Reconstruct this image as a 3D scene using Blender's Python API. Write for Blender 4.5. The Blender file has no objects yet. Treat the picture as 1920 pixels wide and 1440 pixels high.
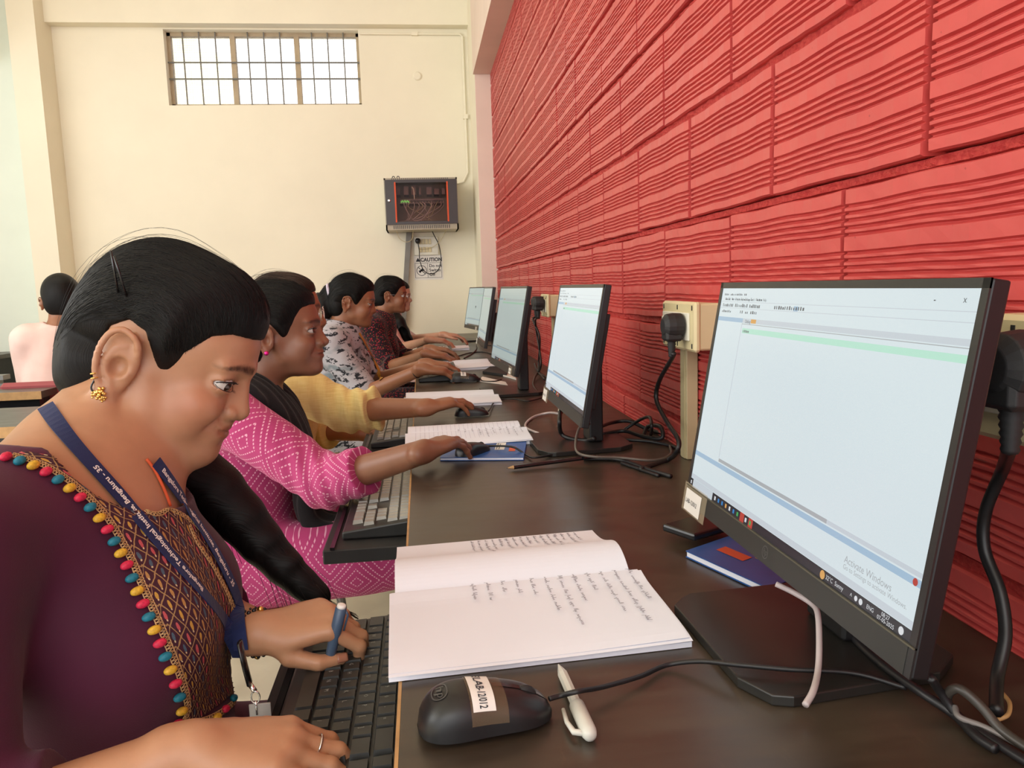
import bpy, math, random
import numpy as np
from mathutils import Vector, Matrix
from mathutils.bvhtree import BVHTree

scene = bpy.context.scene
COL = scene.collection
random.seed(7)
PI = math.pi

# ------------------------------------------------------------------ camera
FPX = 1450.0                       # focal length in pixels of the 1920 px wide frame
CZ = 1.076                         # camera height above the floor
_a = np.array([788 - 960., 541 - 720., FPX]); _t = math.tan(math.radians(1.8))
_D = -(FPX * FPX) / (_a[0] * _t + _a[1])
_dn = np.array([_t * _D, _D, FPX]); _dn /= np.linalg.norm(_dn)
_yv = _a / np.linalg.norm(_a); _xv = np.cross(_dn, _yv)
CAMM = np.array([_xv, _yv, -_dn]).T          # world -> camera (x right, y down, z forward)
cam_data = bpy.data.cameras.new('camera'); cam = bpy.data.objects.new('camera', cam_data)
COL.objects.link(cam); scene.camera = cam
cam_data.sensor_width = 36.0; cam_data.lens = 36.0 * FPX / 1920.0; cam_data.clip_start = 0.02
_R = CAMM.T
cam.matrix_world = Matrix(((_R[0][0], -_R[0][1], -_R[0][2], 0), (_R[1][0], -_R[1][1], -_R[1][2], 0),
                           (_R[2][0], -_R[2][1], -_R[2][2], CZ), (0, 0, 0, 1)))
_CP = np.array([0, 0, CZ])
def _ray(px, py): return CAMM.T @ np.array([(px - 960) / FPX, (py - 720) / FPX, 1.])
def onZ(px, py, z): d = _ray(px, py); return Vector(_CP + d * (z - CZ) / d[2])
def onY(px, py, y): d = _ray(px, py); return Vector(_CP + d * y / d[1])
def onX(px, py, x): d = _ray(px, py); return Vector(_CP + d * x / d[0])

# ------------------------------------------------------------------ light and exposure
world = bpy.data.worlds.new('world'); scene.world = world; world.use_nodes = True
bg = world.node_tree.nodes['Background']
bg.inputs[0].default_value = (0.97, 0.985, 1.0, 1); bg.inputs[1].default_value = 2.3
def area(name, loc, target, sx, sy, power, col):
    l = bpy.data.lights.new(name, 'AREA'); l.shape = 'RECTANGLE'; l.size = sx; l.size_y = sy
    l.energy = power; l.color = col
    o = bpy.data.objects.new(name, l); COL.objects.link(o); o.location = loc
    o.rotation_euler = (Vector(target) - Vector(loc)).to_track_quat('-Z', 'Y').to_euler(); return o
area('assumed_window_light_left', (-3.6, 0.6, 2.1), (0.3, 1.4, 1.2), 3.5, 1.5, 62, (1.0, 0.97, 0.90))  # added area light standing for assumed, unseen windows at the left
area('added_fill_behind', (-0.9, -2.6, 2.4), (0.0, 1.2, 0.9), 2.4, 1.4, 26, (1.0, 0.96, 0.90))  # added fill light behind the camera; no window is built there
area('added_fill_far_left', (-2.3, 3.2, 2.9), (-0.6, 5.4, 1.4), 1.6, 1.0, 22, (1.0, 0.96, 0.88))  # added fill light hung inside the room, aimed at the far wall
scene.view_settings.view_transform = 'Standard'; scene.view_settings.look = 'None'
scene.view_settings.gamma = 1; scene.view_settings.use_curve_mapping = False
scene.view_settings.exposure = -0.10

# ------------------------------------------------------------------ materials
def srgb(*c):
    c = [x / 255. for x in c]
    return tuple((x / 12.92 if x <= .04045 else ((x + .055) / 1.055) ** 2.4) for x in c) + (1,)
class NT:
    """tiny node graph helper: math on sockets"""
    def __init__(s, m): s.t = m.node_tree; s.N = s.t.nodes; s.L = s.t.links
    def n(s, typ, **kw):
        nd = s.N.new(typ)
        for k, v in kw.items(): setattr(nd, k, v)
        return nd
    def put(s, sock, v):
        if isinstance(v, bpy.types.NodeSocket): s.L.new(v, sock)
        else: sock.default_value = v
    def m(s, op, a, b=0.0, c=None):
        nd = s.n('ShaderNodeMath', operation=op); s.put(nd.inputs[0], a); s.put(nd.inputs[1], b)
        if c is not None: s.put(nd.inputs[2], c)
        return nd.outputs[0]
    def mix(s, f, a, b):
        nd = s.n('ShaderNodeMix', data_type='RGBA'); s.put(nd.inputs[0], f); s.put(nd.inputs[6], a); s.put(nd.inputs[7], b)
        return nd.outputs[2]
    def noise(s, vec=None, scale=5., detail=4., rough=.5):
        nd = s.n('ShaderNodeTexNoise'); nd.inputs['Scale'].default_value = scale
        nd.inputs['Detail'].default_value = detail; nd.inputs['Roughness'].default_value = rough
        if vec is not None: s.L.new(vec, nd.inputs['Vector'])
        return nd.outputs['Fac']
    def ramp(s, f, a, b):
        nd = s.n('ShaderNodeMapRange'); s.put(nd.inputs[0], f); nd.inputs[1].default_value = a; nd.inputs[2].default_value = b
        return nd.outputs[0]
    def sep(s, v):
        nd = s.n('ShaderNodeSeparateXYZ'); s.L.new(v, nd.inputs[0]); return nd.outputs
    def comb(s, x, y, z):
        nd = s.n('ShaderNodeCombineXYZ'); s.put(nd.inputs[0], x); s.put(nd.inputs[1], y); s.put(nd.inputs[2], z); return nd.outputs[0]
    def pos(s): return s.n('ShaderNodeTexCoord').outputs['Object']
    def uv(s): return s.n('ShaderNodeTexCoord').outputs['UV']
    def bsdf(s): return s.N['Principled BSDF']
    def bump(s, h, strength=.3, dist=.002):
        nd = s.n('ShaderNodeBump'); nd.inputs['Strength'].default_value = strength; nd.inputs['Distance'].default_value = dist
        s.put(nd.inputs['Height'], h); s.L.new(nd.outputs[0], s.bsdf().inputs['Normal'])
def mat(name, col, rough=.5, metal=0., spec=.5, vary=.08, vscale=12., bump=0., bscale=60., emis=None, estr=1., coat=0., alpha=1., trans=0., sss=0.):
    m = bpy.data.materials.new(name); m.use_nodes = True; g = NT(m); b = g.bsdf()
    b.inputs['Roughness'].default_value = rough; b.inputs['Metallic'].default_value = metal
    b.inputs['Specular IOR Level'].default_value = spec; b.inputs['Coat Weight'].default_value = coat
    b.inputs['Alpha'].default_value = alpha; b.inputs['Transmission Weight'].default_value = trans
    if sss: b.inputs['Subsurface Weight'].default_value = sss; b.inputs['Subsurface Radius'].default_value = (.012, .004, .002)
    if len(col) == 3: col = col + (1,)
    p = g.pos(); f = g.noise(p, vscale, 5, .55)
    lo = tuple(c * (1 - vary) for c in col[:3]) + (1,); hi = tuple(min(1, c * (1 + vary)) for c in col[:3]) + (1,)
    c = g.mix(g.ramp(f, .35, .65), lo, hi)
    g.put(b.inputs['Base Color'], c)
    if bump: g.bump(g.noise(p, bscale, 4, .6), bump, .002)
    if emis: b.inputs['Emission Color'].default_value = emis; b.inputs['Emission Strength'].default_value = estr
    return m
M = {}
M['cream'] = mat('cream_wall_paint', srgb(240, 233, 212), .75, vary=.02, vscale=3, bump=.06, bscale=90)
M['mint'] = mat('pale_mint_wall_paint', srgb(232, 240, 228), .7, vary=.02, vscale=3)
M['pink_plaster'] = mat('pinkish_plaster', srgb(232, 212, 198), .7, vary=.03, vscale=4, bump=.1)
M['floor'] = mat('cream_floor_tile', srgb(222, 214, 190), .3, vary=.05, vscale=8)
M['black'] = mat('black_plastic', (.012, .012, .013), .38, vary=.1)
M['blackgloss'] = mat('glossy_black_plastic', (.010, .010, .011), .2, vary=.1)
M['mattblack'] = mat('matt_black_plastic', (.016, .016, .017), .6, vary=.15, bump=.1, bscale=400)
M['bezel'] = mat('dark_grey_bezel', (.022, .022, .022), .32, vary=.1)
M['chin'] = mat('grey_monitor_chin', (.030, .031, .029), .45, vary=.05)
M['cable'] = mat('black_cable_rubber', (.012, .011, .012), .42, vary=.2)
M['grey_cable'] = mat('grey_white_cable', srgb(190, 178, 178), .5)
M['ivory'] = mat('ivory_switch_plastic', srgb(214, 200, 158), .4, vary=.04)
M['white_pl'] = mat('white_switch_plastic', srgb(226, 222, 206), .35, vary=.03)
M['trunk'] = mat('cream_trunking_plastic', srgb(190, 176, 138), .45, vary=.05)
M['paper'] = mat('white_paper', srgb(232, 234, 244), .8, vary=.015, vscale=6, bump=.04, bscale=30)
M['label'] = mat('white_sticker_paper', srgb(232, 228, 222), .6, vary=.02)
M['ink'] = mat('dark_ink', (.03, .03, .04), .8, vary=.05)
M['pencil_ink'] = mat('grey_handwriting_ink', (.16, .15, .19), .8, vary=.1)
M['bluecover'] = mat('blue_notebook_cover', srgb(38, 88, 158), .35, vary=.12, vscale=20)
M['orange'] = mat('orange_print', srgb(214, 92, 58), .5)
M['tan'] = mat('tan_edge_banding', srgb(182, 142, 92), .5, vary=.12, vscale=40)
M['steel'] = mat('grey_painted_steel', (.25, .25, .24), .4, metal=.5)
M['chrome'] = mat('chrome', (.7, .7, .7), .2, metal=1.)
M['gold'] = mat('gold_metal', (.80, .52, .16), .28, metal=1.)
M['rackdark'] = mat('dark_brown_rack_door', (.035, .025, .026), .35)
M['rackgrey'] = mat('beige_grey_rack_shell', srgb(176, 166, 146), .5)
M['rackorange'] = mat('orange_rack_trim', srgb(214, 78, 28), .5)
M['green_led'] = mat('green_status_light', (.1, .8, .1), .5, emis=(.25, 1, .2, 1), estr=.8)
M['redpl'] = mat('red_plastic', srgb(190, 60, 45), .4)
M['pen_white'] = mat('translucent_white_pen_plastic', srgb(205, 205, 196), .3, vary=.03)
M['pen_blue'] = mat('slate_blue_pen', srgb(70, 88, 112), .35)
M['kb'] = mat('black_key_plastic', (.022, .022, .021), .42, spec=.6, vary=.15, vscale=30)
M['winframe'] = mat('brown_window_frame', srgb(178, 160, 132), .6)
M['glass'] = mat('dusty_window_glass', (1, 1, 1), .05, trans=1.0, vary=.0)
M['mesh'] = mat('insect_mesh_wire', srgb(205, 205, 195), .7)

# desk top: dark brown laminate with worn smears
m = bpy.data.materials.new('dark_brown_laminate'); m.use_nodes = True; g = NT(m); b = g.bsdf(); p = g.pos()
x, y, z = g.sep(p)
f = g.noise(g.comb(g.m('MULTIPLY', x, 1.0), g.m('MULTIPLY', y, 3.5), 0.), 9, 6, .6); f2 = g.noise(p, 2.6, 3, .5)
c = g.mix(g.ramp(f, .38, .68), (.034, .024, .016, 1), (.060, .044, .029, 1))
c = g.mix(g.m('MULTIPLY', g.ramp(f2, .5, .72), .45), c, (.125, .098, .066, 1))
fs = g.noise(g.comb(g.m('MULTIPLY', x, 3.0), g.m('MULTIPLY', y, .8), 3.), 16, 7, .7)
c = g.mix(g.m('MULTIPLY', g.ramp(fs, .62, .8), .35), c, (.16, .11, .07, 1))
g.put(b.inputs['Base Color'], c); g.put(b.inputs['Roughness'], g.m('ADD', .22, g.m('MULTIPLY', f, .25)))
b.inputs['Specular IOR Level'].default_value = .8
g.bump(f, .05, .001); M['desk'] = m

# red painted ribbed blocks
m = bpy.data.materials.new('red_paint_on_ribbed_blocks'); m.use_nodes = True; g = NT(m); b = g.bsdf(); p = g.pos()
f = g.noise(p, 6, 5, .6); f2 = g.noise(p, 90, 3, .6)
c = g.mix(g.ramp(f, .3, .7), srgb(194, 70, 70), srgb(207, 82, 78))
spk = g.ramp(g.noise(p, 140, 2, .5), .735, .77)
c = g.mix(g.m('MULTIPLY', spk, .5), c, srgb(120, 20, 25))
g.put(b.inputs['Base Color'], c); b.inputs['Roughness'].default_value = .38; b.inputs['Specular IOR Level'].default_value = .6
g.bump(f2, .12, .0015); M['red'] = m
m = bpy.data.materials.new('red_paint_on_rough_mortar'); m.use_nodes = True; g = NT(m); b = g.bsdf(); p = g.pos()
f = g.noise(p, 160, 6, .7)
g.put(b.inputs['Base Color'], g.mix(g.ramp(f, .4, .7), srgb(176, 36, 38), srgb(204, 74, 64))); b.inputs['Roughness'].default_value = .6
g.bump(f, .8, .004); M['mortar'] = m

# ------------------------------------------------------------------ mesh helpers
class MB:
    def __init__(s): s.v = []; s.f = []; s.mi = []; s.uv = {}
    def face(s, idx, mi=0): s.f.append(tuple(idx)); s.mi.append(mi)
    def quadm(s, a, b, c, d, mi=0):
        n = len(s.v); s.v += [Vector(a), Vector(b), Vector(c), Vector(d)]; s.face((n, n + 1, n + 2, n + 3), mi)
    def box(s, lo, hi, mi=0, M4=None, bev=0.0):
        lo = Vector(lo); hi = Vector(hi)
        if bev > 0:
            return s.rbox(lo, hi, bev, mi, M4)
        n = len(s.v)
        for k in range(8):
            p = Vector((hi.x if k & 1 else lo.x, hi.y if k & 2 else lo.y, hi.z if k & 4 else lo.z))
            s.v.append(M4 @ p if M4 else p)
        for q in ((0, 2, 3, 1), (4, 5, 7, 6), (0, 1, 5, 4), (2, 6, 7, 3), (0, 4, 6, 2), (1, 3, 7, 5)): s.face([n + i for i in q], mi)
    def rbox(s, lo, hi, b, mi=0, M4=None):
        # box whose 12 edges are chamfered: 24 verts
        n = len(s.v); P = {}
        for k in range(8):
            sx, sy, sz = (k & 1), (k & 2) >> 1, (k & 4) >> 2
            c = [hi[0] if sx else lo[0], hi[1] if sy else lo[1], hi[2] if sz else lo[2]]
            d = [-b if sx else b, -b if sy else b, -b if sz else b]
            for ax in range(3):
                q = [c[i] + (0 if i == ax else d[i]) for i in range(3)]
                q = Vector(q); s.v.append(M4 @ q if M4 else q); P[(k, ax)] = len(s.v) - 1
        def F(l, flip):
            l = list(l);
            if flip: l.reverse()
            s.face(l, mi)
        for ax in range(3):
            a1, a2 = (ax + 1) % 3, (ax + 2) % 3
            for sd in (0, 1):
                ks = [0] * 4
                for i, (u, w) in enumerate(((0, 0), (1, 0), (1, 1), (0, 1))): ks[i] = (sd << ax) | (u << a1) | (w << a2)
                F([P[(k, ax)] for k in ks], sd == 0)
            # edges parallel to ax
            for u in (0, 1):
                for w in (0, 1):
                    k0 = (u << a1) | (w << a2); k1 = k0 | (1 << ax)
                    F([P[(k0, a1)], P[(k0, a2)], P[(k1, a2)], P[(k1, a1)]], (u ^ w) == 1)
        for k in range(8):
            par = bin(k).count('1') & 1
            F([P[(k, 0)], P[(k, 1)], P[(k, 2)]], par == 0)
    def tube(s, pts, r, seg=8, mi=0, cap=True, flat=1.0):
        pts = [Vector(p) for p in pts]; n = len(pts); R = r if hasattr(r, '__len__') else [r] * n
        up = None; base = len(s.v)
        for i, p in enumerate(pts):
            t = (pts[min(i + 1, n - 1)] - pts[max(i - 1, 0)])
            if t.length < 1e-9: t = Vector((0, 0, 1))
            t.normalize()
            if up is None:
                up = Vector((0, 0, 1)) if abs(t.z) < .9 else Vector((1, 0, 0))
            a = t.cross(up)
            if a.length < 1e-6: a = t.orthogonal()
            a.normalize(); b = a.cross(t).normalized(); up = b
            for k in range(seg):
                th = 2 * PI * k / seg
                s.v.append(p + (a * math.cos(th) + b * math.sin(th) * flat) * R[i])
        for i in range(n - 1):
            for k in range(seg):
                k2 = (k + 1) % seg
                s.face((base + i * seg + k, base + (i + 1) * seg + k, base + (i + 1) * seg + k2, base + i * seg + k2), mi)
        if cap:
            s.face([base + k for k in range(seg)], mi)
            s.face([base + (n - 1) * seg + k for k in reversed(range(seg))], mi)
    def lathe(s, prof, seg=24, mi=0, M4=None, cap=True):
        base = len(s.v); n = len(prof)
        for (r, h) in prof:
            for k in range(seg):
                th = 2 * PI * k / seg; p = Vector((r * math.cos(th), r * math.sin(th), h))
                s.v.append(M4 @ p if M4 else p)
        for i in range(n - 1):
            for k in range(seg):
                k2 = (k + 1) % seg
                s.face((base + i * seg + k, base + i * seg + k2, base + (i + 1) * seg + k2, base + (i + 1) * seg + k), mi)
        if cap:
            s.face([base + k for k in reversed(range(seg))], mi); s.face([base + (n - 1) * seg + k for k in range(seg)], mi)
    def prism(s, poly, z0, z1, mi=0, M4=None):
        # poly in xy (ccw), extruded along z
        n = len(poly); base = len(s.v)
        for z in (z0, z1):
            for p in poly:
                q = Vector((p[0], p[1], z)); s.v.append(M4 @ q if M4 else q)
        s.face([base + i for i in reversed(range(n))], mi); s.face([base + n + i for i in range(n)], mi)
        for i in range(n):
            j = (i + 1) % n; s.face((base + i, base + j, base + n + j, base + n + i), mi)
    def grid(s, fn, nu, nv, mi=0, uvs=False):
        base = len(s.v)
        for j in range(nv + 1):
            for i in range(nu + 1):
                s.v.append(Vector(fn(i / nu, j / nv)))
                if uvs: s.uv[len(s.v) - 1] = (i / nu, j / nv)
        for j in range(nv):
            for i in range(nu):
                a = base + j * (nu + 1) + i; s.face((a, a + 1, a + nu + 2, a + nu + 1), mi)
def obj(name, mb, mats, parent=None, smooth=False, bevel=0., world=True, solid=0.):
    me = bpy.data.meshes.new(name)
    off = parent_loc(parent) if (parent is not None and world) else Vector((0, 0, 0))
    me.from_pydata([tuple(Vector(p) - off) for p in mb.v], [], mb.f)
    if not isinstance(mats, (list, tuple)): mats = [mats]
    for m_ in mats: me.materials.append(M[m_] if isinstance(m_, str) else m_)
    me.polygons.foreach_set('material_index', mb.mi)
    if smooth: me.polygons.foreach_set('use_smooth', [True] * len(me.polygons))
    if mb.uv:
        ul = me.uv_layers.new(name='UVMap')
        for l in me.loops: ul.data[l.index].uv = mb.uv.get(l.vertex_index, (0, 0))
    me.update()
    o = bpy.data.objects.new(name, me); COL.objects.link(o)
    if parent is not None: o.parent = parent
    if bevel:
        b_ = o.modifiers.new('bevel', 'BEVEL'); b_.width = bevel; b_.segments = 2; b_.limit_method = 'ANGLE'; b_.angle_limit = .6
    if solid:
        b_ = o.modifiers.new('solid', 'SOLIDIFY'); b_.thickness = solid
    if smooth and bevel: pass
    return o
def parent_loc(p):
    l = Vector((0, 0, 0))
    while p is not None: l = l + p.location; p = p.parent
    return l
def thing(name, loc, label, cat, group=None, rz=0.):
    o = bpy.data.objects.new(name, None); COL.objects.link(o); o.location = loc; o.empty_display_size = .05
    o.rotation_euler = (0, 0, rz); return tag(o, label, cat, group)
def tag(o, label, cat, group=None):
    o['label'] = label; o['category'] = cat
    if group: o['group'] = group
    return o
def struct(name, mb, mats, **k): o = obj(name, mb, mats, **k); o['kind'] = 'structure'; return o
def spline(pts, n=10):
    pts = [Vector(p) for p in pts]; out = []
    P = [pts[0] * 2 - pts[1]] + pts + [pts[-1] * 2 - pts[-2]]
    for i in range(1, len(P) - 2):
        for k in range(n):
            t = k / n
            out.append(.5 * ((2 * P[i]) + (-P[i - 1] + P[i + 1]) * t + (2 * P[i - 1] - 5 * P[i] + 4 * P[i + 1] - P[i + 2]) * t * t
                       + (-P[i - 1] + 3 * P[i] - 3 * P[i + 1] + P[i + 2]) * t ** 3))
    out.append(pts[-1]); return out
def text_geo(body, size, bold=0.0, res=3, align='LEFT', shear=0.):
    """flat text as vertices and faces in the xy plane"""
    cu = bpy.data.curves.new('lettering', 'FONT'); cu.body = body; cu.size = size; cu.resolution_u = res
    cu.offset = bold; cu.align_x = align; cu.shear = shear; cu.fill_mode = 'FRONT'
    o = bpy.data.objects.new('lettering', cu); COL.objects.link(o)
    dg = bpy.context.evaluated_depsgraph_get(); me = bpy.data.meshes.new_from_object(o.evaluated_get(dg))
    V_ = [v.co.copy() for v in me.vertices]; F_ = [tuple(p.vertices) for p in me.polygons]
    bpy.data.objects.remove(o); bpy.data.curves.remove(cu); bpy.data.meshes.remove(me)
    return V_, F_
def add_text(mb, body, size, fn, mi=0, **k):
    V_, F_ = text_geo(body, size, **k); base = len(mb.v)
    for v in V_: mb.v.append(Vector(fn(v.x, v.y)))
    for f_ in F_: mb.face([base + i for i in f_], mi)
def copy_tree(o, parent=None):
    c = o.copy(); COL.objects.link(c); c.parent = parent
    for ch in [q for q in bpy.data.objects if q.parent == o]: copy_tree(ch, c)
    return c
# ================================================================== THE ROOM
XW = 0.492      # face of the red wall
FY = 5.5        # far wall
mb = MB(); mb.box((-4.6, -3, -.1), (XW + .25, FY + .2, 0)); struct('floor', mb, 'floor')
mb = MB(); mb.box((-4.6, -3, 3.35), (XW + .25, FY + .2, 3.45)); struct('ceiling', mb, 'cream')
# far wall with the window opening
wx0, wx1, wz0, wz1 = -1.585, -.335, 2.322, 2.80
mb = MB()
mb.box((-4.6, FY, 0), (wx0, FY + .2, 3.35)); mb.box((wx1, FY, 0), (XW + .25, FY + .2, 3.35))
mb.box((wx0, FY, 0), (wx1, FY + .2, wz0)); mb.box((wx0, FY, wz1), (wx1, FY + .2, 3.35))
struct('wall_far', mb, 'cream')
mb = MB(); mb.box((-2.42, FY - .09, wz1 + .01), (.395, FY, 3.0)); mb.box((-2.42, FY - .13, 3.0), (.395, FY, 3.35)); struct('trim_1', mb, 'cream')      # beam under the ceiling
mb = MB(); mb.box((-2.430, FY - .22, 0), (-2.27, FY, 3.35)); struct('trim_2', mb, 'cream')                            # left column
mb = MB(); mb.box((-4.6, FY - .02, .0), (-2.430, FY, 3.35)); struct('wall_alcove', mb, 'mint')
mb = MB(); mb.box((-3.0, 2.5, 2.56), (-2.66, FY - .02, 3.35)); struct('trim_3', mb, 'cream')                         # cross beam
# right end column and the beam along the red wall
mb = MB(); mb.box((.395, 5.0, 0), (XW + .25, FY, 3.35)); struct('trim_4', mb, 'cream')
mb = MB(); mb.box((.385, -.6, 2.385), (XW + .25, 5.0, 3.35)); struct('trim_5', mb, 'pink_plaster')
mb = MB(); mb.box((.3965, 4.993, 0), (XW + .02, 4.9999, 2.384)); struct('trim_6', mb, 'pink_plaster')
# left wall with an assumed, unseen open bay for daylight; rear left open
mb = MB(); mb.box((-4.7, -3, 0), (-4.6, FY + .2, .9)); mb.box((-4.7, 3.6, .9), (-4.6, FY + .2, 3.35)); mb.box((-4.7, -3, 2.9), (-4.6, 3.6, 3.35))
struct('wall_left', mb, 'cream')

# red wall of ribbed clay blocks
def prof_block(H):
    # (z offset, depth) pairs of the ribbed face, from bottom to top
    fl, pitch = .0140, .0090
    seq = [(0, -.004), (.002, 0)]
    z = fl; 
    for grp in range(3):
        for k in range(5):
            seq += [(z, 0.), (z + pitch * .30, -.0048), (z + pitch * .40, -.0048), (z + pitch * .62, 0.)]; z += pitch
        z += fl
    sc = H / (z + .002)
    seq += [(z, 0.), (z + .002, -.004)]
    return [(a * sc, d) for a, d in seq]
H = .189; rows = []
PR = prof_block(H - .014)
rng = random.Random(3)
V = []; F = []
zl = 1.182 - 7 * H
for r in range(-7, 8):
    z0 = 1.182 + r * H + .007
    if z0 + H < .55 or z0 > 2.5: continue
    off = .865 if (r % 2) else .719
    # even rows (r=0 is the row just above the 1.182 joint) start at .719
    k0 = int(math.floor((-.7 - off) / .3325)); k1 = int(math.ceil((5.05 - off) / .3325))
    for k in range(k0, k1 + 1):
        jw = rng.uniform(.0060, .0095); jw2 = .0075
        if r == 0 and k == 0: jw = .011
        y0 = off + k * .3325 + jw / 2 + .001; y1 = off + (k + 1) * .3325 - jw2 / 2
        y1 = min(y1, 5.0)
        if y1 - y0 < .02: continue
        ns = 14; dx = rng.uniform(-.0015, .0022); tz = rng.uniform(-.0022, .0022)
        ph = [rng.uniform(0, 6.28) for _ in range(4)]
        base = len(V); npf = len(PR) + 2
        for i in range(ns + 1):
            y = y0 + (y1 - y0) * i / ns; u = (i / ns - .5)
            wob = .0007 * math.sin(9 * u + ph[0]) + .0003 * math.sin(23 * u + ph[1]); bz = tz * u * 2
            endr = 0
            V.append((XW + .03, y, z0 + bz + wob))
            for j, (zz, d) in enumerate(PR):
                w2 = wob * (1 - j / npf) + .0009 * math.sin(12 * u + ph[2]) * (j / npf)
                V.append((XW - d + dx * u + endr + .0006 * math.sin(31 * u + j * .7 + ph[3]), y, z0 + zz + bz + w2))
            V.append((XW + .03, y, z0 + PR[-1][0] + bz))
        for i in range(ns):
            for j in range(npf - 1):
                a = base + i * npf + j; F.append((a, a + 1, a + npf + 1, a + npf))
        F.append([base + j for j in range(npf)][::-1]); F.append([base + ns * npf + j for j in range(npf)])
mb = MB(); mb.v = [Vector(p) for p in V]; mb.f = [tuple(f) for f in F]; mb.mi = [0] * len(F)
# mortar behind: finely divided rough sheet
nb = len(mb.v)
def mort(u, v):
    y = -.7 + 5.7 * u; z = .60 + 1.82 * v; dz = abs(((z - 1.182) / H + .5) % 1. - .5) * H
    return (XW + (.0095 if dz < .0085 else .0240) + rng.uniform(-.0020, .0016), y, z)
mb.grid(mort, 420, 400, 1)
struct('wall_right', mb, ['red', 'mortar'])
mb = MB(); mb.box((XW + .028, -.7, 0), (XW + .25, 5.0, 2.5)); struct('trim_7', mb, 'mortar')

# window in the far wall: glass, frame, grille, insect mesh
mb = MB()
fy = FY + .09
fr = .022
mb.box((wx0, fy - .02, wz0), (wx1, fy + .02, wz0 + fr)); mb.box((wx0, fy - .02, wz1 - fr), (wx1, fy + .02, wz1))
mb.box((wx0, fy - .02, wz0), (wx0 + fr, fy + .02, wz1)); mb.box((wx1 - fr, fy - .02, wz0), (wx1, fy + .02, wz1))
for k in (1, 2):
    xx = wx0 + (wx1 - wx0) * k / 3; mb.box((xx - .016, fy - .022, wz0), (xx + .016, fy + .022, wz1))
win = struct('window_1', mb, 'winframe')
mb = MB()
for k in range(1, 12):
    xx = wx0 + (wx1 - wx0) * k / 12
    if k % 4: mb.tube([(xx, fy - .035, wz0), (xx, fy - .035, wz1)], .0048, 6)
for zz in (wz0 + .18, wz0 + .285): mb.tube([(wx0, fy - .035, zz), (wx1, fy - .035, zz)], .0055, 6)
obj('window_grille', mb, 'steel', win)
mb = MB()
n = 84
for k in range(1, n): xx = wx0 + (wx1 - wx0) * k / n; mb.box((xx - .0005, fy, wz0), (xx + .0005, fy + .0010, wz1))
n = 32
for k in range(1, n): zz = wz0 + (wz1 - wz0) * k / n; mb.box((wx0, fy, zz - .0005), (wx1, fy + .0010, zz + .0005))
obj('insect_mesh', mb, 'mesh', win)
mb = MB(); mb.box((wx0, fy + .03, wz0), (wx1, fy + .034, wz1)); obj('window_pane', mb, 'glass', win)
# the yellowish building seen through it
mb = MB(); mb.box((-3.6, 11, 0), (-2.55, 12, 4.25)); mb.box((-3.6, 11, 4.25), (-3.0, 12, 4.7))
t = obj('neighbouring_building', mb, mat('yellow_outside_plaster', srgb(252, 244, 205), .8))
tag(t, 'pale yellow building glimpsed through the high barred window', 'building')
# conduit on the far wall
mb = MB()
mb.tube([(wx1 + .01, FY - .012, 2.775), (.30, FY - .012, 2.775), (.345, FY - .012, 2.775), (.36, FY - .012, 2.76), (.362, FY - .012, 2.0), (.362, FY - .012, 1.86), (.33, FY - .012, 1.80), (.27, FY - .012, 1.785), (.16, FY - .012, 1.79)], .0075, 8)
mb.box((.02, FY - .022, 2.764), (.06, FY, 2.787)); mb.box((.345, FY - .022, 2.22), (.378, FY, 2.25))
t = obj('wall_conduit', mb, 'cream', smooth=False); tag(t, 'cream painted pipe running from the window corner down to the network cabinet', 'pipe')
mb = MB(); mb.lathe([(.028, 0), (.028, .008), (.022, .012)], 20, 0, Matrix.Translation((.045, FY, 2.505)) @ Matrix.Rotation(PI / 2, 4, 'X'))
t = obj('junction_cover', mb, 'cream'); tag(t, 'round painted junction cover high on the cream wall', 'cover plate')

# ------------------------------------------------------------------ long desk along the red wall
DX = -.033; DZ = .75
desk = thing('computer_desk', (0.2, 2.4, 0), 'long dark brown laminate computer desk with tan edge along the red wall', 'desk')
mb = MB(); mb.box((DX + .003, -.6, DZ - .026), (XW - .001, 4.99, DZ)); mb.box((DX + .003, 4.99, DZ - .026), (.394, FY - .001, DZ))
obj('desk_top', mb, 'desk', desk)
mb = MB(); mb.box((DX, -.6, DZ - .026), (DX + .0028, FY - .001, DZ - .0002)); obj('edge_band', mb, 'tan', desk)
mb = MB()
for yy in (-.5, 1.06, 1.86, 2.6, 3.5, 4.4, 5.3): mb.box((.06, yy, 0), (XW - .03, yy + .02, DZ - .026))
mb.box((.36, -.6, .1), (.378, FY - .2, .6)); obj('desk_panel', mb, 'mattblack', desk)

# ------------------------------------------------------------------ background desks at left
for i, (y0, x1, lab) in enumerate(((5.02, -2.60, 'farthest low lab bench with dark front below the pale mint wall'), (2.95, -1.38, 'middle lab bench behind the long haired girl, black front and tan edge'),
                              (2.13, -1.02, 'nearest lab bench at the left edge, black front and tan edge'))):
    dp = .13 if i == 1 else .4
    t = thing('lab_bench', (x1 - .6, y0 + .2, 0), lab, 'desk', 'lab benches at the left')
    mb = MB(); mb.box((x1 - 1.6, y0 + .003, .725), (x1, y0 + dp, .75)); obj('bench_top', mb, 'desk', t)
    mb = MB(); mb.box((x1 - 1.6, y0, .722), (x1 + .002, y0 + .0028, .751)); obj('edge_band', mb, 'tan', t)
    mb = MB(); mb.box((x1 - 1.6, y0 + .03, .05), (x1 - .02, y0 + .06, .72)); obj('front_panel', mb, 'blackgloss', t)
    for xx in (x1 - .05, x1 - 1.55): mb = MB(); mb.box((xx, y0 + .0605, 0), (xx + .03, y0 + dp - .02, .722)); obj('side_panel', mb, 'mattblack', t)
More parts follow.
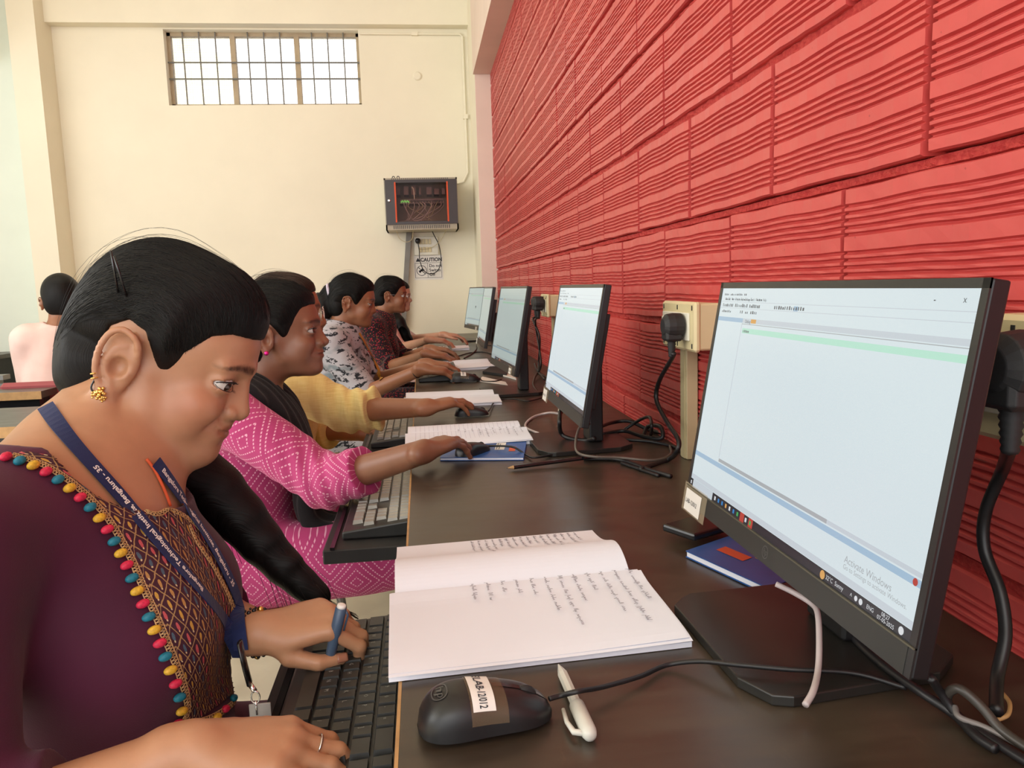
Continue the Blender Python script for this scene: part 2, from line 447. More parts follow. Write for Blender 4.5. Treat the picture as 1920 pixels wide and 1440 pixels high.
mb = MB(); mb.box((-3.1, 3.5, .745), (-1.78, 3.56, .765)); mb.box((-3.1, 3.5, .70), (-1.78, 3.52, .73))
for xx in (-3.05, -1.84): mb.box((xx, 3.5, 0), (xx + .04, 3.54, .745))
t = obj('bench_rail', mb, 'steel'); tag(t, 'pale metal rail frame beside the person in pink shirt', 'rail')

SMOKE = mat('smoked_glass', (.80, .62, .58), .02, trans=1., vary=0.); SMOKE.node_tree.nodes['Principled BSDF'].inputs['IOR'].default_value = 1.12
# ------------------------------------------------------------------ network cabinet on the far wall
rk = thing('network_cabinet', (.035, FY, 1.46), 'wall mounted network cabinet with orange trim and tangled cables behind glass', 'network cabinet')
rx0, rx1, rz0, rz1 = -.205, .272, 1.462, 1.795; ry = FY - .28
mb = MB(); mb.box((rx0, ry, rz1 - .012), (rx1, FY, rz1)); mb.box((rx0, ry, rz0), (rx1, FY, rz0 + .034)); mb.box((rx0, ry, rz0), (rx0 + .01, FY, rz1)); mb.box((rx1 - .01, ry, rz0), (rx1, FY, rz1)); mb.box((rx0, FY - .01, rz0), (rx1, FY, rz1))
for k in range(30):
    xx = rx0 + .05 + k * .0125; mb.box((xx, ry - .0015, rz0 + .006), (xx + .005, ry, rz0 + .028), 1); mb.box((xx, ry - .0015, rz1 - .009), (xx + .005, ry, rz1 - .002), 1)
obj('cabinet_shell', mb, ['rackgrey', 'rackdark'], rk)
mb = MB(); a0, a1, b0, b1 = rx0 + .066, rx1 - .062, rz0 + .052, rz1 - .032
mb.box((rx0 + .006, ry - .012, rz0 + .034), (a0, ry, rz1 - .012)); mb.box((a1, ry - .012, rz0 + .034), (rx1 - .004, ry, rz1 - .012))
mb.box((a0, ry - .012, rz0 + .034), (a1, ry, b0)); mb.box((a0, ry - .012, b1), (a1, ry, rz1 - .012))
door = obj('cabinet_door', mb, 'rackdark', rk)
for xa in (a0, a1 - .010): mb = MB(); mb.box((xa, ry - .016, b0 - .004), (xa + .010, ry - .002, b1 + .004)); obj('orange_trim', mb, 'rackorange', door)
mb = MB(); mb.lathe([(.009, 0), (.009, .004), (.004, .006)], 16, 0, Matrix.Translation((rx0 + .03, ry - .012, 1.65)) @ Matrix.Rotation(PI / 2, 4, 'X')); obj('door_lock', mb, 'chrome', door)
mb = MB(); mb.box((a0, ry - .006, b0), (a1, ry - .004, b1)); obj('door_glass', mb, SMOKE, door)
mb = MB(); mb.box((a0 + .03, ry + .05, 1.635), (a1 - .03, ry + .2, 1.665))
sw = obj('network_switch', mb, mat('dark_grey_switch_metal', (.20, .16, .16), .5), rk)
mb = MB()
for k in range(24): mb.box((a0 + .1 + k * .009, ry + .048, 1.642), (a0 + .106 + k * .009, ry + .0502, 1.657))
obj('port_row', mb, 'mattblack', sw)
mb = MB()
for k in range(7): mb.box((a0 + .038 + k * .008, ry + .0475, 1.641 + (k % 2) * .006), (a0 + .043 + k * .008, ry + .0495, 1.652 + (k % 2) * .006))
obj('status_lights', mb, 'green_led', sw)
mb = MB(); rg = random.Random(5)
for k in range(7): xx = a0 + .01 + k * .05; mb.box((xx, ry + .07, 1.695), (xx + rg.uniform(.012, .035), ry + .2, 1.695 + rg.uniform(.035, .055)))
obj('patch_panel', mb, mat('beige_panel', (.20, .15, .14), .5), rk)
for k in range(14):
    x0_ = a0 + .06 + k * .02; x1_ = a0 + rg.uniform(.02, .3)
    mb = MB(); mb.tube(spline([(x0_, ry + .04, 1.645), (x0_ + rg.uniform(-.02, .02), ry + .015, 1.61), ((x0_ + x1_) / 2, ry + .02, b0 + rg.uniform(.01, .06)), (x1_, ry + .03, b0 + .01)], 6), .0024, 5)
    obj('patch_cable', mb, mat('patch_cable_%d' % k, [(.5, .45, .42), (.3, .25, .24), (.45, .42, .25)][k % 3], .5), rk)
mb = MB(); mb.tube(spline([(a0 + .115, ry + .03, 1.74), (a0 + .125, ry + .01, 1.72), (a0 + .128, ry + .02, 1.66)], 6), .0035, 6); obj('patch_cable', mb, 'white_pl', rk)
mb = MB()
for x_ in (rx0 + .055, rx0 + .085): mb.tube(spline([(x_, ry + .02, rz1), (x_ + .004, ry + .02, rz1 + .012), (x_ + .014, ry + .02, rz1 + .012), (x_ + .018, ry + .02, rz1)], 4), .003, 5)
obj('lifting_loop', mb, 'rackdark', rk)
# leaning trunking below it, wall switch board, caution notice
mb = MB(); a = onY(757, 440, FY - .08); b_ = onY(742, 640, FY - .05)
a = Vector((-.058, FY - .03, 1.46)); b_ = Vector((-.13, FY - .03, .80))
Mx = Matrix.Translation((a + b_) / 2) @ (a - b_).to_track_quat('Z', 'Y').to_matrix().to_4x4(); hl = (a - b_).length / 2
mb.box((-.021, -.015, -hl), (.021, .02, hl), 0, Mx)
t = obj('cable_trunking', mb, mat('grey_trunking', (.20, .19, .17), .5)); tag(t, 'grey cable trunking slanting down the cream wall from the network cabinet', 'cable trunking')
sb = thing('switch_board', (.08, FY, 1.33), 'white switch board with a black plug under the network cabinet', 'switch board')
x0, x1, z0, z1 = -.030, .138, 1.305, 1.432
mb = MB(); mb.box((x0, FY - .02, z0), (x1, FY - .002, z1), bev=.003); obj('back_plate', mb, 'white_pl', sb)
for k in range(4):
    mb = MB(); mb.box((x0 + .035 + k * .022, FY - .026, z0 + .075), (x0 + .053 + k * .022, FY - .02, z0 + .110), bev=.001); obj('switch', mb, 'ivory', sb)
    mb = MB(); mb.box((x0 + .035 + k * .022, FY - .026, z0 + .02), (x0 + .053 + k * .022, FY - .02, z0 + .055), bev=.001); obj('switch', mb, 'ivory', sb)
pg = thing('power_plug', (-.002, FY - .03, 1.40), 'black plug pushed into the white switch board under the network cabinet', 'plug')
mb = MB(); mb.lathe([(.010, 0), (.019, .004), (.019, .03), (.010, .04)], 14, 0, Matrix.Translation((-.002, FY - .03, 1.402)) @ Matrix.Rotation(PI / 2, 4, 'X')); obj('plug_body', mb, 'black', pg, smooth=True)
mb = MB(); mb.tube(spline([(-.002, FY - .06, 1.39), (.005, FY - .05, 1.34), (.006, FY - .04, 1.27), (.03, FY - .035, 1.2), (.075, FY - .035, 1.175), (.13, FY - .035, 1.20), (.152, FY - .035, 1.28), (.142, FY - .04, 1.37), (.11, FY - .06, 1.44), (.10, FY - .08, 1.462)], 8), .0034, 6); obj('plug_cord', mb, 'cable', pg, smooth=True)
mb = MB(); mb.tube(spline([(-.14, ry + .06, 1.462), (-.12, ry + .1, 1.41), (-.075, ry + .12, 1.39), (-.04, ry + .12, 1.41), (-.03, ry + .1, 1.462)], 8), .002, 6)
mb.tube(spline([(.19, ry + .1, 1.462), (.155, ry + .18, 1.40), (.1, FY - .04, 1.36), (.03, FY - .03, 1.345), (.0, FY - .03, 1.35)], 8), .002, 6)
t = obj('hanging_cable', mb, 'ivory', smooth=True); tag(t, 'thin pale cable ends looping below the network cabinet', 'cable')
mb = MB(); cx0, cx1, cz0, cz1 = -.035, .165, 1.135, 1.305; yy = FY - .0022
mb.box((cx0, FY - .002, cz0), (cx1, FY - .0002, cz1))
nt = obj('caution_notice', mb, 'label'); tag(nt, 'white paper CAUTION notice taped on the cream wall below the switch board', 'notice')
mb = MB()
def fl(x, z): return (x, yy - .0006, z)
def line(x0, z0, x1, z1, w=.0022):
    d = Vector((x1 - x0, z1 - z0)).normalized(); n_ = Vector((-d.y, d.x)) * w / 2
    mb.quadm(fl(x0 - n_.x, z0 - n_.y), fl(x1 - n_.x, z1 - n_.y), fl(x1 + n_.x, z1 + n_.y), fl(x0 + n_.x, z0 + n_.y))
add_text(mb, 'CAUTION', .036, lambda x, y: fl(.010 + x * .92, 1.262 + y), bold=.0012)
mb.quadm(fl(-.022, 1.262), fl(.008, 1.262), fl(-.006, 1.288), fl(-.008, 1.288))
for l in ((-.028, 1.252, .155, 1.252), (-.028, 1.150, .155, 1.150), (-.028, 1.150, -.028, 1.252), (.155, 1.150, .155, 1.252), (.058, 1.150, .058, 1.252)): line(*l)
for k in range(24):
    a0_ = 2 * PI * k / 24; a1_ = 2 * PI * (k + 1) / 24; c_ = (.016, 1.20)
    line(c_[0] + .034 * math.cos(a0_), c_[1] + .034 * math.sin(a0_), c_[0] + .034 * math.cos(a1_), c_[1] + .034 * math.sin(a1_), .004)
line(-.006, 1.222, .038, 1.178, .005); line(-.004, 1.195, .034, 1.205, .010); line(.002, 1.185, .022, 1.215, .008)
for i, s_ in enumerate(('Do not', 'Switch', 'Off')): add_text(mb, s_, .030, lambda x, y: fl(.068 + x, 1.222 - i * .030 + y), bold=.0005)
obj('notice_lettering', mb, 'ink', nt)
# ================================================================== THINGS ON THE DESK
def emis(name, col, s=1.0):
    m = bpy.data.materials.new(name); m.use_nodes = True; b = m.node_tree.nodes['Principled BSDF']
    b.inputs['Base Color'].default_value = (.02, .02, .02, 1); b.inputs['Roughness'].default_value = .25
    b.inputs['Emission Color'].default_value = col; b.inputs['Emission Strength'].default_value = s; return m
SCR = [emis('screen_white', srgb(221, 235, 240), .92), emis('screen_band_green', srgb(188, 236, 216), .92), emis('screen_blue_grey', srgb(166, 196, 220), .92),
       emis('screen_line_grey', srgb(176, 182, 186), .9), emis('screen_taskbar', srgb(24, 28, 40), .8), emis('screen_text_dark', srgb(90, 96, 104), .8),
       emis('screen_pale', srgb(206, 216, 224), .9), emis('screen_orange', srgb(224, 168, 90), .9), emis('screen_icon_blue', srgb(40, 130, 200), .9),
       emis('screen_icon_red', srgb(190, 60, 50), .9), emis('screen_icon_green', srgb(60, 170, 90), .9), emis('screen_text_white', srgb(225, 228, 232), .9)]
SCRD = [emis('dim_' + m_.name, tuple(c * k_ for c, k_ in zip(m_.node_tree.nodes['Principled BSDF'].inputs['Emission Color'].default_value[:3], (.56, .62, .58))) + (1,), .85) for m_ in SCR]
MW, MH = .430, .256; BZ = .0065; CHN = .021      # monitor size, bezel, chin
def make_monitor(x, yc, label, detail=2, dim=False, w=MW, h=MH, tilt=10.3, yaw=0., zb=.822, sticker='left', group='monitors along the red wall', mirror_text=None, sc_h=None):
    """screen plane faces -x ; u runs from the far edge (+y) to the near edge (-y), v up"""
    t = thing('computer_monitor', (x + .10, yc - .015, DZ), label, 'monitor', group)
    ta = math.radians(tilt)
    R_ = Matrix.Translation((x, yc, zb)) @ Matrix.Rotation(math.radians(yaw), 4, 'Z') @ Matrix.Rotation(ta, 4, 'Y')
    # local frame: X = depth (away from viewer), Y = along, Z = up the screen
    def L(u, v, d=0.): return R_ @ Vector((d, w / 2 - u, v))
    S_ = SCRD if dim else SCR
    u0, u1, v0, v1 = BZ, w - BZ, CHN, h - BZ
    mb = MB()
    mb.box((.0012, -w / 2, 0), (.014, w / 2, h), 0, R_)
    mb.box((.014, -w / 2 + .04, .03), (.030, w / 2 - .04, h - .05), 0, R_)
    case = obj('monitor_case', mb, 'black', t, bevel=.0015)
    mb = MB()      # front frame
    for (a0, a1, b0, b1) in ((0, w, h - BZ, h), (0, u0, 0, h), (u1, w, 0, h)):
        mb.box((0, w / 2 - a1, b0), (.0014, w / 2 - a0, b1), 0, R_)
    obj('front_bezel', mb, 'bezel', t)
    mb = MB(); mb.box((-.0004, w / 2 - u1, 0), (.0014, w / 2 - u0, v0 - .0008), 0, R_)
    mb.box((-.0012, -w / 2, v0 - .0012), (.0014, w / 2, v0), 1, R_)
    chin = obj('bottom_bezel', mb, ['chin', mat('olive_trim_line', (.09, .085, .06), .4) if detail > 1 else 'chin'], t)
    # screen with its windows
    mb = MB()
    def rect(a0, b0, a1, b1, mi, d=.0):   # fractions of the screen
        A0, A1 = u0 + (u1 - u0) * a0, u0 + (u1 - u0) * a1; B0, B1 = v0 + (v1 - v0) * b0, v0 + (v1 - v0) * b1
        dd = .0008 - .00012 * d
        mb.quadm(L(A0, B0, dd), L(A0, B1, dd), L(A1, B1, dd), L(A1, B0, dd), mi)
    rect(0, 0, 1, 1, 0)
    lw = .0025
    rect(0, .935, 1, .935 + lw, 6, 1); rect(0, .905, 1, .905 + lw, 6, 1)
    rect(0, .842, .165, .862, 2, 1); rect(.165, .842, 1, .862, 6, 1)
    rect(.165, .835, 1, .838, 3, 2); rect(.172, .795, .998, .818, 1, 1)
    rect(.162, .205, .166, .84, 6, 1)
    rect(.165, .188, .71, .203, 3, 2); rect(.71, .188, 1, .203, 6, 2); rect(0, .16, 1, .182, 2, 1); rect(0, .062, 1, .063, 6, 1); rect(0, .040, 1, .062, 6, 1)
    rect(.215, .843, .245, .861, 7, 2)
    TB = .038; rect(0, 0, 1, TB, 4, 2)
    rect(.02, 0, .165, TB, 6, 3)
    for k, ci in enumerate((11, 8, 8, 7, 11, 8, 10, 9, 11, 10)):
        a = .18 + k * .024
        if k in (7, 9): rect(a - .005, 0, a + .018, TB, 9, 3)
        rect(a, .010, a + .009, .028, ci, 4)
    rect(.003, .010, .010, .027, 11, 4)
    if detail > 0:
        rr = random.Random(11)
        def dots(a, b, n, step, hh, mi):
            for k in range(n):
                if rr.random() < .13: continue
                ww = step * rr.uniform(.35, .7); rect(a + k * step, b, a + k * step + ww, b + hh * rr.uniform(.6, 1), mi, 2)
        dots(.02, .966, 18, .008, .010, 5); dots(.02, .944, 22, .011, .008, 5); dots(.02, .912, 26, .009, .016, 5)
        dots(.33, .912, 14, .0105, .016, 5); dots(.02, .884, 8, .009, .012, 5); dots(.14, .884, 10, .0105, .014, 5)
        rect(.425, .908, .445, .928, 2, 1)
        dots(.178, .799, 5, .0075, .014, 5); dots(0.02, .026, 8, .011, .01, 5)
    screen = obj('screen', mb, S_, t)
    if detail > 1:
        W_, H_ = u1 - u0, v1 - v0
        def T(s_, size, a, b, mi, d=4, **k):
            mbt = MB(); add_text(mbt, s_, size, lambda X, Y: L(u0 + W_ * a + X, v0 + H_ * b + Y, .0008 - .00012 * d), 0, **k)
            obj('screen_lettering', mbt, [SCR[5], SCR[11], SCR[3]][mi], screen)
        T('Activate Windows', .0078, .790, .104, 2); T('Go to Settings to activate Windows.', .0052, .790, .083, 2)
        T('32°C  Sunny', .0050, .742, .013, 1); T('ENG', .0044, .878, .013, 1); T('08:27', .0042, .920, .022, 1); T('07-05-2025', .0042, .910, .006, 1)
        T('^', .006, .826, .008, 1); T('x', .0065, .965, .960, 0); T('-', .008, .895, .957, 0); T('Debug', .005, .182, .842, 0)
        T('File  Edit  View  Project  Flash  Debug  Tools  Window  Help', .0042, .03, .943, 0)
        def rect2(a, b, r, mi):
            mb = MB(); c0 = (u0 + W_ * a, v0 + H_ * b); n = 16; base = len(mb.v)
            for k in range(n): mb.v.append(L(c0[0] + r * math.cos(2 * PI * k / n), c0[1] + r * math.sin(2 * PI * k / n), .0003))
            mb.face([base + k for k in range(n)], 0); obj('tray_icon', mb, [SCR[7], SCR[11], SCR[9]][mi], screen)
        rect2(.730, .019, .0036, 0); rect2(.975, .019, .0028, 1); rect2(.845, .019, .0020, 1); rect2(.860, .019, .0023, 1)
        rect2(.985, .171, .0026, 2)
        # round maker emblem
        mb = MB(); cc = (w / 2, .0105); n = 28
        for k in range(n):
            a0, a1 = 2 * PI * k / n, 2 * PI * (k + 1) / n
            mb.quadm(*[L(cc[0] + r_ * math.cos(a_), cc[1] + r_ * math.sin(a_), -.0006) for r_, a_ in ((.0052, a0), (.0052, a1), (.0060, a1), (.0060, a0))])
        add_text(mb, 'hp', .0085, lambda X, Y: L(cc[0] - .0042 + X, cc[1] - .0022 + Y, -.0007), shear=.3)
        obj('maker_emblem', mb, mat('grey_emblem', (.10, .10, .10), .3), chin)
    # small sticker at a lower corner
    mb = MB()
    if sticker == 'left': a0, a1, b0, b1 = .004, .052, -.008, .017
    else: a0, a1, b0, b1 = w - .085, w - .05, .002, .018
    mb.quadm(L(a0, b0, -.0016), L(a0, b1, -.0016), L(a1, b1, -.0016), L(a1, b0, -.0016), 0)
    mb.quadm(L(a0 - .008, b0 - .002, -.001), L(a0 - .008, b1 + .006, -.001), L(a1 + .014, b1 + .006, -.001), L(a1 + .014, b0 - .002, -.001), 1)
    add_text(mb, 'LAB-12/012', .0072, lambda X, Y: L(a0 + .003 + X, (b0 + b1) / 2 - .003 + Y, -.0019), 2)
    obj('asset_sticker', mb, ['label', mat('clear_tape_%s' % t.name, srgb(190, 176, 150), .25, alpha=.45, vary=0.), 'ink'], chin)
    # stand
    xs = x + .052
    mb = MB(); mb.box((xs, yc - .045, DZ + .010), (xs + .028, yc + .02, zb + .14)); mb.box((x + .03, yc - .05, zb + .07), (xs + .02, yc + .04, zb + .14))
    obj('stand_neck', mb, 'black', t, bevel=.003)
    mb = MB(); pts = [(x - .052, yc + .075), (x - .064, yc + .06), (x - .060, yc - .085), (x - .045, yc - .115), (x - .03, yc - .12), (x + .10, yc - .105), (x + .13, yc - .08), (x + .13, yc + .075), (x + .10, yc + .095), (x - .04, yc + .085)]
    mb.prism(pts[::-1][::1], DZ + .0005, DZ + .0095)
    obj('stand_base', mb, mat('worn_black_base_%s' % t.name, (.020, .019, .017), .36, vary=.25, vscale=10), t, bevel=.0012)
    return t
make_monitor(.298, .6455, 'nearest and largest monitor at right, showing a mostly white code window', 2, w=.424, h=.257, tilt=9.9, zb=.8188)
make_monitor(.272, 1.542, 'second monitor from the camera with a bright bluish screen', 1)
make_monitor(.235, 2.355, 'third monitor from the camera, its greenish screen reflecting a face', 0, dim=True, sticker='right', yaw=4.)
make_monitor(.250, 3.40, 'fourth monitor, a thin sliver hidden behind the greenish third monitor', 0, dim=True)
make_monitor(.296, 4.73, 'farthest small monitor against the cream end wall', 0, dim=True, sticker='right', yaw=8.)

# ------------------------------------------------------------------ socket boxes with trunking
def socket_box(y0, y1, z0, z1, label, trunk_y=None, plugs=1, ny=None, dep=.05, tr_w=.04):
    t = thing('socket_box', (XW, (y0 + y1) / 2, z0), label, 'socket box', 'socket boxes on the red wall')
    xf = XW - dep
    mb = MB(); mb.box((xf + .010, y0 + .003, z0 + .003), (XW - .0005, y1 - .003, z1 - .003), bev=.003); mb.box((xf, y0, z0), (xf + .012, y1, z1), bev=.004); obj('box_shell', mb, 'ivory', t)
    w = y1 - y0; h = z1 - z0; a0, a1, b0, b1 = y0 + w * .12, y1 - w * .08, z0 + h * .22, z1 - h * .22
    mb = MB(); mb.box((xf - .004, a0, b0), (xf, a1, b1), bev=.001); pl = obj('switch_plate', mb, 'white_pl', t)
    for k in range(4):
        ya = a1 - .006 - (k + 1) * w * .115
        mb = MB(); q = [(xf - .004, b0 + .012), (xf - .0095, b0 + .016), (xf - .005, b1 - .006), (xf - .004, b1 - .006)]
        mb.box((xf - .0085, ya, b0 + .012), (xf - .004, ya + w * .10, b1 - .008), bev=.0015); obj('rocker_switch', mb, 'white_pl', pl)
    mb = MB()
    for yy in (y0 + w * .07, y0 + w * .5, y1 - w * .06):
        for zz in (z0 + h * .12, z1 - h * .12): mb.box((xf - .0006, yy - .002, zz - .004), (xf + .0005, yy + .002, zz + .004))
    obj('screw_slot', mb, 'mattblack', t)
    if trunk_y is not None:
        mb = MB(); mb.box((XW - .022, trunk_y, DZ + .0005), (XW - .001, trunk_y + tr_w, z0 + .002), bev=.001)
        mb.box((XW - .0235, trunk_y + tr_w * .25, DZ + .001), (XW - .022, trunk_y + tr_w * .75, z0))
        tr = obj('wall_trunking', mb, 'trunk'); tag(tr, {1.340: 'cream plastic trunking strip below the socket box next to the second monitor', 2.76: 'trunking strip below the socket box with two hanging plugs', .468: 'cream trunking strip with printed lettering at the right picture edge'}[trunk_y], 'cable trunking', 'trunking strips on the red wall')
        return t, tr
    return t, None
def plug(name, x, y, z, label, cord, s=1., r=.0036, cat='plug', up=False):
    t = thing(name, (x, y, z), label, cat)
    mb = MB()
    Mx = Matrix.Translation((x, y, z)) @ Matrix.Rotation(-PI / 2, 4, 'Y')
    mb.lathe([(.012 * s, 0), (.0215 * s, .003), (.0225 * s, .018 * s), (.021 * s, .030 * s), (.013 * s, .036 * s)], 20, 0, Mx)
    mb.box((x - .034 * s, y - .016 * s, z - .026 * s), (x - .004 * s, y + .016 * s, z + .004 * s), bev=.004)
    obj('plug_body', mb, 'mattblack', t, smooth=False, bevel=.001)
    mb = MB(); p0 = Vector((x - .020 * s, y, z - .024 * s)); n = 12
    pts = [p0 + Vector((0, 0, -.030 * s)) * (k / n) for k in range(n + 1)]
    mb.tube(pts, [(.0085 - .003 * k / n) * s * (1 if k % 2 else .82) for k in range(n + 1)], 10); obj('strain_relief', mb, 'mattblack', t, smooth=True)
    mb = MB(); mb.tube(spline([pts[-1] + Vector((0, 0, .004))] + cord, 12), r, 8); obj('power_cord', mb, 'cable', t, smooth=True)
    return t
socket_box(1.222, 1.392, .957, 1.040, 'cream socket box between the nearest and second monitors, one large black plug in it', 1.340, tr_w=.036)
socket_box(2.71, 2.86, .960, 1.042, 'cream socket box partly behind the second monitor, two black plugs hanging from it', 2.76, tr_w=.036)
mb = MB()
xw = XW - .02
socket_box(.432, .590, .950, 1.044, 'cream socket box at the right picture edge behind the nearest monitor, big plug in it', .468, dep=.07, tr_w=.040)
D = DZ + .004
plug('power_plug', XW - .054, 1.268, 1.000, 'black three pin plug in the socket box beside the second monitor', [onX(1262, 668, XW - .07), onX(1236, 715, XW - .06), onX(1231, 750, XW - .06), onX(1250, 790, XW - .06), onX(1272, 825, XW - .06),
      onX(1268, 848, XW - .065), onZ(1252, 862, D), onZ(1200, 880, D)], .98, .0042)
plug('power_plug', XW - .078, .472, 1.012, 'big black plug hanging behind the right edge of the nearest monitor', [onX(1880, 880, XW - .06), onX(1848, 960, XW - .055), onX(1846, 1030, XW - .055), onX(1875, 1110, XW - .055), onX(1885, 1190, XW - .06), onX(1870, 1270, XW - .075), onZ(1868, 1335, D + .01)], 1.1, .0048)
for dy, lab in ((0, 'left of two black plugs hanging beside the third monitor'), (.055, 'right of two black plugs hanging beside the third monitor')):
    plug('power_plug', XW - .056, 2.80 - dy, 1.012, lab, [(XW - .09, 2.79 - dy, .95), (XW - .075, 2.745 + dy, .89), (XW - .075, 2.78 - dy, .80), (XW - .08, 2.76, DZ + .01)], 1.05, .0036)
# lettering printed up the nearest trunking
mb = MB()
yy0 = .4775
add_text(mb, 'AKM DUCTS', .0125, lambda X, Y: (XW - .0240, yy0 - .003 + Y, .895 - X), bold=.0002)
add_text(mb, 'Casing & Capping  IS', .0055, lambda X, Y: (XW - .0240, yy0 - .001 + Y, .812 - X))
tr = [o for o in bpy.data.objects if o.name.startswith('wall_trunking')][-1]
pr = obj('printed_lettering', mb, 'ink', None); pr.parent = tr

# ------------------------------------------------------------------ loose cables
def cable(pts, r, label, m_='cable', n=10, cat='cable', group=None, name='cable'):
    mb = MB(); mb.tube(spline(pts, n), r, 8); o = obj(name, mb, m_, smooth=True); return tag(o, label, cat, group)
Zd = DZ
cable([onZ(1600, 1195, Zd + .012), onZ(1630, 1225, Zd + .012), onZ(1675, 1262, Zd + .012), onZ(1730, 1300, Zd + .012), onZ(1790, 1340, Zd + .006), onZ(1830, 1380, Zd + .005), onZ(1868, 1405, Zd + .005)], .0036, 'black cable running from under the nearest monitor to the bottom right corner')
cable([onZ(1745, 1270, Zd + .035), onZ(1765, 1300, Zd + .02), onZ(1800, 1345, Zd + .006), onZ(1880, 1400, Zd + .006), onZ(1960, 1450, Zd + .006)], .0034, 'black cable dropping behind the right edge of the nearest monitor')
cable([onZ(1775, 1325, Zd + .005), onZ(1778, 1300, Zd + .02), onZ(1800, 1292, Zd + .028), onZ(1840, 1325, Zd + .02), onZ(1880, 1370, Zd + .010), onZ(1960, 1425, Zd + .006)], .0036, 'looped dusty black cable at the lower right corner', mat('dusty_black_cable', (.05, .043, .036), .4))
cable([onZ(1790, 1325, Zd + .012), onZ(1800, 1345, Zd + .010), onZ(1850, 1365, Zd + .008), onZ(1925, 1405, Zd + .005)], .0022, 'thin grey cable in the tangle at the lower right', mat('thin_grey_cable', (.18, .16, .15), .4))
cable([onZ(1870, 1350, Zd + .003), onZ(1890, 1340, Zd + .006), onZ(1893, 1318, Zd + .008), onZ(1880, 1300, Zd + .004)], .0016, 'thin tan wire end curling near the right edge', 'tan')
# pale ribbon hanging from the nearest monitor over its base
cable([onZ(1455, 1095, Zd + .055), onZ(1490, 1112, Zd + .05), onZ(1522, 1132, Zd + .046), onZ(1533, 1150, Zd + .044), onZ(1536, 1200, Zd + .03), onZ(1534, 1255, Zd + .017), onZ(1525, 1295, Zd + .0155), onZ(1510, 1322, Zd + .0115)], .0026, 'pale grey flat cable hanging in front of the nearest monitor stand', 'grey_cable')
# second monitor tangle
cable([onZ(1015, 815, Zd + .003), onZ(985, 800, Zd + .003), onZ(1000, 782, Zd + .004), onZ(1030, 774, Zd + .012), onZ(1050, 776, Zd + .04)], .0030, 'pale pinkish cable curling left of the second monitor', 'grey_cable')
cable([onZ(1051, 770, Zd + .065), onZ(1049, 790, Zd + .05), onZ(1052, 812, Zd + .022), onZ(1068, 822, Zd + .012), onZ(1100, 826, Zd + .010), onZ(1115, 822, Zd + .02)], .0045, 'thick black video cable with metal plug below the second monitor')
mb = MB(); mb.tube([onZ(1052, 758, Zd + .075), onZ(1051, 773, Zd + .062)], .0058, 10); t = obj('cable_connector', mb, 'chrome'); tag(t, 'shiny metal cable plug under the lower left corner of the second monitor', 'connector')
cable([onZ(1125, 800, Zd + .03), onZ(1150, 792, Zd + .02), onZ(1180, 790, Zd + .02), onZ(1215, 805, Zd + .006), onZ(1252, 815, Zd + .004)], .0042, 'black cable arcing behind the second monitor toward the red wall')
cable([onZ(1128, 815, Zd + .008), onZ(1170, 808, Zd + .012), onZ(1205, 818, Zd + .008), onZ(1240, 822, Zd + .01), onZ(1238, 800, Zd + .03), onZ(1215, 800, Zd + .02), onZ(1206, 818, Zd + .004)], .0044, 'looped black cable between the second monitor and the socket box')
cable([onZ(1125, 822, Zd + .006), onZ(1180, 825, Zd + .006), onZ(1220, 828, Zd + .005), onZ(1258, 836, Zd + .004), onZ(1278, 846, Zd + .004)], .0036, 'black cable lying flat right of the second monitor stand')
cable([onZ(1165, 810, Zd + .006), onZ(1195, 790, Zd + .03), onZ(1217, 782, Zd + .05), onZ(1222, 800, Zd + .04), onZ(1220, 815, Zd + .01)], .0034, 'black cable standing up in a bend against the red wall')
cable([onZ(1105, 795, Zd + .06), onZ(1088, 800, Zd + .05), onZ(1080, 825, Zd + .03), onZ(1083, 848, Zd + .018), onZ(1110, 856, Zd + .016), onZ(1160, 858, Zd + .012), onZ(1225, 863, Zd + .006), onZ(1257, 852, Zd + .004), onZ(1256, 835, Zd + .004)], .0026, 'grey brown cable looping over the base of the second monitor', mat('worn_grey_cable', (.12, .10, .085), .4))
cable([onZ(1095, 860, Zd + .004), onZ(1160, 862, Zd + .004), onZ(1215, 880, Zd + .004), onZ(1258, 893, Zd + .004)], .0040, 'black cable on the desk in front of the second monitor base')
cable([onZ(1165, 868, Zd + .003), onZ(1200, 880, Zd + .003), onZ(1235, 892, Zd + .003)], .0030, 'short black cable beside the second monitor base')
cable([onZ(1010, 738, Zd + .005), onZ(1000, 720, Zd + .01), onZ(1008, 700, Zd + .015), onZ(1022, 712, Zd + .01)], .004, 'black cable behind the third monitor')
cable([onZ(1003, 682, Zd + .02), onZ(1008, 695, Zd + .012), onZ(1020, 705, Zd + .008), onZ(1040, 716, Zd + .004)], .0045, 'black cable bundle dropping beside the third monitor')
for a in (([(858, 668), (880, 662), (905, 660), (925, 664)], 'thin black cable crossing the desk before the far keyboards'), ([(870, 672), (885, 663), (893, 655), (893, 648)], 'short dark wire curl left of the greenish monitor'),
          ([(895, 640), (905, 646), (922, 648)], 'thin cable beside the farthest monitor')):
    cable([onZ(px, py, Zd + .004) for px, py in a[0]], .003, a[1])

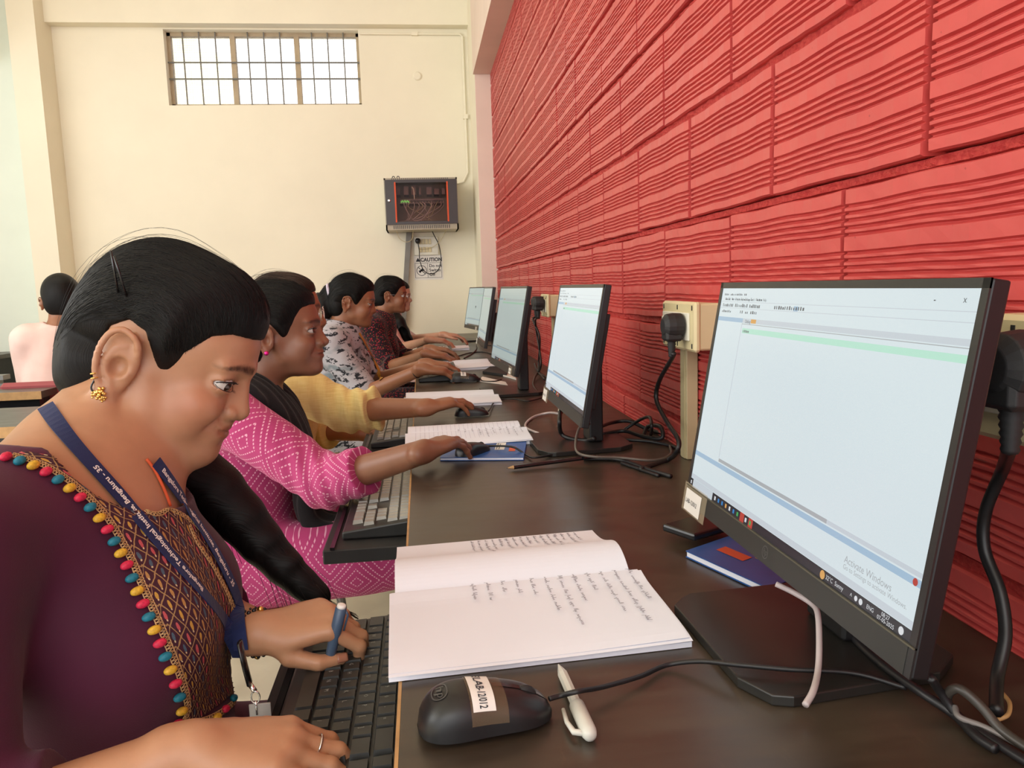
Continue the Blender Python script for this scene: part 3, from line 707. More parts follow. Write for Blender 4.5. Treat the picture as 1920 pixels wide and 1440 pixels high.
# ------------------------------------------------------------------ mice
def mouse(x, y, rz, label, s=1., lbl=False, cord=None, group='computer mice'):
    """nose toward +x locally"""
    t = thing('computer_mouse', (x, y, DZ), label, 'mouse', group, rz)
    L_, W_, H_ = .104 * s, .058 * s, .0335 * s
    def P(u, v):
        # u along length 0..1 (tail to nose), v around 0..1 (left base over the top to right base)
        xx = (u - .5) * L_; e = abs(2 * u - 1)
        hw = W_ / 2 * (1 - e ** 3.2) ** .42 * (1.02 - .10 * math.sin(PI * u) ** 2 - .14 * u) if e < 1 else 0
        hh = H_ * max(0, (1 - e ** 2.6)) ** .5 * (1.10 - .52 * u)
        a = PI * v; c = math.cos(a); s_ = math.sin(a)
        return Vector((xx, hw * math.copysign(abs(c) ** .7, c), .004 + hh * abs(s_) ** .62))
    mb = MB(); mb.grid(lambda a, b: P(.002 + .996 * a, b), 40, 24); mb.grid(lambda a, b: Vector((P(.002 + .996 * a, 0).x, P(.002 + .996 * a, 0).y * (1 - 2 * b), .004)), 40, 2)
    obj('mouse_shell', mb, 'black', t, smooth=True, world=False)
    mb = MB(); mb.grid(lambda a, b: P(.55 + .43 * a, .485 + .03 * b) + Vector((0, 0, .0005)), 20, 2); obj('button_seam', mb, 'blackgloss', t, smooth=True, world=False)
    wc = P(.80, .5); mb = MB(); mb.lathe([(.003, -.003), (.0085, -.0026), (.0095, 0), (.0085, .0026), (.003, .003)], 20, 0, Matrix.Translation(wc + Vector((0, 0, -.0065))) @ Matrix.Rotation(PI / 2, 4, 'X'))
    obj('scroll_wheel', mb, 'mattblack', t, smooth=True, world=False)
    mb = MB()
    for k in range(22):
        for r0 in (.0046,):
            pass
    if lbl:
        mb = MB(); up = Vector((0, 0, .0012))
        mb.grid(lambda a, b: P(.36 + .27 * a, .18 + .77 * b) + Vector((0, 0, .0007)), 16, 20); obj('clear_tape', mb, mat('clear_tape', srgb(150, 128, 100), .12, alpha=.28, vary=.1), t, smooth=True, world=False)
        mb = MB(); mb.grid(lambda a, b: P(.375 + .165 * a, .26 + .58 * b) + up, 10, 20); st = obj('asset_sticker', mb, 'label', t, smooth=True, world=False)
        mb = MB()
        # text runs across the mouse, from far (+y) to near (-y)
        tl = .052
        def tf(X, Y): return P(.415 + Y / L_ * .95, .12 + .62 * X / tl) + Vector((0, 0, .0017))
        V_, F_ = text_geo('ECE/LAB-12/012', .0085, bold=.00012); mxx = max(v.x for v in V_); base = len(mb.v)
        # letters upright when read from the nose side
        for v in V_: mb.v.append(P(.46 - (.0035 - v.y) / L_ * 1.0, .285 + .53 * (v.x / mxx)) + Vector((0, 0, .0017)))
        for f_ in F_: mb.face([base + i for i in f_])
        obj('sticker_lettering', mb, 'ink', st, world=False)
        mb = MB(); c0 = (.17, .5); n = 26
        for k in range(n):
            q = []
            for r_, a_ in ((.0052, k), (.0052, k + 1), (.0060, k + 1), (.0060, k)):
                aa = 2 * PI * a_ / n; q.append(P(c0[0] + r_ * math.cos(aa) / L_, .5 + r_ * math.sin(aa) / (W_ * 1.1)) + Vector((-.0004, 0, .0006)))
            mb.quadm(*q)
        V_, F_ = text_geo('hp', .0085, shear=.3); base = len(mb.v)
        for v in V_: mb.v.append(P(c0[0] - (.002 - v.y) / L_, .5 + (v.x - .0042) / (W_ * 1.2)) + Vector((-.0004, 0, .0007)))
        for f_ in F_: mb.face([base + i for i in f_])
        obj('maker_emblem', mb, mat('dark_grey_print', (.07, .07, .07), .3), t, world=False)
    if cord:
        c_, s_ = math.cos(rz), math.sin(rz); n0 = Vector((x + c_ * L_ * .49, y + s_ * L_ * .49, DZ + .012))
        mb = MB(); mb.tube(spline([n0] + cord, 12), .0021, 8); o = obj('mouse_cord', mb, 'cable', None, smooth=True)
        o.parent = t; o.matrix_parent_inverse = (Matrix.Translation(t.location) @ Matrix.Rotation(rz, 4, 'Z')).inverted()
    return t
mouse(.034, .544, math.radians(7), 'black mouse with white lab sticker on the desk edge nearest the camera', .98, True,
      [onZ(1052, 1304, D + .008), onZ(1085, 1296, D + .013), onZ(1130, 1288, D + .006), onZ(1200, 1268, D + .002), onZ(1250, 1247, D), onZ(1310, 1240, D + .006), onZ(1380, 1246, D + .012), onZ(1480, 1255, D + .012), onZ(1600, 1262, D + .010), onZ(1700, 1290, D + .004)])
mouse(onZ(887, 838, .768).x, onZ(887, 838, .768).y, math.atan2(onZ(893, 838, .768).y - onZ(794, 847, .790).y, onZ(893, 838, .768).x - onZ(794, 847, .790).x), 'black mouse under the hand of the woman in the pink kurta', .84, False,
      [onZ(960, 838, D + .012), onZ(985, 852, D), onZ(1002, 858, D + .002), onZ(1040, 852, D)])
mouse(onZ(884, 768, .768).x, onZ(884, 768, .768).y, 0, 'black mouse under the hand of the woman in the yellow top', .84, False,
      [onZ(930, 752, D), onZ(960, 748, D), onZ(990, 752, D), onZ(1020, 745, D)])
mouse(.138, 2.66, 0, 'black mouse with a white sticker in front of the greenish monitor', 1.05, True, [onZ(905, 714, D), onZ(925, 715, D), onZ(940, 712, D)])

# ------------------------------------------------------------------ keyboards
def keyboard(x0, y0, z, label, letters=False, rz=0., w=.44, d=.150, group='keyboards', tilt=0.03, kmat='kb', tray=True):
    """user side at -x (x0 = front edge), runs along +y from y0; long axis along y. left side of the keyboard is +y"""
    t = thing('keyboard', (x0 + d / 2, y0 + w / 2, z), label, 'keyboard', group, rz)
    def K(u, v, h=0.):   # u along width from the user's left(+y) .. right(-y), v from user toward desk
        return Vector((-d / 2 + v, w / 2 - u, .008 + v * tilt * 3 + h))
    mb = MB(); n = len(mb.v)
    T_ = [K(0, 0, .006), K(w, 0, .006), K(w, d, .010), K(0, d, .010)]; B_ = [Vector((p.x, p.y, .0005)) for p in T_]
    mb.v += T_ + B_
    for q in ((0, 3, 2, 1), (4, 5, 6, 7), (0, 1, 5, 4), (1, 2, 6, 5), (2, 3, 7, 6), (3, 0, 4, 7)): mb.face([n + i for i in q])
    obj('keyboard_case', mb, 'kb', t, world=False, bevel=.003)
    rows = [[1.25, 1.25, 1.25, 6.25, 1.25, 1.25, 1.25, 1.25, .2, 1, 1, 1, .2, 2, 1], [2.25] + [1] * 10 + [2.75, .2, -1, 1, -1, .2, 1, 1, 1, 1], [1.75] + [1] * 11 + [2.25, .2, -3, .2, 1, 1, 1, -1],
            [1.5] + [1] * 12 + [1.5, .2, 1, 1, 1, .2, 1, 1, 1, 1], [1] * 13 + [2, .2, 1, 1, 1, .2, 1, 1, 1, 1], [1, -.6, 1, 1, 1, 1, -.4, 1, 1, 1, 1, -.4, 1, 1, 1, 1, .2, 1, 1, 1]]
    unit = (w - .020) / 22.6; kp = (d - .028) / 6.15; mb = MB(); caps = []
    for r, row in enumerate(rows):
        u = .010; v0 = .014 + r * kp + (kp * .15 if r == 5 else 0)
        for k in row:
            if abs(k) < .3 or k < 0: u += abs(k) * unit; continue
            a0, a1 = u + .0009, u + k * unit - .0009; c0, c1 = v0 + .0009, v0 + kp - .0009; hgt = .0075
            lo = [K(a0, c0, .006), K(a1, c0, .006), K(a1, c1, .006), K(a0, c1, .006)]
            e = .0018; hi = [K(a0 + e, c0 + e, .006 + hgt), K(a1 - e, c0 + e, .006 + hgt), K(a1 - e, c1 - e * .5, .006 + hgt * .9), K(a0 + e, c1 - e * .5, .006 + hgt * .9)]
            n = len(mb.v); mb.v += lo + hi
            mb.face([n + 4, n + 7, n + 6, n + 5])
            for i in range(4): j = (i + 1) % 4; mb.face([n + i, n + 4 + i, n + 4 + j, n + j])
            caps.append((a0, c0, k, r)); u += k * unit
    ko = obj('key_caps', mb, kmat, t, world=False); ko['kind'] = 'stuff'
    if letters:
        mb = MB(); LET = {4: '`1234567890-=', 3: ' QWERTYUIOP[]', 2: " ASDFGHJKL;'", 1: ' ZXCVBNM,./'}; cnt = {}
        for a0, c0, k, r in caps:
            i = cnt.get(r, 0); cnt[r] = i + 1
            if r in LET and i < len(LET[r]) and LET[r][i] != ' ':
                V_, F_ = text_geo(LET[r][i], .0062, res=1); base = len(mb.v)
                for v in V_: mb.v.append(K(a0 + .004 + v.x, c0 + .0065 + v.y, .0139))
                for f_ in F_: mb.face([base + q for q in f_])
        obj('key_legends', mb, mat('pale_key_print', (.30, .31, .29), .5), ko, world=False)
    return t
keyboard(-.152, .46, .664, 'black keyboard on the pulled out tray under the hands of the nearest girl', True)
kb2m = mat('glossy_keys_painted_sheen', (.36, .35, .31), .25, vary=.1)  # black keys coloured pale: their bright reflection is painted into the base colour
keyboard(-.148, 1.27, .664, 'black keyboard with keys coloured pale as painted sheen on the tray of the woman in pink', False, kmat=kb2m)
keyboard(-.148, 2.02, .664, 'keyboard under the forearm of the woman in the yellow top', False, kmat=kb2m)
keyboard(-.02, 2.70, DZ, 'keyboard on the desk under the hands of the girl in grey printed shirt', False, kmat=kb2m, w=.40, d=.14)
keyboard(.00, 3.58, DZ, 'far keyboard on the desk under the hands of the woman in floral top', False, kmat=kb2m, w=.40, d=.14)
def tray(y0, y1, label, clip=False):
    t = thing('keyboard_tray', (-.05, (y0 + y1) / 2, .64), label, 'keyboard tray', 'keyboard trays under the desk edge')
    mb = MB(); mb.box((-.175, y0, .640), (.15, y1, .6635), bev=.002); obj('tray_board', mb, 'mattblack', t)
    mb = MB(); mb.box((-.163, y0, .6635), (-.156, y1, .668)); obj('front_lip', mb, 'blackgloss', t)
    for yy in (y0 - .012, y1 + .002):
        mb = MB(); mb.box((-.03, yy, .645), (.16, yy + .010, .724)); obj('slide_rail', mb, 'mattblack', t)
    return t
tray(.30, .945, 'black keyboard tray pulled out before the nearest girl'); tray(1.225, 1.74, 'black keyboard tray pulled out before the woman in pink'); tray(2.0, 2.48, 'black keyboard tray pulled out before the woman in yellow')

# ------------------------------------------------------------------ notebooks
def scribble(mb, fn, x0, y0, length, h, rg, mi=0, w=.0005):
    """joined up handwriting stroke: fn(x, y) -> point, runs along +x"""
    x = x0; end = x0 + length; word = 0; pts = []
    def flush():
        nonlocal pts
        if len(pts) > 2:
            for i in range(len(pts) - 1):
                a, b = Vector((pts[i][0], pts[i][1])), Vector((pts[i + 1][0], pts[i + 1][1])); d = b - a
                if d.length < 1e-6: continue
                n_ = Vector((-d.y, d.x)).normalized() * w / 2
                mb.quadm(fn(*(a - n_)), fn(*(b - n_)), fn(*(b + n_)), fn(*(a + n_)), mi)
        pts = []
    while x < end:
        wl = rg.uniform(.5, 1.6) * h * 3.5; xe = min(end, x + wl); up = False
        while x < xe:
            tall = rg.random() < .22; yy = rg.uniform(.35, .6) * h if up else 0
            if tall and up: yy = h * 1.1
            if tall and not up and rg.random() < .4: yy = -h * .5
            pts.append((x, y0 + yy + rg.uniform(-.1, .1) * h)); x += h * rg.uniform(.16, .36); up = not up
        flush(); x += h * rg.uniform(.6, 1.0)
def open_notebook(name_lbl, corner, ex, ey, wid, p1, p2, thick, seed, lines_a=0, lines_b=0, ruled=False, hump=.02, group='open notebooks'):
    """corner = near left; pages lie side by side along ey (first p1 then p2), text width along ex"""
    corner = Vector(corner); ex = Vector(ex).normalized(); ey = Vector(ey).normalized(); rg = random.Random(seed)
    t = thing('open_notebook', corner + ex * wid / 2 + ey * p1, name_lbl, 'notebook', group)
    def hgt(v, lay=0):       # v metres along ey
        if v < p1: q = v / p1; return thick * (1 - lay) + .0035 * math.exp(-((v - p1) / .02) ** 2) - .003 * math.exp(-(v - 0) / .02) * (1 - lay)
        q = (v - p1) / p2; return thick * (.9 - .7 * q) * (1 - lay) + hump * math.exp(-((v - p1 - .050) / .055) ** 2) * (1 - lay * .6) * (1 - math.exp(-(v - p1) / .012))
    def page(u, v, lay=0, lift=0.): return corner + ex * u + ey * v + Vector((0, 0, max(.0008, hgt(v, lay)) + lift))
    rnd = .012
    def sheet(v0, v1, lay, lift=0., inset=0.):
        def fn(a, b):
            v = v0 + (v1 - v0) * b; u = inset * .3 + (wid - inset) * a
            return page(u, v, lay, lift)
        return fn
    # page blocks as closed solids
    for nm, v0, v1, ins in (('right_page_block', 0, p1, .0), ('left_page_block', p1, p1 + p2, .012)):
        mb = MB(); nu, nv = 16, 30
        top = sheet(v0 + .0002, v1 - .0002, 0, 0, ins); mb.grid(top, nu, nv)
        base = len(mb.v); mb.grid(lambda a, b: Vector((top(a, b).x, top(a, b).y, corner.z + .0006)), nu, nv)
        for i in range(nu):
            for (r0, fl_) in ((0, 0), (nv, 1)):
                a = r0 * (nu + 1) + i; q = (a, a + 1, base + a + 1, base + a); mb.face(q if fl_ == 0 else q[::-1])
        for j in range(nv):
            for (c0, fl_) in ((0, 1), (nu, 0)):
                a = j * (nu + 1) + c0; b_ = a + nu + 1; q = (a, b_, base + b_, base + a); mb.face(q if fl_ == 0 else q[::-1])
        blk = obj(nm, mb, 'paper', t, smooth=False)
        if nm[0] == 'r':
            # a few loose leaves a little askew, lifting at the corner
            for k, (sk, lf) in enumerate(((.006, .0026), (-.004, .0016), (.009, .0036))):
                mb = MB(); mb.grid(lambda a, b: page((wid - .001 * k) * a + sk * b * .5, (p1 - .001) * b + .002 * k - .003, 0, .0004 + lf * (.35 + .65 * max(0, a - .6) / .4) * (1 - b) ** 1.5), 14, 14)
                obj('loose_leaf', mb, 'paper', t, solid=.0002)
    mb = MB()
    if ruled:
        for k in range(24):
            for (v0, v1) in ((.006, p1 - .006), (p1 + .01, p1 + p2 - .006)):
                u = wid * (.08 + .88 * k / 24); nn = 14
                for i in range(nn):
                    va, vb = v0 + (v1 - v0) * i / nn, v0 + (v1 - v0) * (i + 1) / nn
                    mb.quadm(page(u, va, 0, .001), page(u + .0005, va, 0, .001), page(u + .0005, vb, 0, .001), page(u, vb, 0, .001))
        obj('ruled_lines', mb, mat('ruling_%d' % seed, srgb(190, 186, 205), .8), t)
    mb = MB()
    if lines_b:      # writing on the first page; baseline runs along -ey, rows step along -ex
        for k in range(lines_b):
            u = wid * (.95 - .058 * k); 
            ln = [.55, .9, .72, .3, .5, .86, .6, .28, .22, .2, .3, .25][k % 12] * (p1 - .03)
            scribble(mb, lambda X, Y: page(u + Y, p1 - .006 - X, 0, .0042), 0, 0, ln, .0042, rg)
    if lines_a:
        for k in range(lines_a):
            u = (wid - .01) * (.90 - .035 * k)
            ln = rg.uniform(.15, .62) * p2
            scribble(mb, lambda X, Y: page(u + Y, p1 + p2 - .006 - X, 0, .0009), 0, 0, ln, .0036, rg)
    if len(mb.v): obj('handwriting', mb, 'pencil_ink', t)
    return t
ex = Vector((1, .06, 0)); ey = Vector((-.02, 1, 0))
open_notebook('big open notebook with handwriting beside the nearest keyboard', (-.041, .618, DZ), ex, ey, .268, .165, .175, .0085, 4, 16, 12, hump=.020)
open_notebook('ruled open notebook beneath the forearm of the woman in pink', (-.045, 1.545, DZ), (1, .03, 0), (0, 1, 0), .262, .13, .13, .010, 9, 0, 10, ruled=True, hump=.012)
open_notebook('open notebook beneath the forearm of the woman in yellow', (-.06, 2.12, DZ), (1, -.06, 0), (0, 1, 0), .27, .13, .15, .009, 12, 0, 0, hump=.014)
open_notebook('open notebook lying left of the greenish third monitor', (.095, 3.03, DZ), (1, .12, 0), (-.1, 1, 0), .20, .14, .17, .012, 13, 0, 0, hump=.016)
open_notebook('small open white book near the far wall end of the desk', (.07, 4.02, DZ), (1, 0, 0), (0, 1, 0), .17, .12, .14, .012, 14, 0, 0, hump=.006)
def closed_book(lbl, P0, P1, P2_, P3, th, m_, nm='closed_notebook', marks=True):
    """corner order: near left, near right, far right, far left on the desk"""
    c0 = (P0 + P1 + P2_ + P3) / 4; c0.z = DZ
    t = thing(nm, c0, lbl, 'notebook', None); Q = [P0, P1, P2_, P3]
    def sl(z0, z1, ins, nmm, mm):
        mb = MB(); q = [p + (c0 - p) * ins for p in Q]; mb.prism([(p.x, p.y) for p in q], z0, z1); return obj(nmm, mb, mm, t)
    sl(DZ + .0008, DZ + .002, 0, 'back_cover', m_); sl(DZ + .002, DZ + th - .001, .015, 'page_block', 'paper'); cv = sl(DZ + th - .001, DZ + th, 0, 'front_cover', m_)
    if marks:
        def uv(a, b): return (P0 * (1 - a) * (1 - b) + P1 * a * (1 - b) + P2_ * a * b + P3 * (1 - a) * b)
        def at(a, b): q = uv(a, b); q.z = DZ + th + .0004; return q
        mb = MB(); mb.quadm(at(.62, .38), at(.74, .38), at(.74, .78), at(.62, .78), 0); mb.quadm(at(.80, .30), at(.88, .30), at(.88, .55), at(.80, .55), 1)
        mb.quadm(at(.635, .42), at(.645, .42), at(.645, .74), at(.635, .74), 2); mb.quadm(at(.665, .42), at(.675, .42), at(.675, .70), at(.665, .70), 2)
        obj('cover_print', mb, ['label', 'orange', 'ink'], cv)
    return t
Zb = DZ + .004
closed_book('blue notebook under the mouse of the woman in pink', onZ(825, 861, Zb), onZ(982, 860, Zb), onZ(988, 826, Zb), onZ(850, 826, Zb), .007, 'bluecover')
# blue notebook behind the nearest monitor
P0 = onZ(1286, 1040, Zb); P1 = onZ(1442, 1112, Zb); Pd = onZ(1350, 1018, Zb) - P0; Pd = Pd * 2.3
t = closed_book('blue notebook lying half hidden behind the nearest monitor', P0, P1, P1 + Pd, P0 + Pd, .009, 'bluecover', marks=False)
mb = MB()
def at2(a, b): q = P0 + (P1 - P0) * a + Pd * b; q.z = DZ + .0095; return q
mb.quadm(at2(.17, .22), at2(.50, .22), at2(.50, .34), at2(.17, .34), 1); mb.quadm(at2(.52, .35), at2(.95, .35), at2(.95, .46), at2(.52, .46), 0)
o = obj('cover_print', mb, ['tan', 'orange'], None); o.parent = t; o.matrix_parent_inverse = Matrix.Translation(t.location).inverted()
ph = thing('black_phone', onZ(1330, 1016, DZ), 'black slim phone lying behind the blue notebook by the nearest monitor', 'phone')
a = onZ(1302, 1032, DZ); b_ = onZ(1400, 1002, DZ); d_ = (b_ - a); d_.z = 0; nrm = Vector((-d_.y, d_.x, 0)).normalized() * .055
mb = MB(); mb.prism([tuple(a)[:2], tuple(b_)[:2], tuple(b_ + nrm)[:2], tuple(a + nrm)[:2]], DZ + .0102, DZ + .020); obj('phone_body', mb, 'blackgloss', ph, bevel=.003)
# papers and folded cover in the middle distance
mb = MB(); q = [onZ(*p, DZ + .002) for p in ((893, 714), (952, 722), (948, 716), (905, 706))]; mb.prism([tuple(p)[:2] for p in q], DZ + .001, DZ + .002)
t = obj('paper_sheet', mb, 'label'); tag(t, 'loose white paper slip beside the mouse before the greenish monitor', 'paper')
mb = MB(); q = [onZ(*p, DZ + .002) for p in ((925, 700), (968, 712), (962, 702), (938, 696))]; mb.prism([tuple(p)[:2] for p in q], DZ + .001, DZ + .006)
t = obj('paper_sheet', mb, 'label'); tag(t, 'thin white booklet under the lower left corner of the greenish monitor', 'paper')
mb = MB(); q = [onZ(*p, DZ + .002) for p in ((905, 700), (950, 706), (955, 692), (920, 690))]; mb.prism([tuple(p)[:2] for p in q], DZ + .001, DZ + .010)
t = obj('dark_folder', mb, 'mattblack'); tag(t, 'dark folder lying behind the greenish monitor', 'folder')

# ------------------------------------------------------------------ pens and pencil
def pen(a, b_, r, label, m_body, m_cap, clip=True, name='pen'):
    a = Vector(a); b_ = Vector(b_); d = (b_ - a).normalized(); Ln = (b_ - a).length
    t = thing(name, (a + b_) / 2, label, 'pen'); Mx = Matrix.Translation(a) @ d.to_track_quat('Z', 'Y').to_matrix().to_4x4()
    mb = MB(); mb.lathe([(.0006, 0), (.0012, .003), (r * .55, .010), (r * .85, .018), (r * .85, Ln * .62)], 8, 0, Mx); obj('pen_barrel', mb, m_body, t, smooth=False)
    mb = MB(); mb.lathe([(r * .9, Ln * .60), (r * 1.15, Ln * .61), (r * 1.15, Ln * .94), (r * .9, Ln * .985), (r * .4, Ln)], 16, 0, Mx); cap_ = obj('pen_cap', mb, m_cap, t, smooth=True)
    if clip:
        side = d.cross(Vector((0, 0, 1))).normalized()
        mb = MB(); mb.tube([a + d * Ln * .95 + side * r * .5, a + d * Ln * .92 + side * r * 2.0, a + d * Ln * .80 + side * r * 2.4, a + d * Ln * .64 + side * r * 2.2], [r * .5, r * .45, r * .35, r * .3], 8); obj('pen_clip', mb, m_cap, t, smooth=True)
    return t
pa = onZ(1047, 1246, DZ + .006); pb = onZ(1108, 1382, DZ + .006)
pen(pa, pb, .0052, 'translucent white ballpoint pen on the desk right of the nearest mouse', 'pen_white', 'pen_white')
pc = onZ(950, 878, DZ + .005); pd = onZ(1145, 852, DZ + .012)
t = thing('pencil', (pc + pd) / 2, 'black pencil pointing left in front of the second monitor base', 'pencil')
d = (pd - pc).normalized(); Mx = Matrix.Translation(pc) @ d.to_track_quat('Z', 'Y').to_matrix().to_4x4(); Ln = .17
mb = MB(); mb.lathe([(.0038, .013), (.0038, Ln)], 6, 0, Mx); obj('pencil_barrel', mb, 'blackgloss', t)
mb = MB(); mb.lathe([(.0008, .002), (.0036, .0128)], 10, 0, Mx); mb2 = MB(); mb2.lathe([(.0002, -.001), (.001, .003)], 8, 0, Mx)
obj('sharpened_wood', mb, 'tan', t); obj('pencil_lead', mb2, 'black', t)
# ------------------------------------------------------------------ skin, cloth and hair materials
def skin_mat(name, col, rough=.42):
    m = bpy.data.materials.new(name); m.use_nodes = True; g = NT(m); b = g.bsdf(); p = g.pos()
    a = g.n('ShaderNodeAttribute', attribute_name='tint')
    f = g.noise(p, 28, 5, .6)
    base = g.mix(g.ramp(f, .3, .7), tuple(c * .93 for c in col[:3]) + (1,), tuple(min(1, c * 1.07) for c in col[:3]) + (1,))
    mx = g.n('ShaderNodeMix', data_type='RGBA', blend_type='MULTIPLY'); mx.inputs[0].default_value = 1
    g.L.new(base, mx.inputs[6]); g.L.new(a.outputs['Color'], mx.inputs[7]); g.L.new(mx.outputs[2], b.inputs['Base Color'])
    b.inputs['Roughness'].default_value = rough; b.inputs['Specular IOR Level'].default_value = .5
    b.inputs['Subsurface Weight'].default_value = .12; b.inputs['Subsurface Radius'].default_value = (.009, .003, .0015); b.inputs['Subsurface Scale'].default_value = 1.
    g.bump(g.noise(p, 900, 3, .6), .10, .0004); return m
def hair_mat(name, col=(.0075, .0065, .006), rough=.38, sc=(5, 5, 5)):
    m = bpy.data.materials.new(name); m.use_nodes = True; g = NT(m); b = g.bsdf()
    u = g.sep(g.uv()); v = g.comb(g.m('MULTIPLY', u[0], 420.), g.m('MULTIPLY', u[1], 5.), 0.)
    f = g.noise(v, 1., 4, .6)
    g.put(b.inputs['Base Color'], g.mix(g.ramp(f, .35, .7), tuple(c * .6 for c in col) + (1,), tuple(c * 1.7 for c in col) + (1,)))
    b.inputs['Roughness'].default_value = rough; b.inputs['Specular IOR Level'].default_value = .2
    g.bump(f, .45, .0025); return m
M['hair'] = hair_mat('black_hair', (.0055, .005, .0048), .45); M['hair_brown'] = hair_mat('dark_brown_hair', (.022, .013, .009), .45)
M['strand'] = mat('hair_strand_black', (.006, .0055, .005), .45, spec=.3, vary=.3)
M['strand_brown'] = mat('hair_strand_brown', (.05, .028, .018), .45, vary=.3)
M['sclera'] = mat('eye_white', srgb(206, 197, 190), .12, vary=.02, coat=.6); M['iris'] = mat('dark_brown_iris', (.030, .014, .008), .1, coat=1.)
M['lash'] = mat('black_lash', (.006, .005, .005), .5)
M['nail'] = mat('pale_nail', srgb(160, 108, 86), .22)
# ------------------------------------------------------------------ head
class Head:
    """origin between the ears at eye height; x forward, y to the person's left, z up; metres, scaled by s"""
    def __init__(s, pos, fwd, up, sc=1., ear=1, open_=.0052, gaze=(0, 0), prof=None):
        s.p = np.array(pos, float); s.R = frame(fwd, up); s.s = sc; s.ear = ear; s.open = open_; s.gaze = gaze; s.pr = prof or {}
    def W(s, p): return s.p + s.R @ (np.array(p, float) * s.s)
    def loc(s, P): return ((P - s.p.astype(np.float32)) @ s.R.astype(np.float32)) / s.s
    def e(s, c, r, rot=None):
        R = s.R if rot is None else s.R @ np.array(rot)
        return ellipsoid(s.W(c), np.array(r) * s.s, R)
    def c(s, a, b, ra, rb): return capsule(s.W(a), s.W(b), ra * s.s, rb * s.s)
    def build(s, S, ears=True):
        q = s.s; e, c = s.e, s.c; g = s.pr.get
        nl = g('nose', 0.); chin = g('chin', 0.); lip = g('lip', 0.); fh = g('forehead', 0.); ch = g('cheek', 1.); jw = g('jaw', 1.)
        S.add(e((-.012, 0, .030), (.092, .073, .080)))
        S.add(e((.036 + fh, 0, .036), (.064, .064, .062)), .02 * q)              # forehead
        S.add(e((.036, 0, -.028), (.056, .058, .062)), .02 * q)                 # mid face
        S.add(e((.042, 0, -.068), (.050, .049, .042)), .015 * q)                # mouth block
        for y in (1, -1):
            S.add(c((.016, .048 * y * jw, -.060), (.066, .017 * y, -.094), .020 * jw, .018 * jw), .022 * q * jw)
            S.add(c((-.002, .054 * y, -.025), (.014, .049 * y * jw, -.060), .017 * jw, .018 * jw), .022 * q * jw)
            S.add(e((.050, .040 * y, -.052), (.026 * ch, .019 * ch, .024 * ch)), .02 * q)
        S.add(e((.079 + chin, 0, -.094), (.019, .022, .018)), .018 * q)         # chin
        S.add(e((.036, 0, -.090), (.048, .038 * jw, .022 * jw)), .02 * q)
        for y in (1, -1):
            S.add(e((.062, .036 * y, -.034), (.027 * ch, .023 * ch, .021 * ch)), .016 * q)     # cheek
            S.add(c((.093, .006 * y, .021), (.078, .044 * y, .020), .0095, .008), .012 * q)    # brow
        for y in (1, -1): S.sub(e((.108, .032 * y, .000), (.018, .017, .0125)), .012 * q)
        S.add(c((.086, 0, .020), (.096, 0, -.034), .0095, .0150), .006 * q)      # side walls of the nose
        S.add(c((.082, 0, .000), (.086, 0, -.034), .0120, .0200), .008 * q)
        for y in (1, -1): S.add(e((.0785, .0345 * y, .000), (.0168, .0180, .0150)), .005 * q)   # lids
        for y in (1, -1): S.sub(e((.0900, .0385 * y, -.0010), (.0215, .0172, s.open)), .0006 * q)
        for y in (1, -1): S.sub(c((.0965, .020 * y, .0085), (.0880, .0500 * y, .0070), .0016, .0014), .0035 * q)   # lid crease
        # nose
        S.add(c((.0925, 0, .012), (.1030 + nl * .6, 0, -.020), .0068, .0080), .007 * q)
        S.add(e((.1050 + nl, 0, -.0310), (.0118, .0118, .0105)), .006 * q)
        for y in (1, -1):
            S.add(e((.0950 + nl * .5, .0145 * y, -.0350), (.0120, .0092, .0098)), .0030 * q)
            S.sub(c((.096 + nl * .5, .0072 * y, -.0475), (.106 + nl * .7, .0060 * y, -.0428), .0030, .0026), .0025 * q)
            pass
        # mouth
        S.add(e((.078, 0, -.063), (.0225, .032, .024)), .012 * q)
        S.add(e((.0930 + lip, 0, -.0560), (.0080, .0240, .0050)), .004 * q)
        S.add(e((.0920 + lip, 0, -.0665), (.0088, .0215, .0060)), .004 * q)
        pass
        S.sub(e((.1035, 0, -.0490), (.0040, .0030, .0060)), .003 * q)            # philtrum
        S.sub(e((.108, 0, -.0775), (.0085, .0180, .0040)), .007 * q)            # under lip
        def surf(y, z):
            xs = np.linspace(.125, .04, 120); P = np.array([s.W((x_, y, z)) for x_ in xs], np.float32); d = S.ev(P); k = np.nonzero(d < 0)[0]
            return xs[k[0]] if len(k) else .08
        sm_ = g('smile', 0.); zl = -.0608
        for y in (1, -1):
            pts = [(surf(a * y, zl + sm_ * max(0, (a - .014) / .020) ** 1.6) - .0004, a * y, zl + sm_ * max(0, (a - .014) / .020) ** 1.6) for a in (.0, .008, .016, .022, .027, .031, .034 + sm_ * .4)]
            for i in range(len(pts) - 1): S.sub(c(pts[i], pts[i + 1], .0015 - .00012 * i, .0014 - .00012 * i), .0022 * q)
            pts = [(surf(a * y, z_) - .0002, a * y, z_) for a, z_ in ((.0215, -.0265), (.0245, -.0330), (.0240, -.0410))]
            for i in range(len(pts) - 1): S.sub(c(pts[i], pts[i + 1], .0016, .0016), .0035 * q)
            pts = [(surf(a * y, z_) - .0002, a * y, z_) for a, z_ in ((.0265, -.0400), (.0330, -.0480), (.0385, -.0570))]
            for i in range(len(pts) - 1): S.sub(c(pts[i], pts[i + 1], .0012, .0010), .006 * q)
        if ears:
            for y in (1, -1): s.build_ear(S, y)
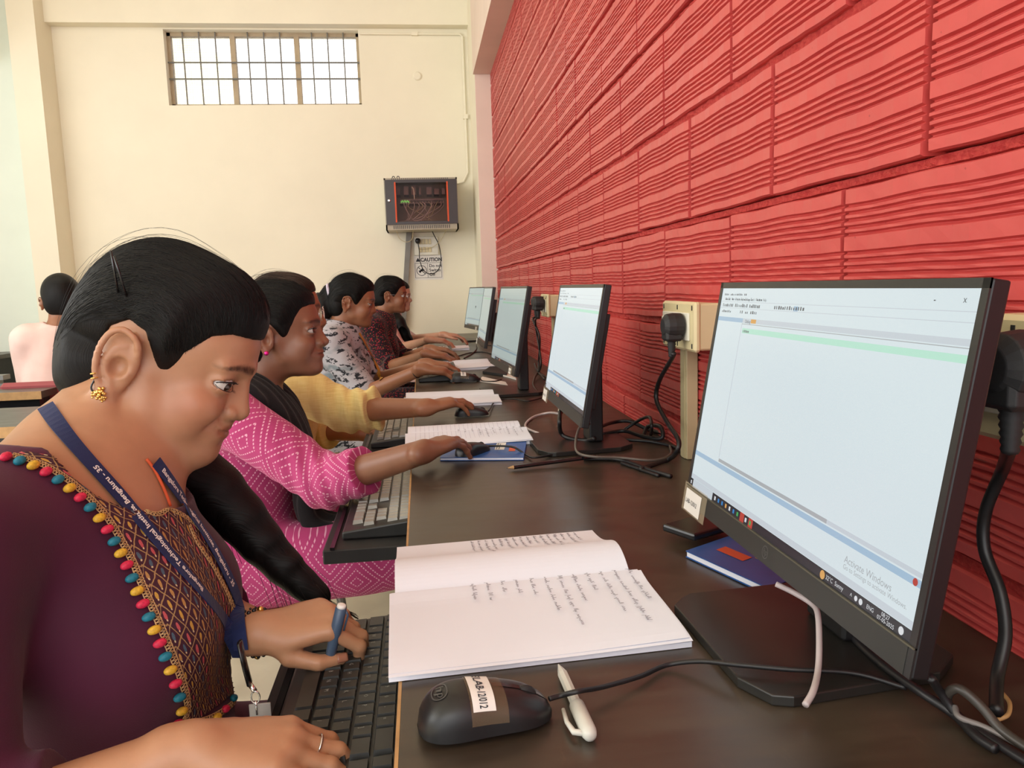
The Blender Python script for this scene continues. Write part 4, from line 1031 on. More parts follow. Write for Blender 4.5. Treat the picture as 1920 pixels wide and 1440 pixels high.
    def build_ear(s, S, y):
        q = s.s; c, e = s.c, s.e; k_ = getattr(s, 'earscale', 1.); ox, oz = -.014 - .022 * (k_ - 1), -.013 - .018 * (k_ - 1)
        def E(x, z, o): return (ox + x * k_ * (.92 if k_ > 1.1 else 1), y * (.0725 + o * k_), oz + z * k_ * (1.06 if k_ > 1.1 else 1))
        def r(v): return v * k_
        S.add(e(E(-.003, .003, .005), (r(.0180), r(.0075), r(.030))), .005 * q)
        pts = spline([Vector(v) for v in ((.008, .000, .003), (.0125, .012, .008), (.008, .0255, .013), (-.005, .0315, .016), (-.016, .026, .018), (-.0205, .010, .019), (-.018, -.008, .017), (-.011, -.020, .013))], 4)
        for i in range(len(pts) - 1): S.add(c(E(*pts[i]), E(*pts[i + 1]), r(.0030), r(.0030)), .0016 * q)      # helix
        S.add(e(E(-.0095, .004, .0085), (r(.0130), r(.0065), r(.0230))), .003 * q)
        an = spline([Vector(v) for v in ((.001, .020, .009), (-.009, .014, .0125), (-.0125, .002, .0135), (-.009, -.010, .012), (-.002, -.014, .010))], 3)
        for i in range(len(an) - 1): S.add(c(E(*an[i]), E(*an[i + 1]), r(.0030), r(.0030)), .002 * q)           # antihelix
        S.add(e(E(-.0055, -.0245, .010), (r(.0085), r(.0048), r(.0095))), .005 * q)                                  # lobe
        S.add(e(E(.0085, -.005, .006), (r(.0040), r(.0055), r(.0065))), .003 * q)                                   # tragus
        S.add(e(E(-.006, .004, .002), (r(.0145), r(.0105), r(.022))), .003 * q)
        S.sub(e(E(.0005, -.001, .0135), (r(.0080), r(.0085), r(.0100))), .003 * q)                                  # concha
        S.sub(c(E(.004, .0225, .0165), E(-.010, .0215, .0190), r(.0032), r(.0026)), .002 * q)
    def tint(s, V, lipcol=(.62, .38, .40), browcol=(.10, .07, .06), extra=None, brow_h=.0048):
        """what differs in colour on the skin itself: brows, lips"""
        L = s.loc(V.astype(np.float32)); x, y, z = L[:, 0], L[:, 1], L[:, 2]; ay = np.abs(y)
        c = np.ones((len(V), 3), np.float32)
        front = (x > .05) & (ay < .06) & (np.abs(z) < .11)
        # brow: arc
        u = (ay - .009) / .044; zc = .0215 + .005 * np.sin(np.clip(u, 0, 1) * 2.4) - .006 * np.clip(u, 0, 1)
        th = brow_h * 1.15 * np.clip(1.15 - .75 * u, .15, 1)
        w = np.exp(-((z - zc) / th) ** 4) * (u > -.05) * (u < 1.05) * front * np.clip((1.08 - u) * 5, 0, 1)
        br = .55 + .45 * np.sin(y * 2600 + z * 900)
        w = np.clip(w * (.72 + .28 * br), 0, 1)[:, None]; c = c * (1 - w) + np.array(browcol) * w
        lipm = (((z + .0612) / .0112) ** 2 + (y / .0285) ** 2 < 1) & front & (x > .076)
        lipd = ((z + .0612) / .0112) ** 2 + (y / .0285) ** 2; w = (np.clip((1 - lipd) * 3, 0, 1) * front * (x > .076) * .8)[:, None]; c = c * (1 - w) + np.array(lipcol) * w
        lid = np.exp(-(((z - .0005) / (s.open + .0022)) ** 2 + ((ay - .032) / .0155) ** 2) ** 3) * front * (x > .06)
        c = c * (1 - .5 * lid[:, None])
        if extra is not None: c = extra(L, c)
        return c
    def eyes(s, parent):
        for y in (1, -1):
            ctr = s.W((.0780, .0345 * y, -.0006)); r = .0139 * s.s
            mb = MB(); fw = s.R @ np.array([1, math.tan(s.gaze[0]), math.tan(s.gaze[1])]); fw = Vector(fw).normalized()
            Mx = Matrix.Translation(Vector(ctr)) @ fw.to_track_quat('Z', 'Y').to_matrix().to_4x4()
            n = 20; prof = [(r * math.sin(PI * k / n), -r * math.cos(PI * k / n)) for k in range(n + 1)]
            mb.lathe([(max(a, 1e-5), b) for a, b in prof], 24, 0, Mx, cap=False); eo = obj('eyeball', mb, 'sclera', parent, smooth=True)
            mb = MB(); ri = .0068 * s.s; mb.lathe([(ri, math.sqrt(r * r - ri * ri) + .0001), (ri * .6, math.sqrt(r * r - ri * ri * .36) + .0004), (.0001, r + .0005)], 20, 0, Mx, cap=False); obj('iris', mb, 'iris', eo, smooth=True)
            mb = MB(); up = []; lw = []      # lash lines along the lids
            def xy(th, z_): k_ = math.sqrt(max(.02, 1 - (z_ / .0150) ** 2)); return .0785 + .0168 * k_ * math.cos(th), .0345 + .0180 * k_ * math.sin(th)
            def room(th, z_): X, Y_ = xy(th, z_); return 1 - ((X - .0900) / .0215) ** 2 - ((Y_ - .0385) / .0172) ** 2
            ths = [th for th in np.radians(np.linspace(-80, 150, 231)) if room(th, 0) > 0]; t0_, t1_ = min(ths), max(ths)
            for k in range(17):
                th = t0_ + (t1_ - t0_) * k / 16
                for sg, L_ in ((1, up), (-1, lw)):
                    z_ = 0
                    for _ in range(6): z_ = -.001 + sg * s.open * math.sqrt(max(0, room(th, z_)))
                    X, Y_ = xy(th, z_); L_.append((X + .0003 * math.cos(th), (Y_ + .0003 * math.sin(th)) * y, z_ + (.0005 if sg > 0 else 0), th))
            U = [s.W(p[:3]) for p in up]; mb.tube(U, [(.0004 + .0009 * (1 - abs(k - 9) / 9.)) * s.s for k in range(17)], 6)
            mb.tube([s.W(p[:3]) for p in lw], .00035 * s.s, 5)
            for k in range(2, 16):
                x0, y0, z0, th = up[k]; f_ = .003 + .0022 * k / 16
                mb.tube([s.W((x0, y0, z0)), s.W((x0 + f_ * math.cos(th) * .7, y0 + f_ * math.sin(th) * .7 * y, z0 - .0008)), s.W((x0 + f_ * math.cos(th), y0 + f_ * math.sin(th) * y, z0 + .0006))], [.0003 * s.s, .0002 * s.s, .00008 * s.s], 4)
            obj('eyelashes', mb, 'lash', parent, smooth=True)
# ------------------------------------------------------------------ hands
def hand_prims(S, wrist, d, n, thumb_side, curl, spread=.07, sc=1., thumb=None, k=.006, nails=None, tips=None):
    """wrist point, d = direction of the fingers, n = back-of-hand normal, thumb_side=+1 when the thumb lies on d x n side.
       curl: four (mcp, pip, dip) bends in degrees for index..little"""
    w = np.array(wrist, float); d = np.array(d, float); d /= np.linalg.norm(d); n = np.array(n, float); n -= d * (n @ d); n /= np.linalg.norm(n)
    sd = np.cross(d, n) * thumb_side
    LN = [(.043, .025, .020), (.047, .029, .021), (.044, .027, .020), (.034, .020, .018)]
    RD = [(.0092, .0084, .0076, .0062), (.0095, .0086, .0077, .0063), (.0090, .0081, .0073, .0060), (.0080, .0071, .0064, .0054)]
    lat = [.027, .0085, -.0095, -.026]; ml = [.083, .085, .080, .072]
    S.add(capsule(w - d * .02 * sc, w + d * .012 * sc, .0205 * sc, .0205 * sc), .012 * sc)
    Rm = np.stack([d, sd, n], 1)
    S.add(ellipsoid(w + (d * .045) * sc - n * .003 * sc, np.array([.052, .037, .0145]) * sc, Rm), .014 * sc)
    out = []
    for i in range(4):
        base = w + (d * .018 + sd * lat[i] * .55) * sc; kn = w + (d * ml[i] + sd * lat[i] - n * (.001 + .0015 * abs(i - 1.2))) * sc
        S.add(capsule(base, kn, .0115 * sc, .0098 * sc), .012 * sc)
        a = math.radians(0); fd = d + sd * lat[i] * spread / .03; fd /= np.linalg.norm(fd); ax = np.cross(n, fd); ax /= np.linalg.norm(ax)
        p = kn; ang = 0; pts = [p]
        for j in range(3):
            ang += math.radians(curl[i][j]); v = fd * math.cos(ang) - n * math.sin(ang); p = p + v * LN[i][j] * sc; pts.append(p)
        for j in range(3):
            S.add(capsule(pts[j], pts[j + 1], RD[i][j] * sc, RD[i][j + 1] * sc), (k if j == 0 else .0025) * sc)
        for j in (1, 2): S.add(ellipsoid(pts[j], np.array([1, 1, 1]) * RD[i][j] * 1.06 * sc), .003 * sc)
        if nails is not None:
            v = pts[3] - pts[2]; v /= np.linalg.norm(v); nn = fd * math.sin(ang) + n * math.cos(ang); nails.append((pts[3] + v * .001 * sc, v, nn, RD[i][3] * sc))
        out.append(pts)
    th = thumb or [(.028, .034, -.010), (.060, .050, -.018), (.086, .052, -.022)]
    b0 = w + (d * .016 + sd * .012 - n * .004) * sc
    tp = [b0] + [w + (d * a + sd * b + n * c_) * sc for a, b, c_ in th]; tr = (.0125, .0115, .0096, .0076)
    for j in range(3): S.add(capsule(tp[j], tp[j + 1], tr[j] * sc, tr[j + 1] * sc), (.012 if j == 0 else .003) * sc)
    if nails is not None:
        v = tp[3] - tp[2]; v /= np.linalg.norm(v); nn = sd * .6 + n * .8; nn = nn - v * (nn @ v); nn /= np.linalg.norm(nn); nails.append((tp[3], v, nn, tr[3] * sc))
    return out, tp
def nail_parts(nails, parent):
    for p, v, nn, r in nails:
        sd = np.cross(v, nn); mb = MB()
        def fn(a, b):
            th = (a - .5) * 1.7; q = np.array(p) + v * (r * .75 - r * 1.7 * b + .001) * 1. + (nn * math.cos(th) + sd * math.sin(th)) * (r * 1.04 - r * .10 * (1 - b) ** 2)
            return q
        mb.grid(fn, 6, 6); obj('fingernail', mb, 'nail', parent, smooth=True, solid=.0004)
# ------------------------------------------------------------------ generic seated figure
def poly2d(H_, pts, ysc=0.):
    """signed distance to a polygon in the head's side plane (x, z), extruded through the head"""
    pts = np.array(pts, np.float32)
    def f(P):
        L = H_.loc(P); x, z = L[..., 0], L[..., 2]
        d = np.full(x.shape, 1e9, np.float32); sgn = np.ones(x.shape, np.float32); n = len(pts)
        for i in range(n):
            a = pts[i]; b = pts[i - 1]; ex, ez = b - a; wx, wz = x - a[0], z - a[1]
            t = np.clip((wx * ex + wz * ez) / (ex * ex + ez * ez + 1e-12), 0, 1)
            d = np.minimum(d, (wx - ex * t) ** 2 + (wz - ez * t) ** 2)
            c1 = z >= a[1]; c2 = z < b[1]; c3 = ex * wz > ez * wx
            sgn = np.where((c1 & c2 & c3) | (~c1 & ~c2 & ~c3), -sgn, sgn)
        return sgn * np.sqrt(d) * H_.s
    return f
FACE_POLY = [(.20, .070), (.088, .066), (.066, .058), (.050, .036), (.040, .010), (.020, -.002), (.006, -.004), (.008, .020), (-.010, .034), (-.032, .020), (-.037, -.010), (-.032, -.045), (-.040, -.075), (-.045, -.30), (.20, -.30)]
class Fig: pass
def fig(head, neck, chest, belly, pelvis, shR, elR, wrR, shL, elL, wrL, fwd=(1, 0, 0), girth=1., knee=.42, arm=1.):
    F_ = Fig(); F_.__dict__.update(locals()); 
    for k in ('neck', 'chest', 'belly', 'pelvis', 'shR', 'elR', 'wrR', 'shL', 'elL', 'wrL'): setattr(F_, k, np.array(getattr(F_, k), float))
    F_.R = frame(fwd, (0, 0, 1)); return F_
def torso(S, F_, inf=0., bust=True, k=.05, low=True):
    g = F_.girth; R = F_.R; f, l, u = R[:, 0], R[:, 1], R[:, 2]
    def basis(a, b):
        up = np.array(a) - np.array(b); up /= np.linalg.norm(up); ff = f - up * (f @ up); ff /= np.linalg.norm(ff); return np.stack([ff, np.cross(up, ff), up], 1)
    B1 = basis(F_.neck, F_.chest); B2 = basis(F_.chest, F_.belly); B3 = basis(F_.belly, F_.pelvis)
    S.add(ellipsoid(F_.chest, np.array([.098 * g, .140 * g, .135]) + inf, B1), k)
    S.add(ellipsoid(F_.belly, np.array([.096 * g, .125 * g, .13]) + inf, B2), k)
    if bust:
        for s_ in (1, -1): S.add(ellipsoid(F_.chest + B1[:, 0] * .055 * g + l * .060 * s_ * g - B1[:, 2] * .045, np.array([.062, .062, .062]) * g + inf), .045)
    if low:
        S.add(ellipsoid(F_.pelvis, np.array([.115, .160, .10]) * g + inf, B3), k)
        for s_ in (1, -1):
            hip = F_.pelvis + l * s_ * .085 - np.array([0, 0, .02]); kn = hip + f * F_.knee + l * s_ * .02 + np.array([0, 0, .02])
            S.add(capsule(hip, kn, .085 * g + inf, .062 * g + inf), .03)
            if not hasattr(F_, 'knees'): F_.knees = {}
            F_.knees[s_] = kn
    ch = F_.chest + B1[:, 2] * .085
    for sh in (F_.shR, F_.shL):
        S.add(capsule(ch, sh, .062 * g + inf, .043 * g + inf), .045)
        tr_ = getattr(F_, 'trap', .040); S.add(capsule(F_.neck - np.array([0, 0, .012]), sh, tr_ + inf, tr_ * .85 * g + inf), .05 if tr_ > .035 else .035)
def flatcone(a, b, ra, rb):
    c = capsule(a, b, ra, rb); a_ = _v(a); b_ = _v(b); n = (b_ - a_) / np.linalg.norm(b_ - a_)
    return lambda P: np.maximum(c(P), (P - b_) @ n)
def arms(S, F_, inf=0., sides='RL', upto=1.0, ra=None, cloth=False):
    a_ = F_.arm
    for s_ in sides:
        sh, el, wr = (F_.shR, F_.elR, F_.wrR) if s_ == 'R' else (F_.shL, F_.elL, F_.wrL)
        S.add(capsule(sh, el, .043 * a_ + inf * 1.2, .035 * a_ + inf), .03)
        if not cloth or upto > 0:
            e = el + (wr - el) * upto; r1 = (.034 + (.0215 - .034) * upto) * a_
            S.add((flatcone if cloth else capsule)(el, e, .034 * a_ + inf, r1 + inf * (1.25 if cloth else 1)), .018)
def legs(S, F_):
    f = F_.R[:, 0]
    for s_ in (1, -1):
        kn = F_.knees[s_]; an = np.array([kn[0] - .02, kn[1], .085]); 
        S.add(capsule(kn, (kn + an) / 2 - f * .015, .058, .050), .02); S.add(capsule((kn + an) / 2 - f * .015, an, .050, .034), .02)
        S.add(ellipsoid(an + f * .06 - np.array([0, 0, .052]), (.115, .042, .030), F_.R), .02)
def bounds(pts, pad):
    a = np.array(pts); return a.min(0) - pad, a.max(0) + pad
def hair_uv(H_, V):
    L = H_.loc(V.astype(np.float32)); x, y, z = L[:, 0] + .012, L[:, 1], L[:, 2] - .0
    lam = np.arctan2(y, np.sqrt(x * x + z * z)); phi = np.arctan2(z, x); phi = np.where(phi < -1.6, phi + 2 * PI, phi)
    return np.stack([lam / 2., phi / 4.], 1)
def strands(name, H_, bvh, parent, n, m_, seed=1, lam=(-1.15, 1.15), ph0=(.75, .35), ph1=4.35, fly=0, r=.00045, lift=.0008):
    rg = random.Random(seed); mb = MB(); c = Vector(H_.W((-.012, 0, .0)))
    for k in range(n):
        la = rg.uniform(*lam); s0 = ph0[0] + (ph0[1] - ph0[0]) * abs(la) / 1.15 + rg.uniform(-.05, .5); e0 = s0 + rg.uniform(.9, 2.6); e0 = min(e0, ph1)
        isf = k < fly; pts = []; lf0 = lift * rg.uniform(.2, 1.2); am = rg.random(); fr = rg.uniform(2, 5)
        for j in range(18):
            t = j / 17; ph = s0 + (e0 - s0) * t; l2 = la * (1 - .75 * max(0, (ph - 2.2) / 1.7) ** 1.3) + (.02 * math.sin(j * .9 + k))
            d = Vector(H_.R @ np.array([math.cos(l2) * math.cos(ph), math.sin(l2), math.cos(l2) * math.sin(ph)]))
            h = bvh.ray_cast(c + d * .30 * H_.s, -d)
            if h[0] is None: 
                if len(pts) > 3: break
                pts = []; continue
            lf = lf0
            if isf: lf = .001 + (.003 + .012 * am * am * am) * math.sin(PI * t) ** 1.2 * (1 + .3 * math.sin(t * fr + k))
            pts.append(h[0] + d * lf)
        if len(pts) > 3: mb.tube(pts, [(r * .45 if isf else r) * H_.s * (1 if .1 < i / len(pts) < .85 else .5) for i in range(len(pts))], 3, cap=False)
    o = obj(name, mb, m_, parent, smooth=True); o['kind'] = 'stuff'; return o
def bvh_of(vert, Q): return BVHTree.FromPolygons([tuple(v) for v in vert.tolist()], [tuple(q) for q in Q.tolist()])
# ------------------------------------------------------------------ cloth materials
def cloth_mat(name, fn, rough=.8, bump=.25, weave=900.):
    m = bpy.data.materials.new(name); m.use_nodes = True; g = NT(m); b = g.bsdf()
    g.put(b.inputs['Base Color'], fn(g)); b.inputs['Roughness'].default_value = rough; b.inputs['Specular IOR Level'].default_value = .25
    b.inputs['Sheen Weight'].default_value = .12
    p = g.pos(); g.bump(g.m('ADD', g.noise(p, weave, 2, .5), g.m('MULTIPLY', g.noise(p, 26, 4, .6), 1.6)), bump, .0025); return m
def plain(c1, c2, sc=8):
    return lambda g: g.mix(g.ramp(g.noise(g.pos(), sc, 4, .5), .35, .65), c1, c2)
def diamonds(g):
    u = g.sep(g.uv()); s = 1 / .104
    a = g.m('MULTIPLY', u[0], s); b = g.m('MULTIPLY', u[1], s * .82)
    fa = g.m('ABSOLUTE', g.m('SUBTRACT', g.m('FRACT', a), .5)); fb = g.m('ABSOLUTE', g.m('SUBTRACT', g.m('FRACT', b), .5))
    d = g.m('ADD', fa, fb)       # 0 centre .. 1 corner
    d2 = g.m('MINIMUM', d, g.m('SUBTRACT', 1., d))
    out = 0.
    tot = None
    for r0 in (.12, .28, .44):
        w = g.m('LESS_THAN', g.m('ABSOLUTE', g.m('SUBTRACT', d2, r0)), .016)
        tot = w if tot is None else g.m('MAXIMUM', tot, w)
    dash = g.m('MAXIMUM', 0., g.m('GREATER_THAN', g.m('SINE', g.m('MULTIPLY', g.m('SUBTRACT', fa, fb), 80.)), -.30))
    tot = g.m('MULTIPLY', tot, dash)
    base = g.mix(g.ramp(g.noise(g.pos(), 9, 4, .5), .3, .7), srgb(168, 52, 106), srgb(190, 72, 128))
    return g.mix(g.m('MULTIPLY', tot, .85), base, srgb(232, 176, 200))
def brushy(g):
    p = g.pos(); x, y, z = g.sep(p)
    w = g.noise(p, 14, 2, .5)
    v = g.comb(g.m('MULTIPLY', g.m('ADD', x, g.m('MULTIPLY', w, .05)), 1.), y, g.m('ADD', g.m('MULTIPLY', z, 2.2), g.m('MULTIPLY', w, .12)))
    f = g.noise(v, 30, 3, .66); f2 = g.noise(p, 40, 3, .6)
    k = g.m('MULTIPLY', g.ramp(f, .535, .57), g.ramp(f2, .34, .44))
    k2 = g.ramp(g.noise(v, 11, 2, .4), .55, .66)
    base = g.mix(k2, srgb(182, 180, 188), srgb(132, 142, 150))
    return g.mix(k, base, srgb(38, 40, 48))
def floral(g):
    vn = g.n('ShaderNodeTexVoronoi'); vn.inputs['Scale'].default_value = 140.; g.L.new(g.pos(), vn.inputs['Vector'])
    vc = g.sep(vn.outputs['Color']); dist = vn.outputs['Distance']
    on = g.m('MULTIPLY', g.m('LESS_THAN', dist, .42), g.m('GREATER_THAN', vc[0], .42))
    col = g.mix(g.m('GREATER_THAN', vc[1], .62), srgb(150, 34, 48), g.mix(g.m('GREATER_THAN', vc[2], .5), srgb(120, 84, 46), srgb(170, 70, 60)))
    vn2 = g.n('ShaderNodeTexVoronoi'); vn2.inputs['Scale'].default_value = 190.; g.L.new(g.pos(), vn2.inputs['Vector'])
    base = g.mix(g.m('MULTIPLY', g.m('LESS_THAN', vn2.outputs['Distance'], .3), .6), srgb(30, 16, 24), srgb(74, 40, 56))
    return g.mix(on, base, col)
def slub(g):
    x, y, z = g.sep(g.pos()); f = g.noise(g.comb(g.m('MULTIPLY', x, 30.), y, g.m('MULTIPLY', z, 900.)), 1., 3, .6); f2 = g.noise(g.comb(g.m('MULTIPLY', x, 900.), y, g.m('MULTIPLY', z, 30.)), 1., 3, .6)
    c = g.mix(g.ramp(f, .3, .7), srgb(226, 200, 122), srgb(246, 226, 156)); return g.mix(g.m('MULTIPLY', g.ramp(f2, .5, .75), .35), c, srgb(206, 172, 96))
def shot(g):
    return g.mix(g.ramp(g.noise(g.pos(), 5, 3, .5), .3, .7), srgb(60, 17, 42), srgb(84, 26, 54))
M['plum'] = cloth_mat('plum_kurta_cotton', shot, .72, .12); M['pinkprint'] = cloth_mat('pink_diamond_print_cotton', diamonds, .8, .12)
M['greyprint'] = cloth_mat('grey_brush_print_cotton', brushy); M['floral'] = cloth_mat('dark_floral_print', floral); M['yellow'] = cloth_mat('yellow_slub_cotton', slub, .85, .3)
M['blackcloth'] = cloth_mat('black_scarf_cloth', plain((.006, .006, .007, 1), (.013, .012, .014, 1)), .9, .35, 500)
M['pinkshirt'] = cloth_mat('pale_pink_shirt_cotton', plain(srgb(232, 198, 188), srgb(242, 212, 202))); M['peach'] = cloth_mat('white_pink_top', plain(srgb(236, 214, 208), srgb(232, 178, 170), 14))
M['navy'] = cloth_mat('navy_lanyard_ribbon', plain(srgb(22, 34, 78), srgb(30, 44, 92)), .6, .2, 1500)
M['trouser'] = cloth_mat('dark_trouser', plain((.02, .02, .025, 1), (.03, .03, .035, 1)))
def figure_chair(F_, label, m_='redpl', y=None):
    """plastic stool under a seated figure"""
    p = F_.pelvis; top = p[2] - .115 * F_.girth
    t = thing('stool', (p[0], p[1], 0), label, 'stool', 'stools under the students')
    mb = MB(); mb.box((p[0] - .17, p[1] - .17, top - .03), (p[0] + .17, p[1] + .17, top), bev=.012); obj('seat', mb, m_, t)
    for sx in (-1, 1):
        for sy in (-1, 1):
            mb = MB(); mb.tube([(p[0] + sx * .14, p[1] + sy * .14, top - .03), (p[0] + sx * .17, p[1] + sy * .17, .0)], .014, 10); obj('leg', mb, 'steel', t)
    return t
# ================================================================== SMOOTH BODIES: signed distance shapes meshed with surface nets
def _v(p): return np.array([float(c) for c in p], dtype=np.float32)
def smin(a, b, k):
    if k <= 0: return np.minimum(a, b)
    h = np.clip(.5 + .5 * (b - a) / k, 0, 1); return b + (a - b) * h - k * h * (1 - h)
def smax(a, b, k): return -smin(-a, -b, k)
def capsule(a, b, ra, rb):
    a = _v(a); b = _v(b); ab = b - a; l2 = float(ab @ ab) + 1e-9
    def f(P):
        t = np.clip(((P - a) @ ab) / l2, 0, 1); d = P - a - t[..., None] * ab
        return np.sqrt((d * d).sum(-1)) - (ra + (rb - ra) * t)
    return f
def ellipsoid(c, r, R=None):
    c = _v(c); r = np.array(r, dtype=np.float32); Rm = None if R is None else np.array(R, dtype=np.float32)
    def f(P):
        q = P - c
        if Rm is not None: q = q @ Rm          # columns of R are the local axes
        k0 = np.sqrt(((q / r) ** 2).sum(-1)); k1 = np.sqrt(((q / (r * r)) ** 2).sum(-1)) + 1e-9
        return k0 * (k0 - 1) / k1
    return f
def rbox_sdf(c, h, rad, R=None):
    c = _v(c); h = np.array(h, dtype=np.float32) - rad; Rm = None if R is None else np.array(R, dtype=np.float32)
    def f(P):
        q = P - c
        if Rm is not None: q = q @ Rm
        q = np.abs(q) - h; return np.sqrt((np.maximum(q, 0) ** 2).sum(-1)) + np.minimum(q.max(-1), 0) - rad
    return f
def halfspace(p, n):
    p = _v(p); n = _v(n); n = n / np.sqrt((n * n).sum())
    return lambda P: (P - p) @ n
class SDF:
    """list of (op, shape, k): 'add' smooth union, 'sub' smooth subtraction, 'int' intersection, 'disp' adds to the distance"""
    def __init__(s): s.ops = []
    def add(s, f, k=0.): s.ops.append(('add', f, k)); return s
    def sub(s, f, k=0.): s.ops.append(('sub', f, k)); return s
    def inter(s, f, k=0.): s.ops.append(('int', f, k)); return s
    def disp(s, f, amp): s.ops.append(('disp', f, amp)); return s
    def chain(s, pts, rad, k=.01):
        for i in range(len(pts) - 1): s.add(capsule(pts[i], pts[i + 1], rad[i], rad[i + 1]), k)
        return s
    def ev(s, P, sel=None):
        d = np.full(P.shape[:-1], 10., dtype=np.float32)
        for i, (op, f, k) in enumerate(s.ops):
            if sel is None: idx = slice(None)
            else:
                idx = sel[i]
                if idx is not None and len(idx) == 0: continue
                if idx is None: idx = slice(None)
            x = d[idx]; v = f(P[idx])
            if op == 'add': d[idx] = smin(x, v, k)
            elif op == 'sub': d[idx] = smax(x, -v, k)
            elif op == 'int': d[idx] = smax(x, v, k)
            else: d[idx] = x + v
        return d
    def mesh(s, lo, hi, h):
        lo = np.array(lo, dtype=np.float32); hi = np.array(hi, dtype=np.float32); B = 8
        nb = np.ceil((hi - lo) / (h * B)).astype(int) + 1
        I = np.stack(np.meshgrid(*[np.arange(n) for n in nb], indexing='ij'), -1).reshape(-1, 3)
        C_ = lo + (I + .5) * (h * B); Rr = h * B * .87
        d = s.ev(C_.astype(np.float32)); keep = np.abs(d) < Rr * 2.0 + .012
        I = I[keep]; C_ = C_[keep].astype(np.float32)
        sel = []
        for op, f, k in s.ops:
            if op in ('add', 'sub'):
                v = f(C_); sel.append(np.nonzero(v < Rr * 1.3 + 2.6 * k + .012)[0])
            else: sel.append(None)
        off = np.stack(np.meshgrid(*[np.arange(B + 1)] * 3, indexing='ij'), -1).astype(np.float32)
        P = lo + (I[:, None, None, None, :] * B + off[None]) * h
        V = s.ev(P.astype(np.float32), sel)
        N = nb * B + 2
        o3 = off.astype(np.int64).reshape(-1, 3); edge = ((o3 == 0) | (o3 == B)).any(1); o3 = o3[edge]     # samples shared by neighbouring blocks must agree
        gk = I[:, None, :].astype(np.int64) * B + o3[None]; gk = (gk[..., 0] * N[1] + gk[..., 1]) * N[2] + gk[..., 2]
        Vf = V.reshape(len(I), -1); vv = Vf[:, edge]; _u, first, inv = np.unique(gk.ravel(), return_index=True, return_inverse=True)
        Vf[:, edge] = vv.ravel()[first][inv.ravel()].reshape(vv.shape); V = Vf.reshape(V.shape)
        # active cells
        ins = V < 0
        c8 = [ins[:, a:B + a, b:B + b, c:B + c] for a in (0, 1) for b in (0, 1) for c in (0, 1)]
        sm = sum(x.astype(np.int8) for x in c8); act = (sm > 0) & (sm < 8)
        bi, ci, cj, ck = np.nonzero(act)
        acc = np.zeros((len(bi), 3), np.float32); cnt = np.zeros(len(bi), np.float32)
        for ax in range(3):
            o = [0, 0, 0]; o[ax] = 1; a1, a2 = [i for i in range(3) if i != ax]
            for u in (0, 1):
                for w in (0, 1):
                    s0 = [0, 0, 0]; s0[a1] = u; s0[a2] = w; s1 = list(s0); s1[ax] = 1
                    va = V[bi, ci + s0[0], cj + s0[1], ck + s0[2]]; vb = V[bi, ci + s1[0], cj + s1[1], ck + s1[2]]
                    cr = (va < 0) != (vb < 0); t = np.where(cr, va / np.where(cr, va - vb, 1), 0)
                    p = np.zeros((len(bi), 3), np.float32); p[:, a1] = u; p[:, a2] = w; p[:, ax] = t
                    acc += p * cr[:, None]; cnt += cr
        g = I[bi] * B + np.stack([ci, cj, ck], -1)
        vert = lo + (g + acc / cnt[:, None]) * h
        key = (g[:, 0].astype(np.int64) * N[1] + g[:, 1]) * N[2] + g[:, 2]
        order = np.argsort(key); skey = key[order]
        quads = []
        for ax in range(3):
            a1, a2 = (ax + 1) % 3, (ax + 2) % 3
            sl0 = [slice(0, B)] * 3; sl1 = [slice(0, B)] * 3; sl1[ax] = slice(1, B + 1)
            va = ins[(slice(None),) + tuple(sl0)]; vb = ins[(slice(None),) + tuple(sl1)]
            b_, x_, y_, z_ = np.nonzero(va != vb)
            gg = I[b_] * B + np.stack([x_, y_, z_], -1); flip = va[b_, x_, y_, z_]
            q = []
            for (u, w) in ((0, 0), (-1, 0), (-1, -1), (0, -1)):
                c = gg.copy(); c[:, a1] += u; c[:, a2] += w
                kk = (c[:, 0].astype(np.int64) * N[1] + c[:, 1]) * N[2] + c[:, 2]
                j = np.clip(np.searchsorted(skey, kk), 0, len(skey) - 1); ok = skey[j] == kk
                q.append(np.where(ok, order[j], -1))
            q = np.stack(q, -1); good = (q >= 0).all(-1); q = q[good]; flip = flip[good]
            q[~flip] = q[~flip][:, ::-1]; quads.append(q[:, ::-1])
        Q = np.concatenate(quads); Q = Q[:, ::-1]
        return vert, Q
